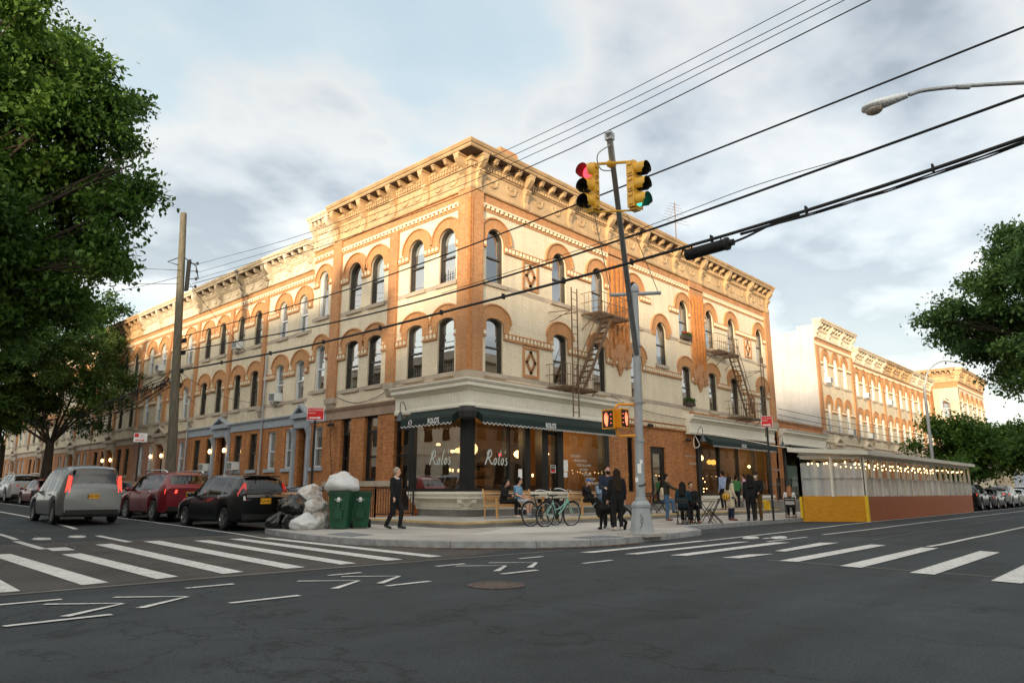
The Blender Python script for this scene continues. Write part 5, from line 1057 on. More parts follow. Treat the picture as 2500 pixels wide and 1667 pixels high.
# ------------------------------------------------------------------ street lamps
ls = thing('street_lamp', (-1.6, -20.3, 0), 'big cobra-head street lamp reaching in from the right edge', 'street lamp')
m = M(); m.cyl((-1.6, -20.3, 0), (-1.6, -20.3, 8.3), .12, .09, 12); m.build('lamp_post', 'galv', ls)
m = M(); m.tube(cw([(-1.6, -20.3, 8.0), (-2.9, -18.8, 8.12), (-4.0, -17.35, 8.16), (-4.65, -16.55, 8.1), (-4.85, -16.3, 8.02)]), .036, 9); m.tube([(-4.2, -17.1, 8.13), (-4.35, -16.93, 8.13)], .045, 8); m.build('lamp_arm', 'galv', ls, smooth='auto')
hd = Vector((-4.86, -16.28, 8.02)); dr = Vector((.0, .82, .0)).normalized(); dr = Vector((-.12, .99, -.06)).normalized(); sd = Vector((.99, .12, 0))
m = M(); N = 9; rings = []
for i, (t, wd, h1, h0) in enumerate([(0, .06, .05, -.05), (.12, .075, .075, -.06), (.28, .10, .09, -.075), (.42, .135, .10, -.08), (.55, .155, .10, -.075), (.66, .145, .085, -.06), (.73, .10, .05, -.05), (.755, .03, .0, -.03)]):
    rings.append([m.pt(hd + dr * t + sd * wd * math.cos(2 * PI * j / 12) + Vector((0, 0, (h1 if math.sin(2 * PI * j / 12) > 0 else -h0) * math.sin(2 * PI * j / 12)))) for j in range(12)])
for a, b in zip(rings, rings[1:]):
    for j in range(12): m.face((a[j], a[(j + 1) % 12], b[(j + 1) % 12], b[j]))
m.face(rings[0]); m.face(rings[-1]); m.build('lamp_head', 'wframe', ls, smooth='auto'); m = M(); m.sph(hd + dr * .55 + Vector((0, 0, -.06)), .12, .155, .10, 14, 8, -1, .2); m.build('lens', P('amber_lamp_lens', (.34, .29, .24), .12, var=.2, coat=.5), ls, smooth=True)
lf = thing('street_lamp', (38, -6.4, .14), 'tall thin street lamp with a curved arm, behind the dining shed', 'street lamp')
m = M(); m.cyl((38, -6.4, .14), (38.2, -6.4, 8.6), .13, .09, 10); m.build('lamp_post', 'galv', lf); m = M(); m.tube(cw([(38.2, -6.4, 8.4), (38.6, -6.7, 9.6), (40, -7.3, 10.4), (42.5, -8, 10.55)]), .05, 8); m.sph((43, -8.1, 10.5), .4, .16, .1, 10, 6); m.build('lamp_arm', 'galv', lf)
# ------------------------------------------------------------------ parking signs
def sign(loc, rz, ht, w_, h_, face, lines, arrow, label, post='iron', zc=None):
    "sign plate faces -Y before rotation"
    s_ = thing('parking_sign', (0, 0, 0), label, 'sign')
    m = M(); m.box(-.03, .03, -.02, .02, 0, ht); m.box(-.045, -.03, -.03, .02, 0, ht); m.build('post', post, s_)
    z = zc or ht - h_ / 2; m = M(); m.box(-w_ / 2, w_ / 2, -.035, -.03, z - h_ / 2, z + h_ / 2); m.build('plate', 'swhite', s_); b = .015
    if face == 'red': m = M(); m.box(-w_ / 2 + b, w_ / 2 - b, -.038, -.0355, z - h_ / 2 + b, z + h_ / 2 - b); m.build('red_field', 'red', s_)
    ink = 'swhite' if face == 'red' else 'red'
    for t, sz, x, dz in lines: text(t, sz, lambda u, v: (x * w_ + u, -.041, z + dz * h_ + v), ink, s_, 'lettering', 'LEFT', sx=.95)
    m = M(); L = w_ * .36; zz_ = z - h_ * .32; q = .02; m.box(-L, L * .55, -.042, -.039, zz_ - q, zz_ + q); m.T = lambda u, o, z_: (u, -o, z_)
    m.poly([(L * .5, .042, zz_ - .05), (L, .042, zz_), (L * .5, .042, zz_ + .05)]); m.build('arrow', ink, s_, recalc=False)
    if face == 'white': m = M(); m.box(-w_ * .44, -w_ * .14, -.041, -.039, z + .02, z + h_ * .44); m.build('red_field', 'red', s_)
    return place(s_, loc, rz)
sign((-4.3, 3.3, .14), R(43 - 90), 3.98, .60, .44, 'red', [('NO STANDING', .085, -.46, .24), ('Anytime', .085, -.46, .02)], 1, 'red No Standing sign on a dark post between the bins and the black car')
sign((9.1, -7.3, .14), R(30 - 90), 3.95, .42, .42, 'red', [('NO STANDING', .056, -.46, .24), ('Anytime', .07, -.46, .04)], 1, 'red No Standing sign in front of the second green awning')
sign((-4.4, 19.4, .4), R(60 - 90), 3.7, .62, .44, 'white', [('Street', .07, -.05, .2), ('cleaning', .07, -.05, -.02)], 1, 'white parking sign with a red square, above the parked cars')
# ------------------------------------------------------------------ dining shed
sh = thing('dining_shed', (13.5, -8.2, 0), 'long outdoor dining shed with orange and red plywood and clear curtains', 'dining shed')
q0 = Vector((12.3, -7.15)); q1 = Vector((13.9, -9.22)); q2 = Vector((34, -9.22)); q3 = Vector((34, -7.15))
def wallp(m, a, b, z0, z1, t=.05, ins=0.):
    d_ = (b - a).normalized(); n_ = Vector((-d_.y, d_.x)); a = a + d_ * ins; b = b - d_ * ins
    i = [m.pt((*p, z)) for z in (z0, z1) for p in (a, b, b + n_ * t, a + n_ * t)]
    for f in ((0, 1, 2, 3), (4, 5, 6, 7), (0, 1, 5, 4), (1, 2, 6, 5), (2, 3, 7, 6), (3, 0, 4, 7)): m.face([i[k] for k in f])
m = M(); wallp(m, q0, q1, .0, 1.03); m.build('end_panel', 'ply', sh); m = M(); wallp(m, q1, q2, .0, 1.0); m.build('long_panel', 'plyred', sh); m = M(); wallp(m, q3, q0, .14, 1.0); wallp(m, q2, q3, 0, 1.0); m.build('rear_panel', 'plyred', sh)
m = M(); m.bar((*q1, 0), (*q1, 1.04), .12); m.bar((*q0, 0.14), (*q0, 1.04), .10); m.build('corner_post', 'yellow', sh)
def posts(a, b, n, mt='white'):
    for k in range(n + 1): m = M(); p = a.lerp(b, k / n); m.bar((p.x, p.y, 1.0), (p.x, p.y, 2.62), .10, .10); m.build('post', mt, sh)
posts(q0, q1, 2); posts(q1 + Vector((.0, .05)), q2 + Vector((0, .05)), 17); posts(q3, q0, 12)
m = M(); e0, e1 = Vector((11.75, -6.95)), Vector((13.7, -9.5)); e2, e3 = Vector((34.4, -9.5)), Vector((34.4, -6.95))
def fascia(a, b, za, zb_): i = [m.pt((*p, z)) for p, z in ((a, za), (b, zb_), (b, zb_ + .16), (a, za + .16))]; m.face(i)
top = [(e0, 2.83), (e1, 2.70), (e2, 2.70), (e3, 2.83)]
lo = [m.pt((*p, z)) for p, z in top]; hi = [m.pt((*p, z + .17)) for p, z in top]; m.face(lo); m.face(hi)
for k in range(4): m.face((lo[k], lo[(k + 1) % 4], hi[(k + 1) % 4], hi[k]))
m.build('roof', 'white', sh); m = M()
for a, b in ((q0, q1), (q1, q2), (q3, q0)): wallp(m, a, b, 2.55, 2.70, .05)
m.build('header_beam', 'white', sh)
def curtain(a, b, z0, z1, nm):
    d_ = (b - a).normalized(); n_ = Vector((-d_.y, d_.x)); L = (b - a).length; N = int(L / .12); m = M(); pts = [a + d_ * L * k / N + n_ * (.06 + .022 * math.sin(k * 1.7) + .012 * math.sin(k * .6)) for k in range(N + 1)]
    for p, q in zip(pts, pts[1:]): m.poly([(*p, z0), (*q, z0), (*q, z1), (*p, z1)])
    m.build(nm, 'clear', sh, smooth=True, recalc=False)
curtain(q0, q1, 1.0, 2.38, 'clear_curtain'); curtain(q1, q2, 1.0, 1.75, 'clear_curtain')
m = M(); wallp(m, q0, q1, 1.74, 1.77, .03); wallp(m, q1, q2, 1.74, 1.77, .03); m.build('curtain_rail', 'galv', sh)
m = M()
for x in np.arange(15, 34, 2.2): m.box(x, x + 1.2, -8.6, -7.9, .72, .76); m.box(x + .55, x + .65, -8.3, -8.2, 0, .72)
m.build('inner_tables', 'roomdark', sh)
m = M(); m.box(14, 33.5, -9, -7.3, .02, .06); m.build('floor', 'roomdark', sh)
st = thing('string_lights', (14, -8.6, 2.5), 'strings of warm bulbs hung round the inside of the dining shed', 'string lights')
m = M(); mb = M(); rg = random.Random(4)
for a, b, n in ((q0, q1, 7), (q1 + Vector((0, .25)), q2 + Vector((0, .25)), 46), (q3 + Vector((0, -.25)), q0 + Vector((.5, -.3)), 30)):
    pts = []
    for k in range(n * 3 + 1): t = k / (n * 3); p = a.lerp(b, t); pts.append(Vector((p.x, p.y + .1, 2.52 - .10 * abs(math.sin(t * n * .55 * PI)))))
    m.tube(pts, .008, 4)
    for k in range(1, n * 3, 3): p = pts[k]; m.cyl(p, p - Vector((0, 0, .06)), .018, n=6); mb.sph(p - Vector((0, 0, .10)), .032, .032, .045, 8, 5)
m.build('cord', 'visin', st); mb.build('bulbs', 'bulb', st)
# ------------------------------------------------------------------ wall lamps, flood lights, white cable, antenna
def goose(T, u, z, label, reach=.62):
    g = thing('wall_lamp', T(u, 0, z), label, 'wall lamp', 'gooseneck wall lamps'); m = M(T); m.m = 0
    m.lathe([(.0, .0), (.07, .0), (.07, .03), (0, .03)], (u, 0, 0), 10, 'y'); m.v = [T(u + (0), 0, 0) for _ in m.v] if False else m.v
    m = M(); m.tube([T(u, o, z + dz) for o, dz in ((0, 0), (.12, .02), (reach * .6, .06), (reach * .62, .2), (reach * .85, .36), (reach, .3), (reach + .02, .05), (reach, -.1))], .016, 7); m.sph(T(u, .01, z), .07, n=8, m=5); m.build('arm', 'iron', g)
    c = T(u, reach, z); m = M(); m.lathe([(.04, .0), (.06, -.06), (.10, -.2), (.19, -.38), (.18, -.38), (.09, -.2), (.04, -.07)], (c[0], c[1], c[2] - .05), 14); m.build('shade', P('slate_lamp_shade', (.05, .065, .075), .45, var=.1), g, smooth='auto')
goose(TL, 3.2, 4.32, 'black gooseneck lamp at the left end of the corner awning'); goose(TR, 16.45, 4.22, 'black gooseneck lamp left of the second green awning'); goose(TR, 26.85, 4.36, 'black gooseneck lamp right of the second green awning'); goose(TR, 35.2, 4.3, 'black gooseneck lamp over the low one-storey shop')
def flood(p, lb):
    f = thing('flood_light', p, lb, 'flood light'); m = M(); x, y, z = p
    m.box(x - .05, x + .05, y - .05, y + .05, z - .06, z + .06)
    for s_ in (-.13, .13): m.sph((x - .05 + (s_ if abs(y) < .2 and x > 1 else -.1), y - .1 + (0 if x > 1 else s_), z - .04), .09, .09, .08, 10, 6)
    m.build('lamp_pair', 'visin', f)
flood((-.05, 8.85, 4.18), 'black twin flood light on the left brick wall'); flood((15.85, -.05, 3.9), 'black twin flood light on brick, left of the second awning'); flood((12.2, -.05, 4.42), 'small black flood light high above the brick wall door')
m = M(); m.tube(cw([(16.5, -.15, 4.15), (16.3, -.5, 3.6), (16.1, -.3, 3.5), (16.4, -.35, 4.2), (14.5, -3.2, 3.75), (13, -5.8, 3.2), (12.2, -7.0, 3.0)], 8), .02, 6); tag(m.build('white_cable', 'white', smooth=True), 'white cable strung from the wall lamp to the dining shed roof', 'cable')
m = M(); a = (23.0, 4, 12.3); m.cyl(a, (23.0, 4, 20.6), .035, n=6)
for k in range(7): z = 20.5 - .22 * k; L = .5 + .12 * k; m.bar((23 - L, 4 + L * .3, z), (23 + L, 4 - L * .3, z), .015)
m.bar((23.05, 3.95, 20.6), (22.8, 4.6, 19.0), .015); tag(m.build('roof_antenna', 'rust'), 'thin rusty television antenna standing on the corner building roof', 'antenna')
m = M(); m.box(2.9, 3.0, -.4, -.3, 4.6, 4.7)
# ------------------------------------------------------------------ air conditioners, flower boxes, window guards
def aircon(T, u, z, label, w_=.6):
    a = thing('air_conditioner', T(u, 0, z), label, 'air conditioner', 'window air conditioners'); m = M(T); m.box(u - w_ / 2, u + w_ / 2, -.12, .38, z, z + .42); m.build('case', 'wframe', a); m = M(T)
    for k in range(7): m.box(u - w_ / 2 + .04, u + w_ / 2 - .04, .38, .39, z + .05 + .05 * k, z + .075 + .05 * k)
    m.build('grille', 'visin', a); m = M(T); m.bar((u - .2, .34, z), (u - .2, 0, z - .3), .03); m.bar((u + .2, .34, z), (u + .2, 0, z - .3), .03); m.build('prop', 'galv', a)
aircon(TL, 18.5, 8.95, 'white air conditioner in the upper dark window of the grimy-corniced row house'); aircon(TL, 13.92, 5.62, 'air conditioner in the lower white-framed window beside the corner building'); aircon(TL, 17.9, 2.33, 'ground-floor air conditioner with a wire cage, right of the row house door'); aircon(TL, 21.35, 2.33, 'ground-floor air conditioner left of the row house door'); aircon(TL, 29.35, 8.95, 'air conditioner in an upper window behind the utility pole tree')
aircon(TR, 41.75, 5.6, 'lower air conditioner on the white-sided far house'); aircon(TR, 37.6, 9.3, 'upper air conditioner on the white-sided far house'); aircon(TR, 46.5, 9.0, 'upper air conditioner on the second far row house'); aircon(TR, 46.5, 5.6, 'lower air conditioner on the second far row house'); aircon(TR, 53.1, 9.0, 'air conditioner on the middle far row house')
def fbox(u, z, label, petals):
    f = thing('flower_box', (u, -.15, z), label, 'flower box'); m = M(TR); m.box(u - .42, u + .42, .02, .26, z, z + .2); m.build('trough', P('dark_trough', (.05, .03, .02), .7), f); m = M(TR); rg = random.Random(int(u * 10)); m2 = M(TR)
    for _ in range(150): a, o, c = u + rg.uniform(-.42, .42), .13 + rg.uniform(-.12, .16), z + .18 + rg.random() * .22; s_ = rg.uniform(.03, .06); m.poly([(a, o, c - s_), (a + s_, o + .02, c), (a, o, c + s_), (a - s_, o - .02, c)])
    m.build('plants', leafmat('box_plants', (.03, .07, .015), (.05, .11, .02), (.09, .15, .03)), f, recalc=False)
    if petals:
        for _ in range(40): m2.sph((u + rg.uniform(-.4, .4), .14 + rg.uniform(-.1, .15), z + .3 + rg.random() * .12), .025, n=5, m=3)
        m2.build('blooms', petals, f)
fbox(16.15, 9.3, 'dark flower box with red blooms under an upper right-wall window', 'red'); fbox(16.15, 5.68, 'pale green flower box under a second-floor right-wall window', None)
def guard(T, u, z, label):
    m = M(T)
    for k in range(7): m.bar((u - .42 + .14 * k, -.05, z), (u - .42 + .14 * k, -.05, z + (.5 if k % 3 == 0 else .42)), .018)
    for zz in (.12, .3): m.bar((u - .44, -.05, z + zz), (u + .44, -.05, z + zz), .015)
    tag(m.build('window_guard', 'iron', loc=T(u, 0, z)), label, 'window guard', 'window guards')
for u, z, lb in ((1.3, 5.68, 'window guard in the second-floor left-wall window nearest the corner'), (3.2, 5.68, 'window guard in the second-floor left-wall window second from the corner'), (5.92, 5.68, 'window guard in the second-floor left-wall window third from the corner'), (1.3, 9.3, 'window guard in the top-floor left-wall window nearest the corner')): guard(TL, u, z, lb)
guard(TR, 13.72, 7.62, 'window guard in the stair window of the right wall')
# manhole
mh = thing('manhole_cover', (-10.89, -12.1, 0), 'rusty iron manhole cover set in the junction asphalt', 'manhole cover'); m = M(); m.lathe([(.38, .003), (.38, .012), (.325, .014), (.315, .004)], (-10.89, -12.1, 0), 36); m.build('frame_ring', P('rusty_iron', (.075, .055, .05), .7, var=.35, scale=8), mh)
m = M(); m.lathe([(.315, .004), (.305, .010), (.0, .010)], (-10.89, -12.1, 0), 36)
for k in range(8): a = k * PI / 4; m.lathe([(.02, .0105), (.02, .015), (0, .015)], (-10.89 + .24 * math.cos(a), -12.1 + .24 * math.sin(a), 0), 8)
m.build('lid', P('worn_iron_lid', (.075, .058, .053), .6, var=.3, scale=10), mh)
# ------------------------------------------------------------------ vehicles
CAR = dict(
 hatch=dict(L=4.2, W=.87, wb=2.62, ra=-1.28, R=.31, zl=.22, belt=[(-2.1, .98), (-1.6, 1.0), (0, .95), (1.2, .90), (2.1, .66)], top=[(-2.1, .98), (-2.06, 1.05), (-1.92, 1.36), (-1.80, 1.47), (-1.2, 1.55), (0, 1.57), (.5, 1.48), (1.25, 1.0), (1.7, .9), (2.0, .76), (2.1, .6)], rw=(-2.02, -1.84), ws=(.42, 1.22), sw=[(-1.5, -1.12), (-1.02, -.12), (-.02, .95)]),
 suv=dict(L=4.6, W=.93, wb=2.7, ra=-1.35, R=.355, zl=.28, belt=[(-2.3, 1.10), (0, 1.06), (1.3, 1.03), (2.3, .8)], top=[(-2.3, 1.1), (-2.24, 1.2), (-2.05, 1.52), (-1.9, 1.63), (-1.2, 1.70), (.2, 1.70), (.7, 1.60), (1.4, 1.13), (1.9, 1.06), (2.2, .95), (2.3, .75)], rw=(-2.2, -1.98), ws=(.62, 1.36), sw=[(-1.75, -1.2), (-1.1, -.15), (-.05, 1.0)]),
 sedan=dict(L=4.6, W=.90, wb=2.7, ra=-1.30, R=.32, zl=.22, belt=[(-2.3, .92), (0, .93), (1.2, .9), (2.3, .62)], top=[(-2.3, .86), (-2.25, .98), (-1.75, 1.04), (-1.1, 1.36), (-.5, 1.44), (.3, 1.43), (.6, 1.36), (1.3, .98), (1.9, .88), (2.2, .74), (2.3, .58)], rw=(-1.72, -1.08), ws=(.52, 1.26), sw=[(-1.15, -.75), (-.65, .1), (.2, 1.0)]),
 van=dict(L=4.9, W=.99, wb=3.0, ra=-1.5, R=.35, zl=.26, belt=[(-2.45, 1.10), (0, 1.06), (1.3, 1.02), (2.45, .75)], top=[(-2.45, 1.05), (-2.42, 1.3), (-2.3, 1.78), (-2.2, 1.90), (-1.6, 1.96), (.3, 1.95), (.9, 1.78), (1.7, 1.16), (2.1, 1.02), (2.4, .85), (2.45, .7)], rw=(-2.4, -2.24), ws=(.8, 1.66), sw=[(-1.95, -1.2), (-1.1, -.2), (-.1, 1.05)]))
def paint(name, c, metal=.0): return P(name, c, .3, metal, var=.03, coat=.45, spec=.35)
WHEEL = {}
def wheel_meshes(r):
    if r in WHEEL: return WHEEL[r]
    m = M(); m.lathe([(r * .66, -.10), (r * .9, -.105), (r * .98, -.085), (r, -.05), (r, .05), (r * .98, .085), (r * .9, .105), (r * .66, .10)], (0, 0, 0), 28, 'x'); a = m.build('tyre', 'rubber', smooth='auto')
    m = M(); m.m = 0; m.lathe([(r * .68, .08), (r * .64, .095), (r * .60, .06), (r * .2, .055)], (0, 0, 0), 24, 'x'); m.m = 1; m.lathe([(r * .64, .05), (0, .048)], (0, 0, 0), 20, 'x'); m.m = 0
    for k in range(10):
        t = 2 * PI * (k // 2) / 5 + (.17 if k % 2 else -.17); p = Vector((.075, .05 * math.cos(t), .05 * math.sin(t))); q = Vector((.085, r * .63 * math.cos(t), r * .63 * math.sin(t))); m.bar(p, q, .022, .034)
    m.lathe([(.06, .09), (0, .095)], (0, 0, 0), 12, 'x'); b = m.build('rim', ['rim', 'visin'])
    WHEEL[r] = (a.data, b.data); bpy.data.objects.remove(a); bpy.data.objects.remove(b); return WHEEL[r]
def car(kind, mat, label, loc, rz, plate='', lit=False, group='cars parked along the left kerb', rails=False, full=True, catg='car', chrome=False):
    K = CAR[kind]; L = K['L']; W = K['W']; ra = K['ra']; fa = ra + K['wb']; r = K['R']; c = thing('parked_car', (0, 0, 0), label, catg, group)
    ys = set(np.linspace(-L / 2, L / 2, 30).tolist())
    for wy in (ra, fa):
        for f in np.linspace(-1, 1, 13): ys.add(wy + (r + .07) * math.sin(f * PI / 2))
    for a, b in [K['rw'], K['ws']] + K['sw']: ys |= {a, b}
    for f in (.02, .05, .1, .16): ys |= {-L / 2 + f, L / 2 - f}
    ys = sorted(ys); ys = [y for i, y in enumerate(ys) if i == 0 or y - ys[i - 1] > 1e-3 or y in [q for s_ in K['sw'] for q in s_]]
    def itp(tb, y):
        q = [np.interp(y + d_, [p[0] for p in tb], [p[1] for p in tb]) for d_ in (-.05, 0, .05)]; return sum(q) / 3
    rings = []
    for y in ys:
        e = 1 - abs(y) / (L / 2); w_ = W * (1 - .13 * max(0, 1 - e / .22) ** 2.0); zt = itp(K['top'], y); zb = min(itp(K['belt'], y), zt - .03)
        zl = K['zl'] + .10 * max(0, 1 - e / .10) ** 2
        for wy in (ra, fa):
            if abs(y - wy) < r + .07: zl = max(zl, r + math.sqrt((r + .07) ** 2 - (y - wy) ** 2) - .02)
        zl = min(zl, zb - .1); h = zb - zl; cab = min(1, max(0, (zt - zb - .05) / .3)); wt = w_ * (.86 - .14 * cab)
        pr = [(w_ * .88, zl), (w_ * .965, zl + .05), (w_ * .985, zl + .3 * h), (w_, zl + .62 * h), (w_ * .985, zl + .85 * h), (w_ * .945, zb), (w_ * .945 + (wt - w_ * .945) * .5, zb + (zt - zb) * .52), (wt, zb + (zt - zb) * .86), (wt * .9, zb + (zt - zb) * .955), (wt * .5, zt), (0, zt + .012)]
        rings.append(pr)
    groups = {'body': M(), 'windscreen': M(), 'rear_window': M()}
    n = len(rings[0])
    for i in range(len(ys) - 1):
        ym = (ys[i] + ys[i + 1]) / 2
        for j in range(n - 1):
            g = 'body'
            if 5 <= j <= 6:
                for q_, (a, b) in enumerate(K['sw']):
                    if a < ym < b: g = 'side_window%d' % q_
            if j >= 7 and K['ws'][0] < ym < K['ws'][1]: g = 'windscreen'
            if j >= 7 and K['rw'][0] < ym < K['rw'][1]: g = 'rear_window'
            for s_ in (1, -1):
                gg = g + str(s_) if g[:4] == 'side' else g; groups.setdefault(gg, M()).poly([(s_ * rings[i][j][0], ys[i], rings[i][j][1]), (s_ * rings[i + 1][j][0], ys[i + 1], rings[i + 1][j][1]), (s_ * rings[i + 1][j + 1][0], ys[i + 1], rings[i + 1][j + 1][1]), (s_ * rings[i][j + 1][0], ys[i], rings[i][j + 1][1])])
    for i, y in ((0, ys[0]), (-1, ys[-1])):
        pr = rings[i]; groups['body'].poly([(p[0], y, p[1]) for p in pr] + [(-p[0], y, p[1]) for p in pr[::-1]][1:])
    for g, m in groups.items():
        if m.f:
            o = m.build('side_window' if g[:4] == 'side' else g, mat if g == 'body' else 'cartint', c, recalc=False); bm = bmesh.new(); bm.from_mesh(o.data); bmesh.ops.remove_doubles(bm, verts=bm.verts, dist=.0008); bmesh.ops.recalc_face_normals(bm, faces=bm.faces); bm.to_mesh(o.data); bm.free(); o.data.polygons.foreach_set('use_smooth', [True] * len(o.data.polygons)); o.data.set_sharp_from_angle(angle=R(32))
    m = M(); m.box(-W * .8, W * .8, -L / 2 + .15, L / 2 - .15, K['zl'] - .02, K['zl'] + .35); m.box(-W * .66, W * .66, -L / 2 + .3, L / 2 - .6, .5, K['belt'][1][1] - .12); m.build('underbody', 'visin', c)
    for sy in (K['ws'][0] - .45, K['ws'][0] - 1.35):
        for sx in (-1, 1): m = M(); zb0 = K['belt'][1][1]; m.box(sx * W * .42 - .22, sx * W * .42 + .22, sy - .28, sy - .14, zb0 - .4, zb0 + .16); m.sph((sx * W * .42, sy - .2, zb0 + .26), .13, .05, .10, 8, 5); m.build('seat', 'lensdark', c)
    m = M(); m.box(-W * .7, W * .7, K['ws'][0] + .1, K['ws'][1] - .1, K['belt'][1][1] - .2, K['belt'][1][1] - .03); m.build('dashboard', 'visin', c)
    ta, ri = wheel_meshes(r)
    for wy in (ra, fa):
        for s_ in (1, -1):
            t = thing('wheel'); t.parent = c; t.location = (s_ * (W - .115), wy, r); t.rotation_euler = (0, 0, 0 if s_ > 0 else PI); lk('tyre', ta, t); lk('rim', ri, t)
    yr = -L / 2; zb = K['belt'][0][1]; wr = W * .88
    def patch(name, mt, pts, dy=.012):
        m = M(); m.poly([(x, y - dy, z) for x, y, z in pts]); a = list(m.v); m.v += [(x * .985, y + .04, z) for x, y, z in a]; N = len(a)
        for k in range(N): m.face((k, (k + 1) % N, N + (k + 1) % N, N + k))
        return m.build(name, mt, c)
    tl_ = 'taillit' if lit else 'tail'
    for s_ in (1, -1):
        if kind == 'hatch': patch('tail_light', tl_, [(s_ * (wr - .005), yr + .07, zb - .18), (s_ * (wr - .19), yr + .0, zb - .16), (s_ * (wr - .17), yr + .01, zb + .04), (s_ * (wr - .2), yr + .12, zb + .32), (s_ * (wr - .145), yr + .16, zb + .33), (s_ * (wr + .03), yr + .16, zb + .02)]); patch('reverse_light', 'wframe', [(s_ * (wr - .02), yr + .055, zb - .17), (s_ * (wr - .15), yr - .004, zb - .155), (s_ * (wr - .13), yr, zb - .04), (s_ * (wr - .04), yr + .05, zb - .04)], .02)
        elif kind == 'van': patch('tail_light', tl_, [(s_ * (wr - .01), yr + .05, zb - .05), (s_ * (wr - .14), yr, zb - .05), (s_ * (wr - .16), yr + .05, zb + .48), (s_ * (wr - .07), yr + .08, zb + .5)])
        else: patch('tail_light', tl_, [(s_ * (wr + .03), yr + .1, zb - .17), (s_ * (wr - .34), yr - .01, zb - .15), (s_ * (wr - .36), yr - .01, zb - .03), (s_ * (wr + .02), yr + .12, zb - .02)])
        m = M(); m.sph((s_ * (W + .08), K['ws'][0] + .38, zb + .0), .10, .07, .075, 10, 6); m.bar((s_ * (W - .1), K['ws'][0] + .42, zb - .02), (s_ * (W + .06), K['ws'][0] + .4, zb - .02), .05); m.build('wing_mirror', mat, c, smooth=True)
        patch('headlight', 'chrome', [(s_ * (W * .9), L / 2 - .14, .64), (s_ * W * .5, L / 2 - .03, .6), (s_ * W * .5, L / 2 - .06, .72), (s_ * W * .88, L / 2 - .2, .76)], -.03)
        if rails: m = M(); zr = max(p[1] for p in K['top']); m.tube(cw([(s_ * W * .68, -1.75, zr - .04), (s_ * W * .69, -1.4, zr + .05), (s_ * W * .69, .1, zr + .06), (s_ * W * .67, .5, zr - .05)]), .022, 6); m.build('roof_rail', 'chrome', c)
    patch('rear_bumper', 'visin', [(-wr * .9, yr + .01, K['zl'] + .06), (wr * .9, yr + .01, K['zl'] + .06), (wr * .92, yr, K['zl'] + .22), (-wr * .92, yr, K['zl'] + .22)], .02)
    zp = zb - .18; patch('number_plate', 'plate', [(-.16, yr, zp - .08), (.16, yr, zp - .08), (.16, yr, zp + .08), (-.16, yr, zp + .08)], .03)
    if plate: text(plate, .105, lambda u, v: (u, yr - .034, zp - .035 + v), 'visin', c, 'plate_lettering')
    if chrome: patch('chrome_strip', 'rim', [(-wr + .17, yr - .002, zb - .075), (wr - .17, yr - .002, zb - .075), (wr - .17, yr + .0, zb - .005), (0, yr - .002, zb + .012), (-wr + .17, yr, zb - .005)], .03); m = M(); m.bar((-.05, yr - .05, zb - .02), (.05, yr - .05, zb - .02), .02, .09); m.build('badge', 'chrome', c); m = M(); m.tube([(0, yr - .0, zb + .05), (.16, yr + .03, zb + .09), (.34, yr + .05, zb + .12)], .012, 5); m.build('rear_wiper', 'rubber', c); m = M(); zr = max(p[1] for p in K['top']); m.box(-W * .6, W * .6, yr + .2, yr + .42, zr - .085, zr - .05); m.build('roof_spoiler', mat, c); text('GT', .09, lambda u, v: (-.5 + u, yr - .034, zb - .17 + v), 'chrome', c, 'badge_lettering')
    for z, (a, b) in ((.3, (.02, .0)),): pass
    m = M()
    for y in (K['sw'][1][1] + .05, K['sw'][1][0] - .05, K['sw'][2][1] + .1):
        for s_ in (1, -1): m.box(s_ * W * .992 - .004, s_ * W * .992 + .004, y - .004, y + .004, K['zl'] + .15, zb - .12)
    for y in (K['sw'][1][0] + .15, K['sw'][2][0] + .15):
        for s_ in (1, -1): m.box(min(s_ * (W - .02), s_ * (W + .015)), max(s_ * (W - .02), s_ * (W + .015)), y, y + .16, zb - .15, zb - .11)
    m.build('door_handles', mat, c)
    return place(c, loc, rz)
PB = paint('black_car_paint', (.006, .007, .009)); PM = paint('maroon_car_paint', (.20, .018, .028), .2); PS = paint('silver_car_paint', (.46, .48, .50), .5); PG = paint('grey_car_paint', (.14, .15, .16), .4); PW = paint('white_car_paint', (.70, .71, .72)); PD = paint('dark_red_car_paint', (.16, .015, .02), .2)
dirL = R(-1)
car('hatch', PB, 'black parked hatchback with a yellow number plate beside the rubbish bags', (-6.38, 4.86, gz(4.9)), 0, 'MGA-4157', chrome=True).scale = (1.1, 1.1, 1.1)
car('suv', PM, 'maroon parked estate car with silver roof rails in front of the black hatchback', (-6.3, 10.7, gz(10.7)), dirL, 'LBC-2210', rails=True, lit=True).scale = (1.06,) * 3
car('sedan', PG, 'dark grey parked saloon two cars ahead of the black hatchback', (-6.15, 16.4, gz(16.4)), dirL)
car('sedan', PB, 'black parked saloon mostly hidden behind the silver van', (-6.05, 22.3, gz(22.3)), dirL)
car('sedan', PD, 'dark red parked saloon under the street tree', (-6.0, 28.4, gz(28.4)), dirL)
car('suv', PS, 'silver parked car with tall upright tail lamps under the tree', (-6.0, 34.4, gz(34.4)), dirL, rails=True)
car('sedan', PG, 'farthest parked dark saloon at the left edge of the photo', (-6.0, 40.6, gz(40.6)), dirL)
v = car('van', paint('van_silver_paint', (.19, .20, .21), .4), 'grey silver van driving away in the left street lane, tail lamps lit', (-9.5, 10.6, gz(10.4)), R(-3), 'JKE-7731', lit=True, group='traffic'); v.name = 'moving_van'; v['category'] = 'van'; del v['group']
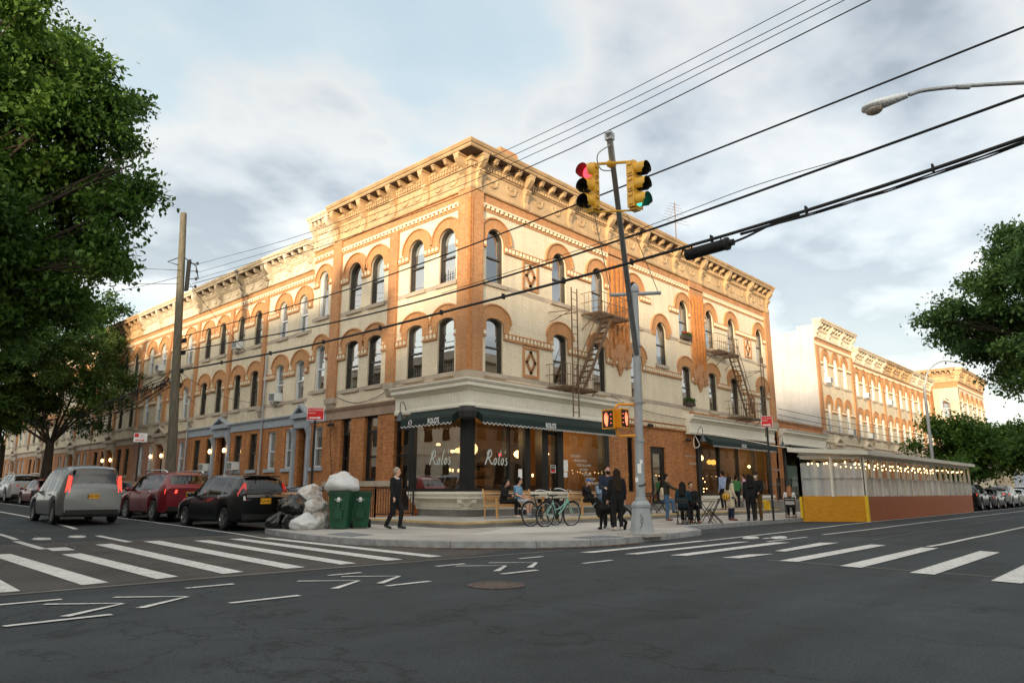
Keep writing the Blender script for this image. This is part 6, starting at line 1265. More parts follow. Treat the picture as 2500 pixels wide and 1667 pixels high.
for k, (kd, pm, lb, x) in enumerate([('suv', PB, 'black parked car directly beyond the dining shed', 38.6), ('sedan', PG, 'dark parked saloon second beyond the dining shed', 44.2), ('suv', PS, 'silver parked car third beyond the dining shed', 50.2), ('sedan', PW, 'white parked saloon fourth beyond the dining shed', 56.4), ('suv', PG, 'grey parked car near the right edge of the photo', 62.6), ('sedan', PB, 'farthest black parked saloon on the right street', 69)]):
    car(kd, pm, lb, (x, -8.2, 0), R(-90), lit=k in (0, 1, 2), group='cars parked beyond the dining shed')
# ------------------------------------------------------------------ bins, rubbish
def bin_(loc, rz, label, open_=False):
    b = thing('wheelie_bin', (0, 0, 0), label, 'bin', 'green wheelie bins'); m = M()
    def ring(z, w_, d_, dy): return [m.pt(p) for p in ((-w_, -d_ + dy, z), (w_, -d_ + dy, z), (w_, d_ + dy, z), (-w_, d_ + dy, z))]
    rs = [ring(0.03, .23, .26, -.02), ring(.4, .265, .30, 0), ring(.95, .30, .35, .02), ring(.951, .325, .375, .02), ring(1.0, .325, .375, .02)]
    for a, c in zip(rs, rs[1:]):
        for k in range(4): m.face((a[k], a[(k + 1) % 4], c[(k + 1) % 4], c[k]))
    m.face(rs[0]); m.box(-.2, .2, -.335, -.30, .55, .62); m.box(-.05, .05, -.37, -.31, .55, .75); m.box(-.12, .12, -.36, -.28, .3, .55); m.build('body', 'green', b)
    m = M(); m.box(-.33, .33, -.38, .40, 1.0, 1.035); m.box(-.28, .28, -.33, .3, 1.035, 1.07); m.tube([(-.28, .40, .98), (-.28, .47, .99), (.28, .47, .99), (.28, .40, .98)], .02, 6); m.build('lid', 'green', b)
    for s_ in (1, -1): w_ = thing('wheel'); w_.parent = b; q = M(); q.lathe([(.03, -.04), (.11, -.045), (.125, -.02), (.125, .02), (.11, .045), (.03, .04)], (s_ * .27, .26, .125), 18, 'x'); q.build('tyre', 'rubber', w_); q = M(); q.lathe([(.05, .03 * s_), (0, .035 * s_)], (s_ * .285, .26, .125), 10, 'x'); q.build('hub', 'greytrim', w_)
    m = M(); m.box(-.05, .05, -.362, -.36, .78, .80); m.lathe([(.05, -.345), (.0, -.347)], (0, 0, .86), 10, 'y'); m.build('badge', 'swhite', b); text('RECYCLE', .055, lambda u, v: (u, -.37 + .0, .82 + v), 'swhite', b, 'lettering')
    m = M(); m.box(-.31, -.305, -.24, -.1, .5, .52); m.box(-.31, -.305, -.24, -.1, .82, .85); m.build('scuffs', 'galv', b)
    return place(b, loc, rz)
bin_((-5.65, -.62, .14), R(-50), 'nearer green wheelie bin with a white bag on its lid'); bin_((-4.98, -.62, .14), R(-38), 'green wheelie bin on the right, nothing on its lid')
def blob(name, c, rx, ry, rz_, mat, label, seed, group=None, lump=.16, catg='rubbish bag', knot=True):
    bm = bmesh.new(); bmesh.ops.create_icosphere(bm, subdivisions=4, radius=1); rg = np.random.RandomState(seed); V = np.array([v.co[:] for v in bm.verts])
    r = np.ones(len(V))
    for fq, am in ((1.4, lump), (2.8, lump * .5), (6.5, lump * .22), (12, lump * .10)):
        for _ in range(5): k = rg.normal(size=3) * fq; r += am * .45 * np.sin(V @ k + rg.rand() * 6.3) if fq < 6 else -am * .6 * np.abs(np.sin(V @ k + rg.rand() * 6.3)) * .8
    V = V * r[:, None] * np.array([rx, ry, rz_]); V[:, 2] = np.maximum(V[:, 2], -rz_ * .8)
    if knot: t = np.clip((V[:, 2] / rz_ - .75) / .4, 0, 1); V[:, 0] *= 1 - .5 * t; V[:, 1] *= 1 - .5 * t; V[:, 2] += t * .10
    V[:, 2] += rz_ * .8
    for v, p in zip(bm.verts, V): v.co = p
    me = bpy.data.meshes.new(name); bm.to_mesh(me); bm.free(); me.polygons.foreach_set('use_smooth', [True] * len(me.polygons)); me.materials.append(MT[mat]); o = bpy.data.objects.new(name, me); COL.objects.link(o); o.location = c; return tag(o, label, catg, group)
G_ = 'rubbish bags heaped by the kerb'; Z = .14
blob('rubbish_bag', (-5.68, -.55, 1.20), .50, .40, .33, 'whitebag', 'big stuffed white bag resting on top of the nearer green bin', 31, G_, .30, knot=False)
blob('rubbish_bag', (-6.55, .35, Z), .46, .38, .30, 'blackbag', 'black rubbish bag at the front of the heap', 5, G_)
blob('rubbish_bag', (-6.5, .45, Z + .42), .44, .34, .24, 'blackbag', 'shiny black bag lying on top in the middle of the heap', 8, G_)
blob('rubbish_bag', (-6.15, 1.5, Z + .3), .40, .36, .40, 'blackbag', 'upright black bag nearest the black car', 12, G_)
blob('rubbish_bag', (-6.6, -.3, Z), .42, .28, .19, 'whitebag', 'low white bag of rubbish lying at the kerb edge', 15, G_, .2)
blob('rubbish_bag', (-6.75, .95, Z), .32, .28, .26, 'blackbag', 'small black bag at the left end of the heap', 17, G_, .2)
blob('rubbish_bag', (-6.05, .12, Z + .35), .42, .36, .34, 'clearbag', 'clear bag of bottles against the green bin', 19, G_, .2)
blob('rubbish_bag', (-5.9, .6, Z + .62), .44, .38, .36, 'clearbag', 'lumpy clear bag high up behind the green bin', 21, G_, .2)
blob('rubbish_bag', (-6.05, .0, Z), .40, .36, .26, 'clearbag', 'clear bag low down beside the green bin', 23, G_, .2)
blob('rubbish_bag', (-5.8, 1.0, Z), .5, .45, .5, 'clearbag', 'tall clear bag at the back of the heap', 27, G_, .2)
cs = thing('cardboard_stack', (-5.5, 1.9, Z), 'flattened brown cardboard stacked behind the rubbish bags', 'cardboard'); rg = random.Random(9)
for k in range(9): m = M(); a = rg.uniform(-.3, .3); m.obox((-5.5 + rg.uniform(-.1, .1), 1.9 + rg.uniform(-.12, .12), Z + .1 + .11 * k), (math.cos(a), math.sin(a), rg.uniform(-.12, .12)), (-math.sin(a), math.cos(a), .08), (0, 0, 1), rg.uniform(.5, .7), rg.uniform(.35, .5), .035); m.build('cardboard_sheet', 'card', cs)
# ------------------------------------------------------------------ benches, chairs, tables, railings, bicycles
def bench(loc, rz, label, Wd=1.75, k=1.06):
    b = thing('wooden_bench', (0, 0, 0), label, 'bench', 'wooden benches by the shop window'); hw = Wd / 2
    for s_ in (-1, 1):
        x = s_ * (hw - .03)
        m = M(); m.bar((x, -.30, 0), (x, -.28, .64), .055, .06); m.build('leg', 'wood', b); m = M(); m.tube([(x, .26, 0), (x, .25, .42), (x, .36, .92)], .034, 4); m.build('leg', 'wood', b)
        m = M(); m.bar((x, -.36, .655), (x, .29, .64), .065, .03); m.bar((x, -.28, .40), (x, .25, .39), .04, .07); m.bar((x, -.3, .64), (x, -.34, .60), .05, .03); m.build('armrest', 'wood', b)
    m = M()
    for i in range(6): m.box(-hw + .02, hw - .02, -.31 + i * .095, -.31 + i * .095 + .075, .42, .445)
    m.box(-hw + .03, hw - .03, -.3, -.27, .35, .42); m.build('seat', 'wood', b); m = M()
    for i in range(4): z = .55 + i * .095; y = .25 + (z - .42) * .22; m.obox((0, y, z), (1, 0, 0), (0, .976, .21), (0, -.21, .976), hw - .05, .011, .036)
    m.build('backrest', 'wood', b); b.scale = (k, k, k); return place(b, loc, rz)
bench((.75, -1.62, .32), R(0), 'left wooden bench with a dark-dressed woman and a man in a blue shirt', 2.3); bench((5.2, -1.75, .32), R(0), 'right wooden bench behind the black dog', 2.2)
CH = None
def chair(loc, rz, label):
    global CH
    if CH is None:
        c = thing('folding_chair', (0, 0, 0)); m = M()
        for s_ in (-1, 1): m.bar((s_ * .20, -.22, 0), (s_ * .20, .20, .84), .022, .03); m.bar((s_ * .17, .24, 0), (s_ * .17, -.20, .45), .022, .03)
        m.bar((-.2, -.2, .03), (.2, -.2, .03), .018); m.bar((-.17, .22, .03), (.17, .22, .03), .018); m.build('frame', 'iron', c); m = M()
        for i in range(6): m.box(-.2, .2, -.2 + i * .065, -.2 + i * .065 + .05, .445, .46)
        m.build('seat', 'iron', c); m = M(); m.bar((-.2, .145, .72), (.2, .145, .72), .016, .06); m.bar((-.2, .19, .81), (.2, .19, .81), .016, .06); m.build('backrest', 'iron', c); CH = c
    else: c = dup(CH)
    tag(c, label, 'chair', 'black folding cafe chairs'); return place(c, loc, rz)
TB = None
def table(loc, rz, label, h=.74):
    global TB
    if TB is None:
        t = thing('cafe_table', (0, 0, 0)); m = M(); m.box(-.3, .3, -.3, .3, .72, .74); m.build('table_top', 'iron', t)
        for s_ in (-1, 1):
            for q in (-1, 1): m = M(); m.bar((s_ * .26, q * .26, 0), (s_ * .24, -q * .24, .72), .018, .025); m.build('leg', 'iron', t)
        TB = t
    else: t = dup(TB)
    tag(t, label, 'table', 'black folding cafe tables'); return place(t, loc, rz)
# fences
def fence(a, b, z0, h, label, loc=None, mid=None, name='iron_railing', step=.125, posts_=4, ztop=None):
    f = thing(name, (*a, z0), label, 'railing'); a = Vector((*a, z0)); b = Vector((*b, z0)); L = (b - a).length; m = M(); n = int(L / step); tz = (lambda t: h) if ztop is None else ztop
    for k in range(n + 1): t = k / n; p = a.lerp(b, t); m.bar(p + Vector((0, 0, .08)), p + Vector((0, 0, tz(t))), .018)
    m.build('pickets', 'iron', f); m = M(); N = 10
    for k in range(N):
        p = a.lerp(b, k / N); q = a.lerp(b, (k + 1) / N); m.bar(p + Vector((0, 0, tz(k / N))), q + Vector((0, 0, tz((k + 1) / N))), .035, .03)
    m.build('top_rail', 'iron', f); m = M(); m.bar(a + Vector((0, 0, .1)), b + Vector((0, 0, .1)), .03); m.build('bottom_rail', 'iron', f)
    for k in range(posts_ + 1): p = a.lerp(b, k / posts_); m = M(); m.bar(p, p + Vector((0, 0, tz(k / posts_) + .05)), .05); m.build('post', 'iron', f)
    return f
fence((-.55, 2.35), (-2.5, 2.05), .32, 1.0, 'black iron railing at the left end of the shop step', posts_=2); fence((-2.5, 2.05), (-2.55, 9.3), .2, 1.05, 'long black iron railing behind the green bins', posts_=6)
m_ = None
st = thing('iron_stoop_rail', (-1.4, 10.9, .3), 'scrolled black iron stoop railing behind the cardboard', 'railing'); m = M()
for y in (10.2, 12.0):
    m.bar((-.3, y, 1.5), (-2.2, y, 1.15), .04)
    for k in range(7): x = -.3 - 1.9 * k / 6; m.bar((x, y, .3), (x, y, 1.5 - .35 * k / 6), .02)
    for k in range(4): m.tube([(-.6 - .45 * k + .16 * (1 - t / 14) * math.cos(t * .8), y, .95 + .16 * (1 - t / 14) * math.sin(t * .8)) for t in range(13)], .012, 4)
m.build('scroll_panels', 'iron', st); m = M(); m.lathe([(.07, .2), (.07, 1.3), (.1, 1.32), (.06, 1.4), (.1, 1.5), (.0, 1.56)], (-2.3, 10.2, 0), 10); m.build('newel', 'iron', st)
fence((-2.4, 15.8), (-2.4, 24), .35, .95, 'low black iron railing before the dark-windowed row house', posts_=5)
# ramp with railing on the right, yellow edged step
rp = thing('ramp', (18.2, -3.2, .14), 'concrete ramp rising beside the second shop front', 'ramp'); m = M(); m.prof([(3.2, .14), (3.2, .30), (1.6, .30), (1.6, .14)], 18.2, 19); m.T = TR
m.prof([(0.0, .14), (0, .72), (3.25, .72), (3.25, .14)], 19.5, 31); m.build('ramp_block', 'concD', rp); m = M(TR); m.box(18.0, 18.12, 3.0, 3.3, .32, .78); m.box(15.6, 18.12, 3.2, 3.3, .70, .78); m.build('yellow_guard', 'yellow', rp)
fence((19.5, -3.15), (31, -3.15), .72, 1.1, 'black ramp railing that slopes down in front of the low shop', posts_=6, step=.14, ztop=lambda t: 1.15 - .25 * max(0, (t - .5) * 2))
mb_ = thing('metal_bin', (11.0, -2.8, .32), 'squat steel bin on the raised step behind the cafe tables', 'bin'); m = M(); m.box(10.8, 11.2, -3.0, -2.6, .32, 1.05); m.build('body', 'galv', mb_); m = M(); m.box(10.77, 11.23, -3.03, -2.57, 1.05, 1.22); m.build('lid', 'black', mb_)
# bicycles
def bike(loc, rz, fm, label, basket=False, lean=0.):
    b = thing('bicycle', (0, 0, 0), label, 'bicycle', 'bicycles by the bench'); r = .335; wb = 1.04
    def wheel(y):
        w_ = thing('wheel', (0, y, r)); w_.parent = b; q = M(); q.tube([(0, y + r * math.cos(a * PI / 18), r + r * math.sin(a * PI / 18)) for a in range(36)], .02, 6, closed=True); q.build('tyre', 'rubber', w_); q = M(); q.tube([(0, y + (r - .03) * math.cos(a * PI / 16), r + (r - .03) * math.sin(a * PI / 16)) for a in range(32)], .012, 5, closed=True); q.build('rim', 'galv', w_); q = M()
        for k in range(18): a = k * PI / 9; q.bar((.03 * (-1) ** k, y, r), (0, y + (r - .03) * math.cos(a), r + (r - .03) * math.sin(a)), .003)
        q.cyl((-.05, y, r), (.05, y, r), .022, n=8); q.build('spokes', 'galv', w_)
    wheel(-wb / 2); wheel(wb / 2); bb = (0, -.10, .28); st_ = (0, -.27, .72); hd0 = (0, .36, .62); hd1 = (0, .31, .80); ra_ = (0, -wb / 2, r); fa_ = (0, wb / 2, r); m = M()
    m.tube([bb, st_], .017, 7); m.tube(cw([bb, (0, .1, .42), (0, .26, .6), (0, .335, .70)]), .022, 7); m.tube(cw([(0, -.17, .45), (0, .06, .52), (0, .24, .66), (0, .32, .76)]), .017, 7); m.tube([hd0, hd1], .022, 8)
    for s_ in (-.04, .04): m.tube([(s_, -wb / 2, r), (s_ * .4, -.10, .28)], .011, 5); m.tube([(s_, -wb / 2, r), (s_ * .3, -.25, .66)], .010, 5); m.tube([(s_, wb / 2, r), (s_ * .9, .40, .60), (0, .365, .63)], .013, 5)
    m.build('frame', fm, b); m = M(); m.tube([st_, (0, -.295, .82)], .013, 6); m.sph((0, -.33, .85), .085, .13, .03, 10, 6); m.bar((0, -.22, .85), (0, -.12, .855), .05, .03); m.build('saddle', 'rubber', b)
    m = M(); m.tube([hd1, (0, .29, .92), (0, .31, .96)], .013, 6); m.tube(cw([(-.30, .06, 1.0), (-.22, .2, 1.02), (-.06, .31, .97), (.06, .31, .97), (.22, .2, 1.02), (.30, .06, 1.0)]), .012, 6); m.tube(cw([(.1, .3, .97), (.14, .42, .9), (.05, .4, .7)]), .005, 4); m.tube(cw([(-.1, .3, .97), (-.14, .44, .9), (-.03, .38, .7)]), .005, 4); m.build('handlebar', 'chrome', b); m = M()
    for s_ in (-1, 1): m = M(); m.tube([(s_ * .30, .06, 1.0), (s_ * .315, -.05, .995)], .017, 6); m.build('grip', 'rubber', b)
    m = M(); m.lathe([(.09, .03), (.09, .036), (.0, .036)], (0, -.10, .28), 16, 'x'); m.bar((.06, -.10, .28), (.06, -.04, .14), .02); m.bar((-.06, -.10, .28), (-.06, -.16, .42), .02); m.box(.05, .14, -.08, -.0, .125, .145); m.box(-.14, -.05, -.2, -.12, .41, .43); m.tube([(.03, -.1, .37), (.03, -wb / 2, r + .05), (.03, -wb / 2, r - .05), (.03, -.1, .19)], .006, 4); m.bar((-.03, -.18, .26), (-.16, -.3, .0), .016); m.build('crank', 'visin', b)
    m = M()
    for y in (-wb / 2, wb / 2): m.tube([(0, y + (r + .03) * math.cos(a), r + (r + .03) * math.sin(a)) for a in np.linspace(R(40) if y > 0 else R(60), R(165) if y > 0 else R(190), 12)], .012, 5)
    m.build('mudguards', fm if basket else 'visin', b); b.scale = (1.12,) * 3; b.location = loc; b.rotation_euler = (0, lean, rz); return b
bike((-.12, -4.3, .14), R(-96), 'mint', 'mint green bicycle standing in front of the bench', lean=R(6)); bike((-.15, -3.72, .14), R(-92), 'iron', 'dark bicycle leaning behind the mint green one', True, lean=R(-5))
# ------------------------------------------------------------------ people and the dog
FUSE = []
def capsule(m, p, q, r0, r1, n=10):
    p = Vector(p); q = Vector(q); a = q - p; L = a.length
    if L < 1e-5: m.sph(p, r0, n=n); return
    a /= L; pts = []; rr = []
    for t in (-90, -60, -30): pts.append(p + a * r0 * math.sin(R(t)) ); rr.append(max(.0005, r0 * math.cos(R(t))))
    pts.append(p); rr.append(r0); pts.append(q); rr.append(r1)
    for t in (30, 60, 90): pts.append(q + a * r1 * math.sin(R(t))); rr.append(max(.0005, r1 * math.cos(R(t))))
    m.tube(pts, rr, n)
def fuse(name, m, mat, parent, vox=.012, smooth=3):
    o = m.build(name, mat, parent); md = o.modifiers.new('r', 'REMESH'); md.mode = 'VOXEL'; md.voxel_size = vox; md.use_smooth_shade = True
    s_ = o.modifiers.new('s', 'SMOOTH'); s_.factor = .5; s_.iterations = smooth; FUSE.append(o); return o
def finish_fuse():
    bpy.context.view_layer.update(); dg = bpy.context.evaluated_depsgraph_get()
    for o in FUSE:
        me = bpy.data.meshes.new_from_object(o.evaluated_get(dg)); old = o.data; o.modifiers.clear(); me.name = o.name; o.data = me; bpy.data.meshes.remove(old)
    FUSE.clear()
STAND = dict(pel=(0, 0, .95), chs=(0, .01, 1.28), nk=(0, .0, 1.45), hd=(0, .03, 1.60), shL=(-.175, 0, 1.40), shR=(.175, 0, 1.40), elL=(-.225, -.03, 1.12), elR=(.225, -.03, 1.12), wrL=(-.23, .05, .87), wrR=(.23, .05, .87),
             hpL=(-.09, 0, .90), hpR=(.09, 0, .90), knL=(-.10, .03, .49), knR=(.10, .03, .49), anL=(-.10, -.01, .08), anR=(.10, -.01, .08), toL=(-.13, .17, .03), toR=(.13, .17, .03))
SIT = dict(pel=(0, 0, .56), chs=(0, .0, .90), nk=(0, .02, 1.06), hd=(0, .06, 1.21), shL=(-.175, .0, 1.01), shR=(.175, .0, 1.01), elL=(-.23, .06, .76), elR=(.23, .06, .76), wrL=(-.13, .28, .68), wrR=(.13, .28, .68),
           hpL=(-.09, .02, .52), hpR=(.09, .02, .52), knL=(-.11, .43, .53), knR=(.11, .43, .53), anL=(-.11, .44, .09), anR=(.11, .44, .09), toL=(-.13, .62, .03), toR=(.13, .62, .03))
SKIN = [P('light_skin', (.58, .33, .23), .5, var=.05), P('tan_skin', (.42, .23, .145), .5, var=.05), P('dark_skin', (.19, .10, .065), .5, var=.05)]
def cloth(name, c, var=.15, sc=5): return P(name, c, .85, var=var, scale=sc, bump=.8, bscale=8, spec=.25)
CL = dict(black=cloth('black_cloth', (.012, .012, .014)), navy=cloth('navy_cloth', (.018, .027, .05)), dteal=cloth('dark_teal_cloth', (.012, .034, .05)), jean=cloth('blue_denim', (.06, .12, .21)), denim=cloth('light_denim', (.22, .31, .42)), grey=cloth('light_grey_cloth', (.42, .43, .46)), cream=cloth('cream_cloth', (.62, .53, .40)), white=cloth('white_cloth', (.68, .68, .68)), blue=cloth('pale_blue_cloth', (.26, .32, .50)), green=cloth('green_cloth', (.05, .19, .07)), pink=cloth('pink_cloth', (.50, .33, .45)), brown=cloth('brown_cloth', (.14, .075, .025)), olive=cloth('dark_olive_cloth', (.03, .03, .022)), fl=None)
m_, t_, b_ = newmat('blue_flowered_cloth'); b_.inputs['Roughness'].default_value = .85
vo = nd(t_, 'ShaderNodeTexNoise', Scale=16., Detail=2); t_.links.new(nd(t_, 'ShaderNodeTexCoord').outputs['Object'], vo.inputs['Vector']); t_.links.new(ramp(t_, vo.outputs[0], [(.40, (.04, .14, .30)), (.5, (.10, .30, .50)), (.56, (.45, .60, .68)), (.64, (.08, .25, .45))]), b_.inputs['Base Color']); CL['fl'] = m_
HAIR = dict(black=P('black_hair', (.007, .006, .005), .6, var=.2, scale=20, spec=.15), brown=P('dark_brown_hair', (.022, .013, .007), .6, var=.3, scale=20, spec=.15), grey=P('grey_hair', (.33, .27, .22), .6, var=.2, scale=20), ginger=P('ginger_hair', (.30, .11, .03), .5, var=.3, scale=20))
SHOE = dict(black=P('black_shoe', (.012, .012, .013), .5, var=.1), white=P('pale_shoe', (.62, .52, .45), .6, var=.1), tan=P('tan_shoe', (.40, .26, .15), .6, var=.1), maroon=P('maroon_shoe', (.18, .06, .04), .6, var=.3, scale=14), grey=P('grey_shoe', (.12, .14, .17), .6, var=.2))
def person(label, loc, face, base, top, bottom, skin=0, hair='black', long_=False, shoes='black', h=1.72, pose={}, sleeve='long', legs='long', coat=0., mask=None, hat=None, beard=False, heavy=1.0, collar=None, turn=0., group=None, zoff=0.):
    J = dict(base); J.update(pose); J = {k: Vector(v) for k, v in J.items()}; g = thing('person', (0, 0, 0), label, 'person', group); sk = SKIN[skin]; hv = heavy
    A = J['hd'] - J['nk']; ty = R(turn); fx = Vector((-math.sin(ty), math.cos(ty), 0)); rx = Vector((math.cos(ty), math.sin(ty), 0)); H = J['hd']; Rm = Matrix.Rotation(ty, 3, 'Z')
    hw = Vector((.065, 0, 0)); m = M()
    def torso(m, e, lo=.0):
        for s_ in (-1, 1):
            capsule(m, J['pel'] + hw * s_ - Vector((0, 0, lo)), J['chs'] + hw * s_ * 1.1, .098 * hv + e, .105 * hv + e); capsule(m, J['chs'] + hw * s_ * 1.1, J['sh' + 'LR'[s_ > 0]] + Vector((-.045 * s_, 0, -.01)), .10 * hv + e, .062 + e)
    torso(m, 0); capsule(m, J['nk'] - Vector((0, 0, .06)), H - Vector((0, 0, .04)), .058, .052)
    m.sph(H + Vector((0, 0, .03)), .076, .094, .105, 14, 10, rot=Rm); m.sph(H + fx * .03 - Vector((0, 0, .055)), .056, .062, .062, 12, 8, rot=Rm)
    capsule(m, H + fx * .088 + Vector((0, 0, .03)), H + fx * .108 - Vector((0, 0, .012)), .010, .016, 7); capsule(m, H + fx * .078 - rx * .022 - Vector((0, 0, .052)), H + fx * .078 + rx * .022 - Vector((0, 0, .052)), .013, .013, 6)
    for s_ in (-1, 1): m.sph(H + rx * .077 * s_ + Vector((0, 0, .01)), .014, .02, .032, 7, 5, rot=Rm)
    for q in 'LR':
        s_ = -1 if q == 'L' else 1; sh, el, wr = J['sh' + q], J['el' + q], J['wr' + q]; capsule(m, sh, el, .050 * hv, .041); capsule(m, el, wr, .041, .028)
        f = (wr - el).normalized(); sd = f.cross(Vector((0, 0, 1)) if abs(f.z) < .8 else Vector((0, 1, 0))).normalized(); nn = f.cross(sd)
        pc = wr + f * .05; capsule(m, wr + f * .01, wr + f * .075, .027, .030, 8); capsule(m, wr + f * .05 + sd * .02, wr + f * .082 + sd * .022, .017, .016, 7); capsule(m, wr + f * .05 - sd * .02, wr + f * .08 - sd * .022, .017, .015, 7)
        for i, (o_, L) in enumerate(((-.030, .058), (-.010, .072), (.010, .076), (.030, .066))):
            b0 = wr + f * .085 + sd * o_; k1 = b0 + (f * .85 + nn * .35 * s_).normalized() * L * .55; k2 = k1 + (f * .45 + nn * .85 * s_).normalized() * L * .5; capsule(m, b0, k1, .0100, .0092, 6); capsule(m, k1, k2, .0092, .0080, 6)
        t0 = wr + f * .03 + sd * .030 * -s_; t1 = t0 + (f * .6 - sd * s_ * .75).normalized() * .045; capsule(m, t0, t1, .0125, .0105, 6); capsule(m, t1, t1 + (f * .9 + nn * .3 * s_).normalized() * .03, .0105, .009, 6)
        hp, kn, an, to = J['hp' + q], J['kn' + q], J['an' + q], J['to' + q]; capsule(m, hp, kn, .088 * hv, .058); capsule(m, kn, kn.lerp(an, .35) - Vector((0, .012, 0)), .056, .055); capsule(m, kn.lerp(an, .35) - Vector((0, .012, 0)), an, .055, .038); capsule(m, an - Vector((0, .02, .02)), to, .036, .028)
    fuse('body', m, sk, g, .0115, 2)
    for s_ in (-1, 1):
        if mask is None or True: e = M(); e.sph(H + fx * .083 + rx * .030 * s_ + Vector((0, 0, .022)), .012, .012, .009, 8, 5); e.build('eye', 'visin', g, smooth=True)
    m = M(); torso(m, .016); ex = {'long': 1., 'short': .75, 'none': .0}[sleeve]
    for q in 'LR':
        sh, el, wr = J['sh' + q], J['el' + q], J['wr' + q]
        if sleeve == 'short': capsule(m, sh, sh.lerp(el, .62), .070, .066)
        else: capsule(m, sh, el, .068 * hv, .056); capsule(m, el, el.lerp(wr, .94), .056, .043)
    if coat:
        for s_ in (-1, 1): capsule(m, J['pel'] + hw * s_, J['pel'] + hw * s_ * 1.3 - Vector((0, 0, coat)), .118, .125); capsule(m, J['pel'] + Vector((0, .03, 0)), J['pel'] + Vector((0, .03, -coat)), .11, .115)
    capsule(m, J['nk'] - Vector((0, 0, .05)), J['nk'] - Vector((0, 0, .02)), .078, .066); fuse('coat' if coat else ('shirt' if sleeve == 'short' else 'jacket'), m, CL[top], g, .015)
    m = M()
    for s_ in (-1, 1): capsule(m, J['pel'] + hw * s_ + Vector((0, 0, .04)), J['pel'] + hw * s_ * 1.05 - Vector((0, 0, .03)), .112 * hv, .112 * hv)
    for q in 'LR':
        hp, kn, an = J['hp' + q], J['kn' + q], J['an' + q]
        if legs == 'long': capsule(m, hp, kn, .103 * hv, .074); capsule(m, kn, an + (kn - an).normalized() * .04, .072, .060)
        else: capsule(m, hp, hp.lerp(kn, .86), .106, .090)
    fuse('trousers' if legs == 'long' else 'shorts', m, CL[bottom], g, .015)
    for q in 'LR':
        an, to = J['an' + q], J['to' + q]; m = M(); capsule(m, an - Vector((0, .02, .018)), to + Vector((0, 0, .008)), .046, .036); capsule(m, an - Vector((0, .02, .0)), an + Vector((0, 0, .03)), .046, .044)
        for i, v in enumerate(m.v): m.v[i] = (v[0], v[1], max(v[2], min(an.z, to.z) - .032))
        fuse('shoe', m, SHOE[shoes], g, .012, 2)
    if hair:
        m = M(); m.sph(H + Vector((0, 0, .058)) - fx * .020, .088, .098, .098, 14, 9, rot=Rm); m.sph(H - fx * .055 + Vector((0, 0, -.0)), .078, .055, .085, 12, 8, rot=Rm)
        if long_:
            for s_ in (-1, 0, 1): capsule(m, H - fx * .05 + rx * .045 * s_ + Vector((0, 0, .05)), J['chs'] - fx * (.125 + .0) + rx * .055 * s_ + Vector((0, 0, .02 if long_ is True else .02 - long_)), .06, .05)
            for s_ in (-1, 1): capsule(m, H + rx * .075 * s_ - fx * .01 + Vector((0, 0, .04)), J['nk'] + rx * .10 * s_ - fx * .05 - Vector((0, 0, .08)), .032, .035)
        # keep the face clear
        o = fuse('hair', m, HAIR[hair], g, .013)
    if beard: m = M(); m.sph(H + fx * .045 - Vector((0, 0, .085)), .058, .058, .052, 12, 8, rot=Rm); m.sph(H + fx * .09 - Vector((0, 0, .038)), .03, .014, .010, 8, 5, rot=Rm); fuse('beard', m, HAIR[hair], g, .011)
    if mask: m = M(); m.sph(H + fx * .052 - Vector((0, 0, .042)), .064, .066, .062, 12, 8, rot=Rm); fuse('face_mask', m, 'swhite' if mask == 'white' else CL['black'], g, .011)
    if hat:
        m = M(); m.sph(H + Vector((0, 0, .062)), .096, .108, .098, 16, 9, -.12, 1, rot=Rm)
        if hat != 'hood': m.sph(H + fx * .13 + Vector((0, 0, .065)), .075, .07, .014, 12, 5, rot=Rm)
        else: m.sph(H - fx * .03, .115, .115, .14, 12, 8, rot=Rm)
        fuse('cap' if hat != 'hood' else 'hood', m, CL['black'] if hat != 'blue' else P('blue_cap', (.02, .10, .35), .7, var=.1), g, .012)
    if collar: m = M(); m.tube([J['nk'] + Vector((.075 * math.cos(a), .06 * math.sin(a) + .01, -.005 - .03 * math.sin(a))) for a in np.linspace(0, 2 * PI, 14)[:-1]], .02, 6, closed=True); m.build('collar', CL['white'], g, smooth=True)
    k = h / 1.72; g.scale = (k, k, k); return place(g, (loc[0], loc[1], loc[2] + zoff), R(face - 90))
def walk(a=.18): return dict(knL=(-.10, .16, .50), anL=(-.10, .10, .09), toL=(-.12, .28, .04), knR=(.10, -.02, .49), anR=(.11, -.22, .12), toR=(.12, -.05, .04), elL=(-.23, -.10, 1.13), wrL=(-.25, -.08, .88), elR=(.23, .02, 1.13), wrR=(.26, .13, .90))
HAND_FACE = dict(elR=(.22, .20, .86), wrR=(.09, .17, 1.10)); CROSS = dict(knR=(.02, .44, .60), anR=(-.17, .58, .36), toR=(-.24, .74, .30))
person('man in a dark suit with grey hair walking on the pavement left of the shop', (-4.75, -2.0, .14), -75, STAND, 'black', 'black', 0, 'grey', h=1.74, pose=walk(), collar=True, turn=25)
person('dark-haired woman in black seated on the left bench looking down', (.18, -1.62, .32), -62, SIT, 'black', 'black', 0, 'black', long_=True, shoes='white', h=1.72, pose=dict(hd=(0, .12, 1.18), chs=(0, .06, .9), elL=(-.22, .12, .76), wrL=(-.07, .30, .74), wrR=(.07, .31, .74), **CROSS), turn=15)
person('man in a blue flowered shirt and pale shorts seated on the left bench', (.92, -1.62, .32), -72, SIT, 'fl', 'grey', 0, 'black', shoes='grey', h=1.76, sleeve='short', legs='short', pose=dict(wrL=(-.12, .36, .64), wrR=(.10, .34, .64)), turn=42)
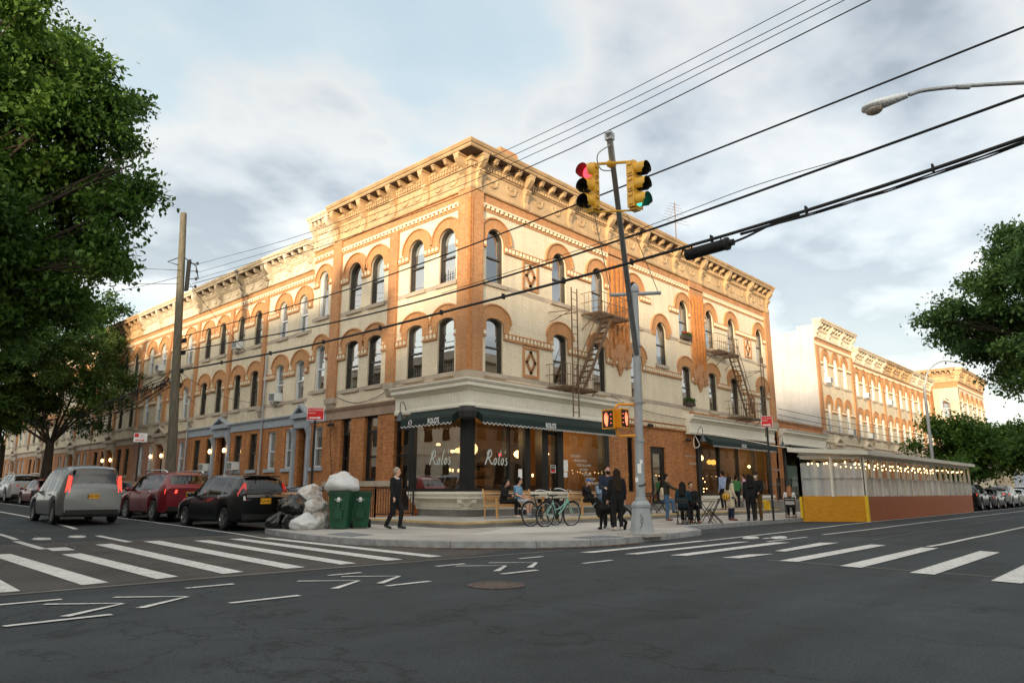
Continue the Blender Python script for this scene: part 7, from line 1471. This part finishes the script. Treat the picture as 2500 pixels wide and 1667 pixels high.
person('man in blue cap and black clothes on the right bench, hand to his face', (4.78, -1.72, .32), -85, SIT, 'black', 'black', 0, 'grey', h=1.76, hat='blue', pose=dict(hd=(0, .10, 1.20), **HAND_FACE, **CROSS), turn=20)
person('bearded man in a pale denim jacket seated on the right bench', (5.72, -1.72, .32), -105, SIT, 'denim', 'jean', 1, 'brown', h=1.80, beard=True, pose=dict(wrR=(.02, .30, .86), elR=(.24, .12, .78)), turn=-15)
person('man in a black face mask standing behind the black dog', (-.05, -6.2, .14), 215, STAND, 'navy', 'black', 0, 'brown', h=1.80, mask='black', pose=dict(elR=(.22, .08, 1.13), wrR=(.10, .28, 1.12)), turn=15)
person('woman with long dark hair in black, seen from behind beside the dog', (-.95, -7.15, .14), 52, STAND, 'black', 'black', 0, 'brown', long_=.18, shoes='white', h=1.68, heavy=1.12, pose=dict(elL=(-.24, .03, 1.13), wrL=(-.25, .12, .86)), group=None)
person('seated woman in cream jacket and white mask at a cafe table by the brick wall', (9.1, -2.5, .30), -62, SIT, 'cream', 'jean', 0, 'black', long_=True, shoes='black', h=1.72, mask='white', turn=20)
person('standing man in dark jacket and blue jeans reaching toward the cafe tables', (6.1, -4.5, .14), -60, STAND, 'olive', 'jean', 1, 'black', shoes='maroon', h=1.70, pose=dict(elR=(.26, .22, 1.22), wrR=(.28, .46, 1.13)))
person('woman in dark navy seated with her back to the street at a cafe table', (3.62, -6.6, .16), 20, SIT, 'dteal', 'black', 0, 'black', long_=.0001, shoes='tan', h=1.74)
person('man in black seated at a cafe table facing the street', (4.62, -6.35, .16), 222, SIT, 'black', 'black', 1, 'black', shoes='maroon', h=1.74, turn=5)
person('tall man in a pale blue shirt standing at the second shop window, seen from behind', (15.3, -2.2, .32), 70, STAND, 'blue', 'black', 0, 'brown', shoes='tan', h=1.86, heavy=1.08)
person('woman in a long cream coat and white mask standing on the pavement', (7.75, -6.25, .14), -28, STAND, 'cream', 'navy', 0, 'brown', long_=.06, shoes='maroon', h=1.62, coat=.36, mask='white', turn=5, pose=dict(elR=(.23, -.02, 1.12), wrR=(.22, .10, .90)))
person('woman in a short green jacket standing at the second shop window', (16.9, -2.1, .32), 10, STAND, 'green', 'black', 0, 'black', shoes='white', h=1.66, mask='white', pose=dict(elR=(.22, .10, 1.12), wrR=(.08, .30, 1.10)))
person('person in a pink top with grey trousers beside the woman in green', (17.85, -2.1, .32), 100, STAND, 'pink', 'grey', 0, 'brown', shoes='white', h=1.76)
person('person in black with dark hair standing near the No Standing sign, back turned', (7.95, -6.95, .14), 35, STAND, 'black', 'black', 1, 'black', long_=.05, shoes='black', h=1.68, heavy=1.15)
person('man in a dark cap and white mask with brown trousers near the No Standing sign', (8.55, -6.95, .14), 185, STAND, 'black', 'brown', 0, 'black', shoes='black', h=1.78, hat='black', mask='white', turn=10, pose=dict(elL=(-.24, .06, 1.13), wrL=(-.16, .22, 1.0)))
person('ginger-haired woman in a white shirt seated at the end of the dining shed', (12.1, -6.75, .14), 20, SIT, 'white', 'black', 0, 'ginger', long_=True, shoes='white', h=1.66, sleeve='short')
# things they hold or carry
m = M(); rg = random.Random(1); m.sph((7.2, -6.35, 1.02), .12, .15, .14, 14, 9); yb = thing('shoulder_bag', (7.2, -6.35, 1.0), 'round yellow bag with dark stripes carried by the woman in the cream coat', 'bag'); m.build('pouch', P('yellow_bag', (.62, .33, .03), .6, var=.15), yb, smooth=True); m = M()
for k in (-.06, .0, .06): m.tube([(7.2 + .135 * math.cos(a) * math.cos(k * 4), -6.35 + k * 1.6, 1.02 + .152 * math.sin(a) * math.cos(k * 4)) for a in np.linspace(0, 2 * PI, 20)[:-1]], .008, 4, closed=True)
m.tube(cw([(7.2, -6.35, 1.16), (7.45, -6.35, 1.4), (7.7, -6.3, 1.45)]), .012, 5); m.build('strap', 'visin', yb)
def dog():
    g = thing('dog', (0, 0, 0), 'black dog standing between the masked man and the long-haired woman', 'dog'); m = M()   # faces +Y
    for s_ in (-1, 1): capsule(m, (s_ * .045, .22, .46), (s_ * .04, -.05, .48), .10, .095); capsule(m, (s_ * .04, -.05, .485), (s_ * .045, -.32, .49), .092, .085)
    m.sph((0, .22, .42), .105, .12, .15, 12, 8); capsule(m, (0, .27, .52), (0, .42, .70), .085, .066); m.sph((0, .47, .74), .068, .085, .072, 12, 8); capsule(m, (0, .52, .72), (0, .63, .695), .045, .030); capsule(m, (0, .50, .69), (0, .60, .675), .035, .022)
    for s_ in (-1, 1):
        capsule(m, (s_ * .055, .45, .80), (s_ * .085, .44, .72), .018, .026)
        capsule(m, (s_ * .09, .24, .44), (s_ * .085, .20, .26), .058, .036); capsule(m, (s_ * .085, .20, .26), (s_ * .085, .22, .05), .034, .024); capsule(m, (s_ * .085, .22, .03), (s_ * .085, .27, .025), .028, .024)
        capsule(m, (s_ * .085, -.32, .46), (s_ * .095, -.24, .29), .080, .048); capsule(m, (s_ * .095, -.24, .29), (s_ * .09, -.40, .18), .046, .028); capsule(m, (s_ * .09, -.40, .18), (s_ * .09, -.36, .04), .027, .023); capsule(m, (s_ * .09, -.36, .03), (s_ * .09, -.30, .025), .028, .024)
    for a, b in zip([(0, -.38, .52), (0, -.5, .42), (0, -.56, .28)], [(0, -.5, .42), (0, -.56, .28), (0, -.6, .2)]): capsule(m, a, b, .030, .020)
    fuse('body', m, P('black_fur', (.007, .0065, .006), .6, var=.2, scale=14, bump=.3, bscale=60, spec=.15), g, .012, 2); m = M(); m.tube([(.072 * math.cos(a), .36 + .045 * math.sin(a), .61 - .05 * math.sin(a)) for a in np.linspace(0, 2 * PI, 16)[:-1]], .010, 5, closed=True); m.build('collar', 'tlgrey', g); g.scale = (1.18,) * 3; return place(g, (-.6, -6.62, .14), R(132 - 90))
dog()
chair((3.55, -6.62, .14), R(20 + 90), 'chair under the woman in dark navy'); chair((4.68, -6.28, .14), R(222 + 90), 'chair under the man in black at the cafe table'); chair((9.05, -2.45, .32), R(-62 + 90), 'chair under the woman in the cream jacket'); chair((12.02, -6.78, .14), R(20 + 90), 'chair under the ginger-haired woman by the dining shed'); chair((5.6, -6.7, .14), R(200), 'empty chair beside the navy-dressed woman, to the right')
chair((7.9, -2.4, .32), R(150), 'empty chair behind the traffic signal pole')
table((4.15, -6.5, .14), R(30), 'cafe table between the woman in navy and the man in black'); table((5.3, -6.55, .14), R(15), 'empty cafe table right of the man in black'); table((8.35, -2.5, .32), R(20), 'cafe table beside the woman in the cream jacket')
m = M(); m.lathe([(.0, .885), (.11, .885), (.13, .9)], (4.2, -6.45, 0), 14); tag(m.build('plate', 'swhite'), 'white plate on the cafe table of the seated pair', 'plate')
m = M(); m.lathe([(.03, .88), (.035, 1.0), (.03, 1.0)], (4.05, -6.6, 0), 10); tag(m.build('drinking_glass', 'glassS'), 'small drinking glass on the cafe table of the seated pair', 'glass')
m = M(); m.obox((.33, -2.0, 1.06), (.5, -.86, 0), (.6, .3, .7), (.3, .2, -.6), .035, .07, .005); tag(m.build('phone', 'visin'), 'dark phone held by the woman on the left bench', 'phone')
finish_fuse()
# ------------------------------------------------------------------ trees
LEAF = [leafmat('deep_green_leaves', (.040, .098, .018), (.072, .155, .028), (.15, .25, .045)), leafmat('yellow_green_leaves', (.028, .068, .014), (.055, .112, .022), (.12, .18, .035)), leafmat('soft_green_leaves', (.065, .145, .045), (.10, .20, .065), (.16, .27, .08))]
MT['bark'] = wood('dark_bark', (.022, .016, .011), (.07, .052, .036), .9, (6, 6, 1.2), 2.)
def leaves(lumps, n, size, seed, mat, parent, per=14, flat=.5, droop=.25):
    "leaf sprays spread through overlapping ellipsoids; each leaf a small bent two-face blade"
    rg = np.random.RandomState(seed); L = np.array(lumps, float); wgt = L[:, 3] * L[:, 4] * L[:, 5]; wgt = wgt ** .8; wgt /= wgt.sum(); ns = n // per
    idx = rg.choice(len(L), ns, p=wgt); u = rg.normal(size=(ns, 3)); u /= np.linalg.norm(u, axis=1)[:, None]; rad = rg.rand(ns) ** .42
    c = L[idx, :3] + u * rad[:, None] * L[idx, 3:6]
    # twig clumping: pull sprays toward random twig seeds so that gaps open up
    sd = L[rg.choice(len(L), max(12, ns // 24), p=wgt)]; v = rg.normal(size=(len(sd), 3)); v /= np.linalg.norm(v, axis=1)[:, None]; sd = sd[:, :3] + v * (rg.rand(len(sd)) ** .4)[:, None] * sd[:, 3:6]
    for a in range(0, ns, 2000):
        dd = ((c[a:a + 2000, None, :] - sd[None]) ** 2).sum(2); k = dd.argmin(1); c[a:a + 2000] += (sd[k] - c[a:a + 2000]) * .66
    ax = c - L[idx, :3]; ax[:, 2] -= droop * np.linalg.norm(ax, axis=1); ax += rg.normal(size=ax.shape) * .35; ax /= np.linalg.norm(ax, axis=1)[:, None] + 1e-6
    N = ns * per; C = np.repeat(c, per, 0); A = np.repeat(ax, per, 0); t = rg.rand(N)[:, None]
    pos = C + A * (t - .5) * size * 6 + rg.normal(size=(N, 3)) * size * np.array([1.2, 1.2, 1.2 * flat])
    dr = A * .6 + rg.normal(size=(N, 3)) * .8; dr[:, 2] -= droop; dr /= np.linalg.norm(dr, axis=1)[:, None]
    nr = rg.normal(size=(N, 3)) * .7 + np.array([0, 0, 1.]); sdv = np.cross(dr, nr); sdv /= np.linalg.norm(sdv, axis=1)[:, None] + 1e-6
    s = size * (.6 + .8 * rg.rand(N))[:, None]; up_ = np.cross(sdv, dr)
    P0 = pos; P1 = pos + dr * s * .5 + sdv * s * .28 + up_ * s * .06; P2 = pos + dr * s; P3 = pos + dr * s * .5 - sdv * s * .28 + up_ * s * .06
    V = np.stack([P0, P1, P2, P3], 1).reshape(-1, 3); off = np.array(wl(parent)); V -= off
    me = bpy.data.meshes.new('crown'); me.vertices.add(len(V)); me.vertices.foreach_set('co', V.ravel()); me.loops.add(N * 4); me.loops.foreach_set('vertex_index', np.arange(N * 4)); me.polygons.add(N); me.polygons.foreach_set('loop_start', np.arange(N) * 4); me.polygons.foreach_set('loop_total', np.full(N, 4)); me.update(); me.validate()
    me.materials.append(mat); o = bpy.data.objects.new('crown', me); COL.objects.link(o); o.parent = parent; return o
def tree(base, label, lumps, n, size, seed, mat, tr=.3, fork=3., group=None, flat=.5, droop=.25, lean=(0, 0)):
    t = thing('street_tree', base, label, 'tree', group); rg = random.Random(seed); x, y, z = base; m = M(); f = Vector((x + lean[0], y + lean[1], z + fork))
    m.tube(cw([(x, y, z - .1), (x + lean[0] * .3, y + lean[1] * .3, z + fork * .5), f]), [tr * (1.25 if i == 0 else 1 - .03 * i) for i in range(11)], 10)
    for L in lumps:
        c = Vector(L[:3]); mid = f.lerp(c, .5) + Vector((rg.uniform(-.4, .4), rg.uniform(-.4, .4), rg.uniform(-.1, .5))); pts = cat([f - Vector((0, 0, .3)), mid, c], 4); m.tube(pts, [tr * .28 * (1 - .85 * i / 8) for i in range(9)], 6)
        for _ in range(5):
            e = c + Vector((rg.uniform(-1, 1) * L[3], rg.uniform(-1, 1) * L[4], rg.uniform(-.8, .8) * L[5])) * .85; s_ = pts[5 + rg.randrange(3)]; m.tube(cat([s_, s_.lerp(e, .5) + Vector((0, 0, rg.uniform(-.2, .3))), e], 3), [tr * .10 * (1 - .8 * i / 6) for i in range(7)], 4)
    m.build('trunk', 'bark', t, smooth=True); leaves(lumps, n, size, seed, mat, t, flat=flat, droop=droop); return t

LT_A = [(-15.27, -1.01, 11.9, 0.79, 0.79, 0.67), (-15.02, 1.84, 11.87, 1.23, 1.23, 1.04), (-13.65, 1.27, 12.27, 1.1, 1.1, 0.93), (-13.39, -0.88, 11.07, 0.64, 0.64, 0.54), (-13.96, 0.23, 10.1, 1.23, 1.23, 1.05), (-12.89, -0.2, 10.25, 0.83, 0.83, 0.7), (-14.18, 0.91, 8.63, 1.29, 1.29, 1.09), (-12.8, 1.17, 9.05, 1.32, 1.32, 1.12), (-12.73, -1.73, 7.74, 0.61, 0.61, 0.52), (-12.88, -1.96, 6.43, 0.61, 0.61, 0.52), (-13.03, 1.42, 7.24, 1.18, 1.18, 1.0), (-14.26, 0.04, 6.28, 1.1, 1.1, 0.94), (-12.11, 0.88, 11.43, 0.45, 0.45, 0.39), (-12.72, -2.11, 8.66, 0.4, 0.4, 0.34), (-12.12, -0.44, 6.52, 0.38, 0.38, 0.32), (-15.98, 1.44, 10.65, 1.77, 1.77, 1.5), (-15.8, -0.56, 7.03, 1.56, 1.56, 1.33), (-14.14, 2.1, 13.06, 0.71, 0.71, 0.6)]
LT_B = [(-2.02, 36.58, 13.61, 1.95, 1.95, 1.66), (-0.76, 36.14, 10.85, 1.82, 1.82, 1.55), (-3.5, 29.52, 7.25, 1.49, 1.49, 1.26), (-5.5, 30.3, 9.83, 2.41, 2.41, 2.05), (-4.47, 36.23, 8.09, 2.06, 2.06, 1.75), (-6.18, 35.8, 9.02, 2.58, 2.58, 2.19), (-6.48, 35.32, 6.66, 1.96, 1.96, 1.67), (-3.47, 31.6, 5.92, 1.17, 1.17, 0.99), (-8.04, 35.11, 11.25, 2.79, 2.79, 2.37), (-8.85, 35.25, 7.26, 2.7, 2.7, 2.3), (-1.02, 33.14, 8.45, 1.04, 1.04, 0.89)]
LT_C = [(-5.27, 45.35, 8.08, 1.81, 1.81, 1.54), (-6.1, 47.37, 7.01, 2.33, 2.33, 1.98), (-4.14, 45.93, 6.73, 1.34, 1.34, 1.14)]
LT_E = [(11.66, -15.49, 9.83, 0.96, 0.96, 0.67), (11.03, -15.86, 8.32, 1.49, 1.49, 1.04), (12.32, -14.37, 8.67, 0.93, 0.93, 0.65), (10.99, -13.68, 7.54, 0.81, 0.81, 0.57), (10.45, -13.21, 7.2, 0.59, 0.59, 0.41), (12.38, -14.6, 7.23, 1.35, 1.35, 0.94), (15.05, -15.14, 6.93, 1.76, 1.76, 1.23), (14.21, -13.38, 6.79, 1.06, 1.06, 0.74), (14.23, -14.68, 5.77, 0.9, 0.9, 0.63), (11.26, -13.34, 6.84, 0.67, 0.67, 0.47), (13.03, -14.36, 5.01, 0.29, 0.29, 0.2), (11.85, -15.32, 4.86, 0.57, 0.57, 0.4), (11.47, -16.81, 8.83, 1.92, 1.92, 1.34), (11.12, -16.68, 5.79, 2.0, 2.0, 1.4), (11.59, -15.82, 10.38, 0.54, 0.54, 0.38)]
LT_F = [(43.51, -5.67, 5.86, 0.99, 0.99, 0.79), (44.49, -6.89, 5.69, 1.39, 1.39, 1.11), (44.96, -7.68, 4.69, 1.8, 1.8, 1.44), (45.51, -5.89, 3.8, 1.41, 1.41, 1.13), (43.88, -4.13, 4.73, 0.51, 0.51, 0.4), (45.75, -7.79, 3.26, 1.38, 1.38, 1.1), (40.23, -7.42, 2.81, 0.86, 0.86, 0.68)]
LT_G = [(58.05, -7.26, 6.11, 1.94, 1.94, 1.56), (58.4, -8.45, 5.68, 1.85, 1.85, 1.48), (56.28, -7.91, 3.92, 1.8, 1.8, 1.44), (55.14, -9.42, 4.37, 2.19, 2.19, 1.75), (53.79, -11.4, 5.3, 2.64, 2.64, 2.11)]
LT_A += [(-14.1, .2, 5.4, 1.05, 1.05, .8), (-13.0, .6, 5.7, .8, .8, .6), (-14.8, .9, 4.9, .95, .95, .75), (-13.4, -.9, 5.6, .55, .55, .45)]
tree((-17.6, 2.2, .14), 'big dark green street tree whose crown fills the top left of the photo', LT_A, 112000, .138, 1, LEAF[0], .32, 4.6, lean=(.4, -.3))
LT_B = [(a, b, c, r * 1.14, q * 1.14, h * 1.14) for a, b, c, r, q, h in LT_B]
tree((-4.5, 34.8, .7), 'street tree with a thick dark trunk standing before the left row houses', LT_B, 90000, .19, 2, LEAF[1], .34, 3.8)
tree((-4.5, 47.5, .95), 'street tree at the far left edge with a dark trunk', LT_C, 9000, .24, 3, LEAF[0], .3, 3.8)
tree((14.5, -18.0, .14), 'street tree whose feathery crown hangs in from the right edge', LT_E, 64000, .14, 4, LEAF[2], .3, 4.5, flat=.4, droop=.45)
tree((44.4, -6.3, .14), 'round bushy tree behind the far end of the dining shed', LT_F, 20000, .26, 5, LEAF[0], .22, 2.4)
tree((53.6, -5.6, .14), 'dark bushy tree at the right edge above the parked cars', LT_G, 16000, .28, 6, LEAF[0], .25, 2.6)
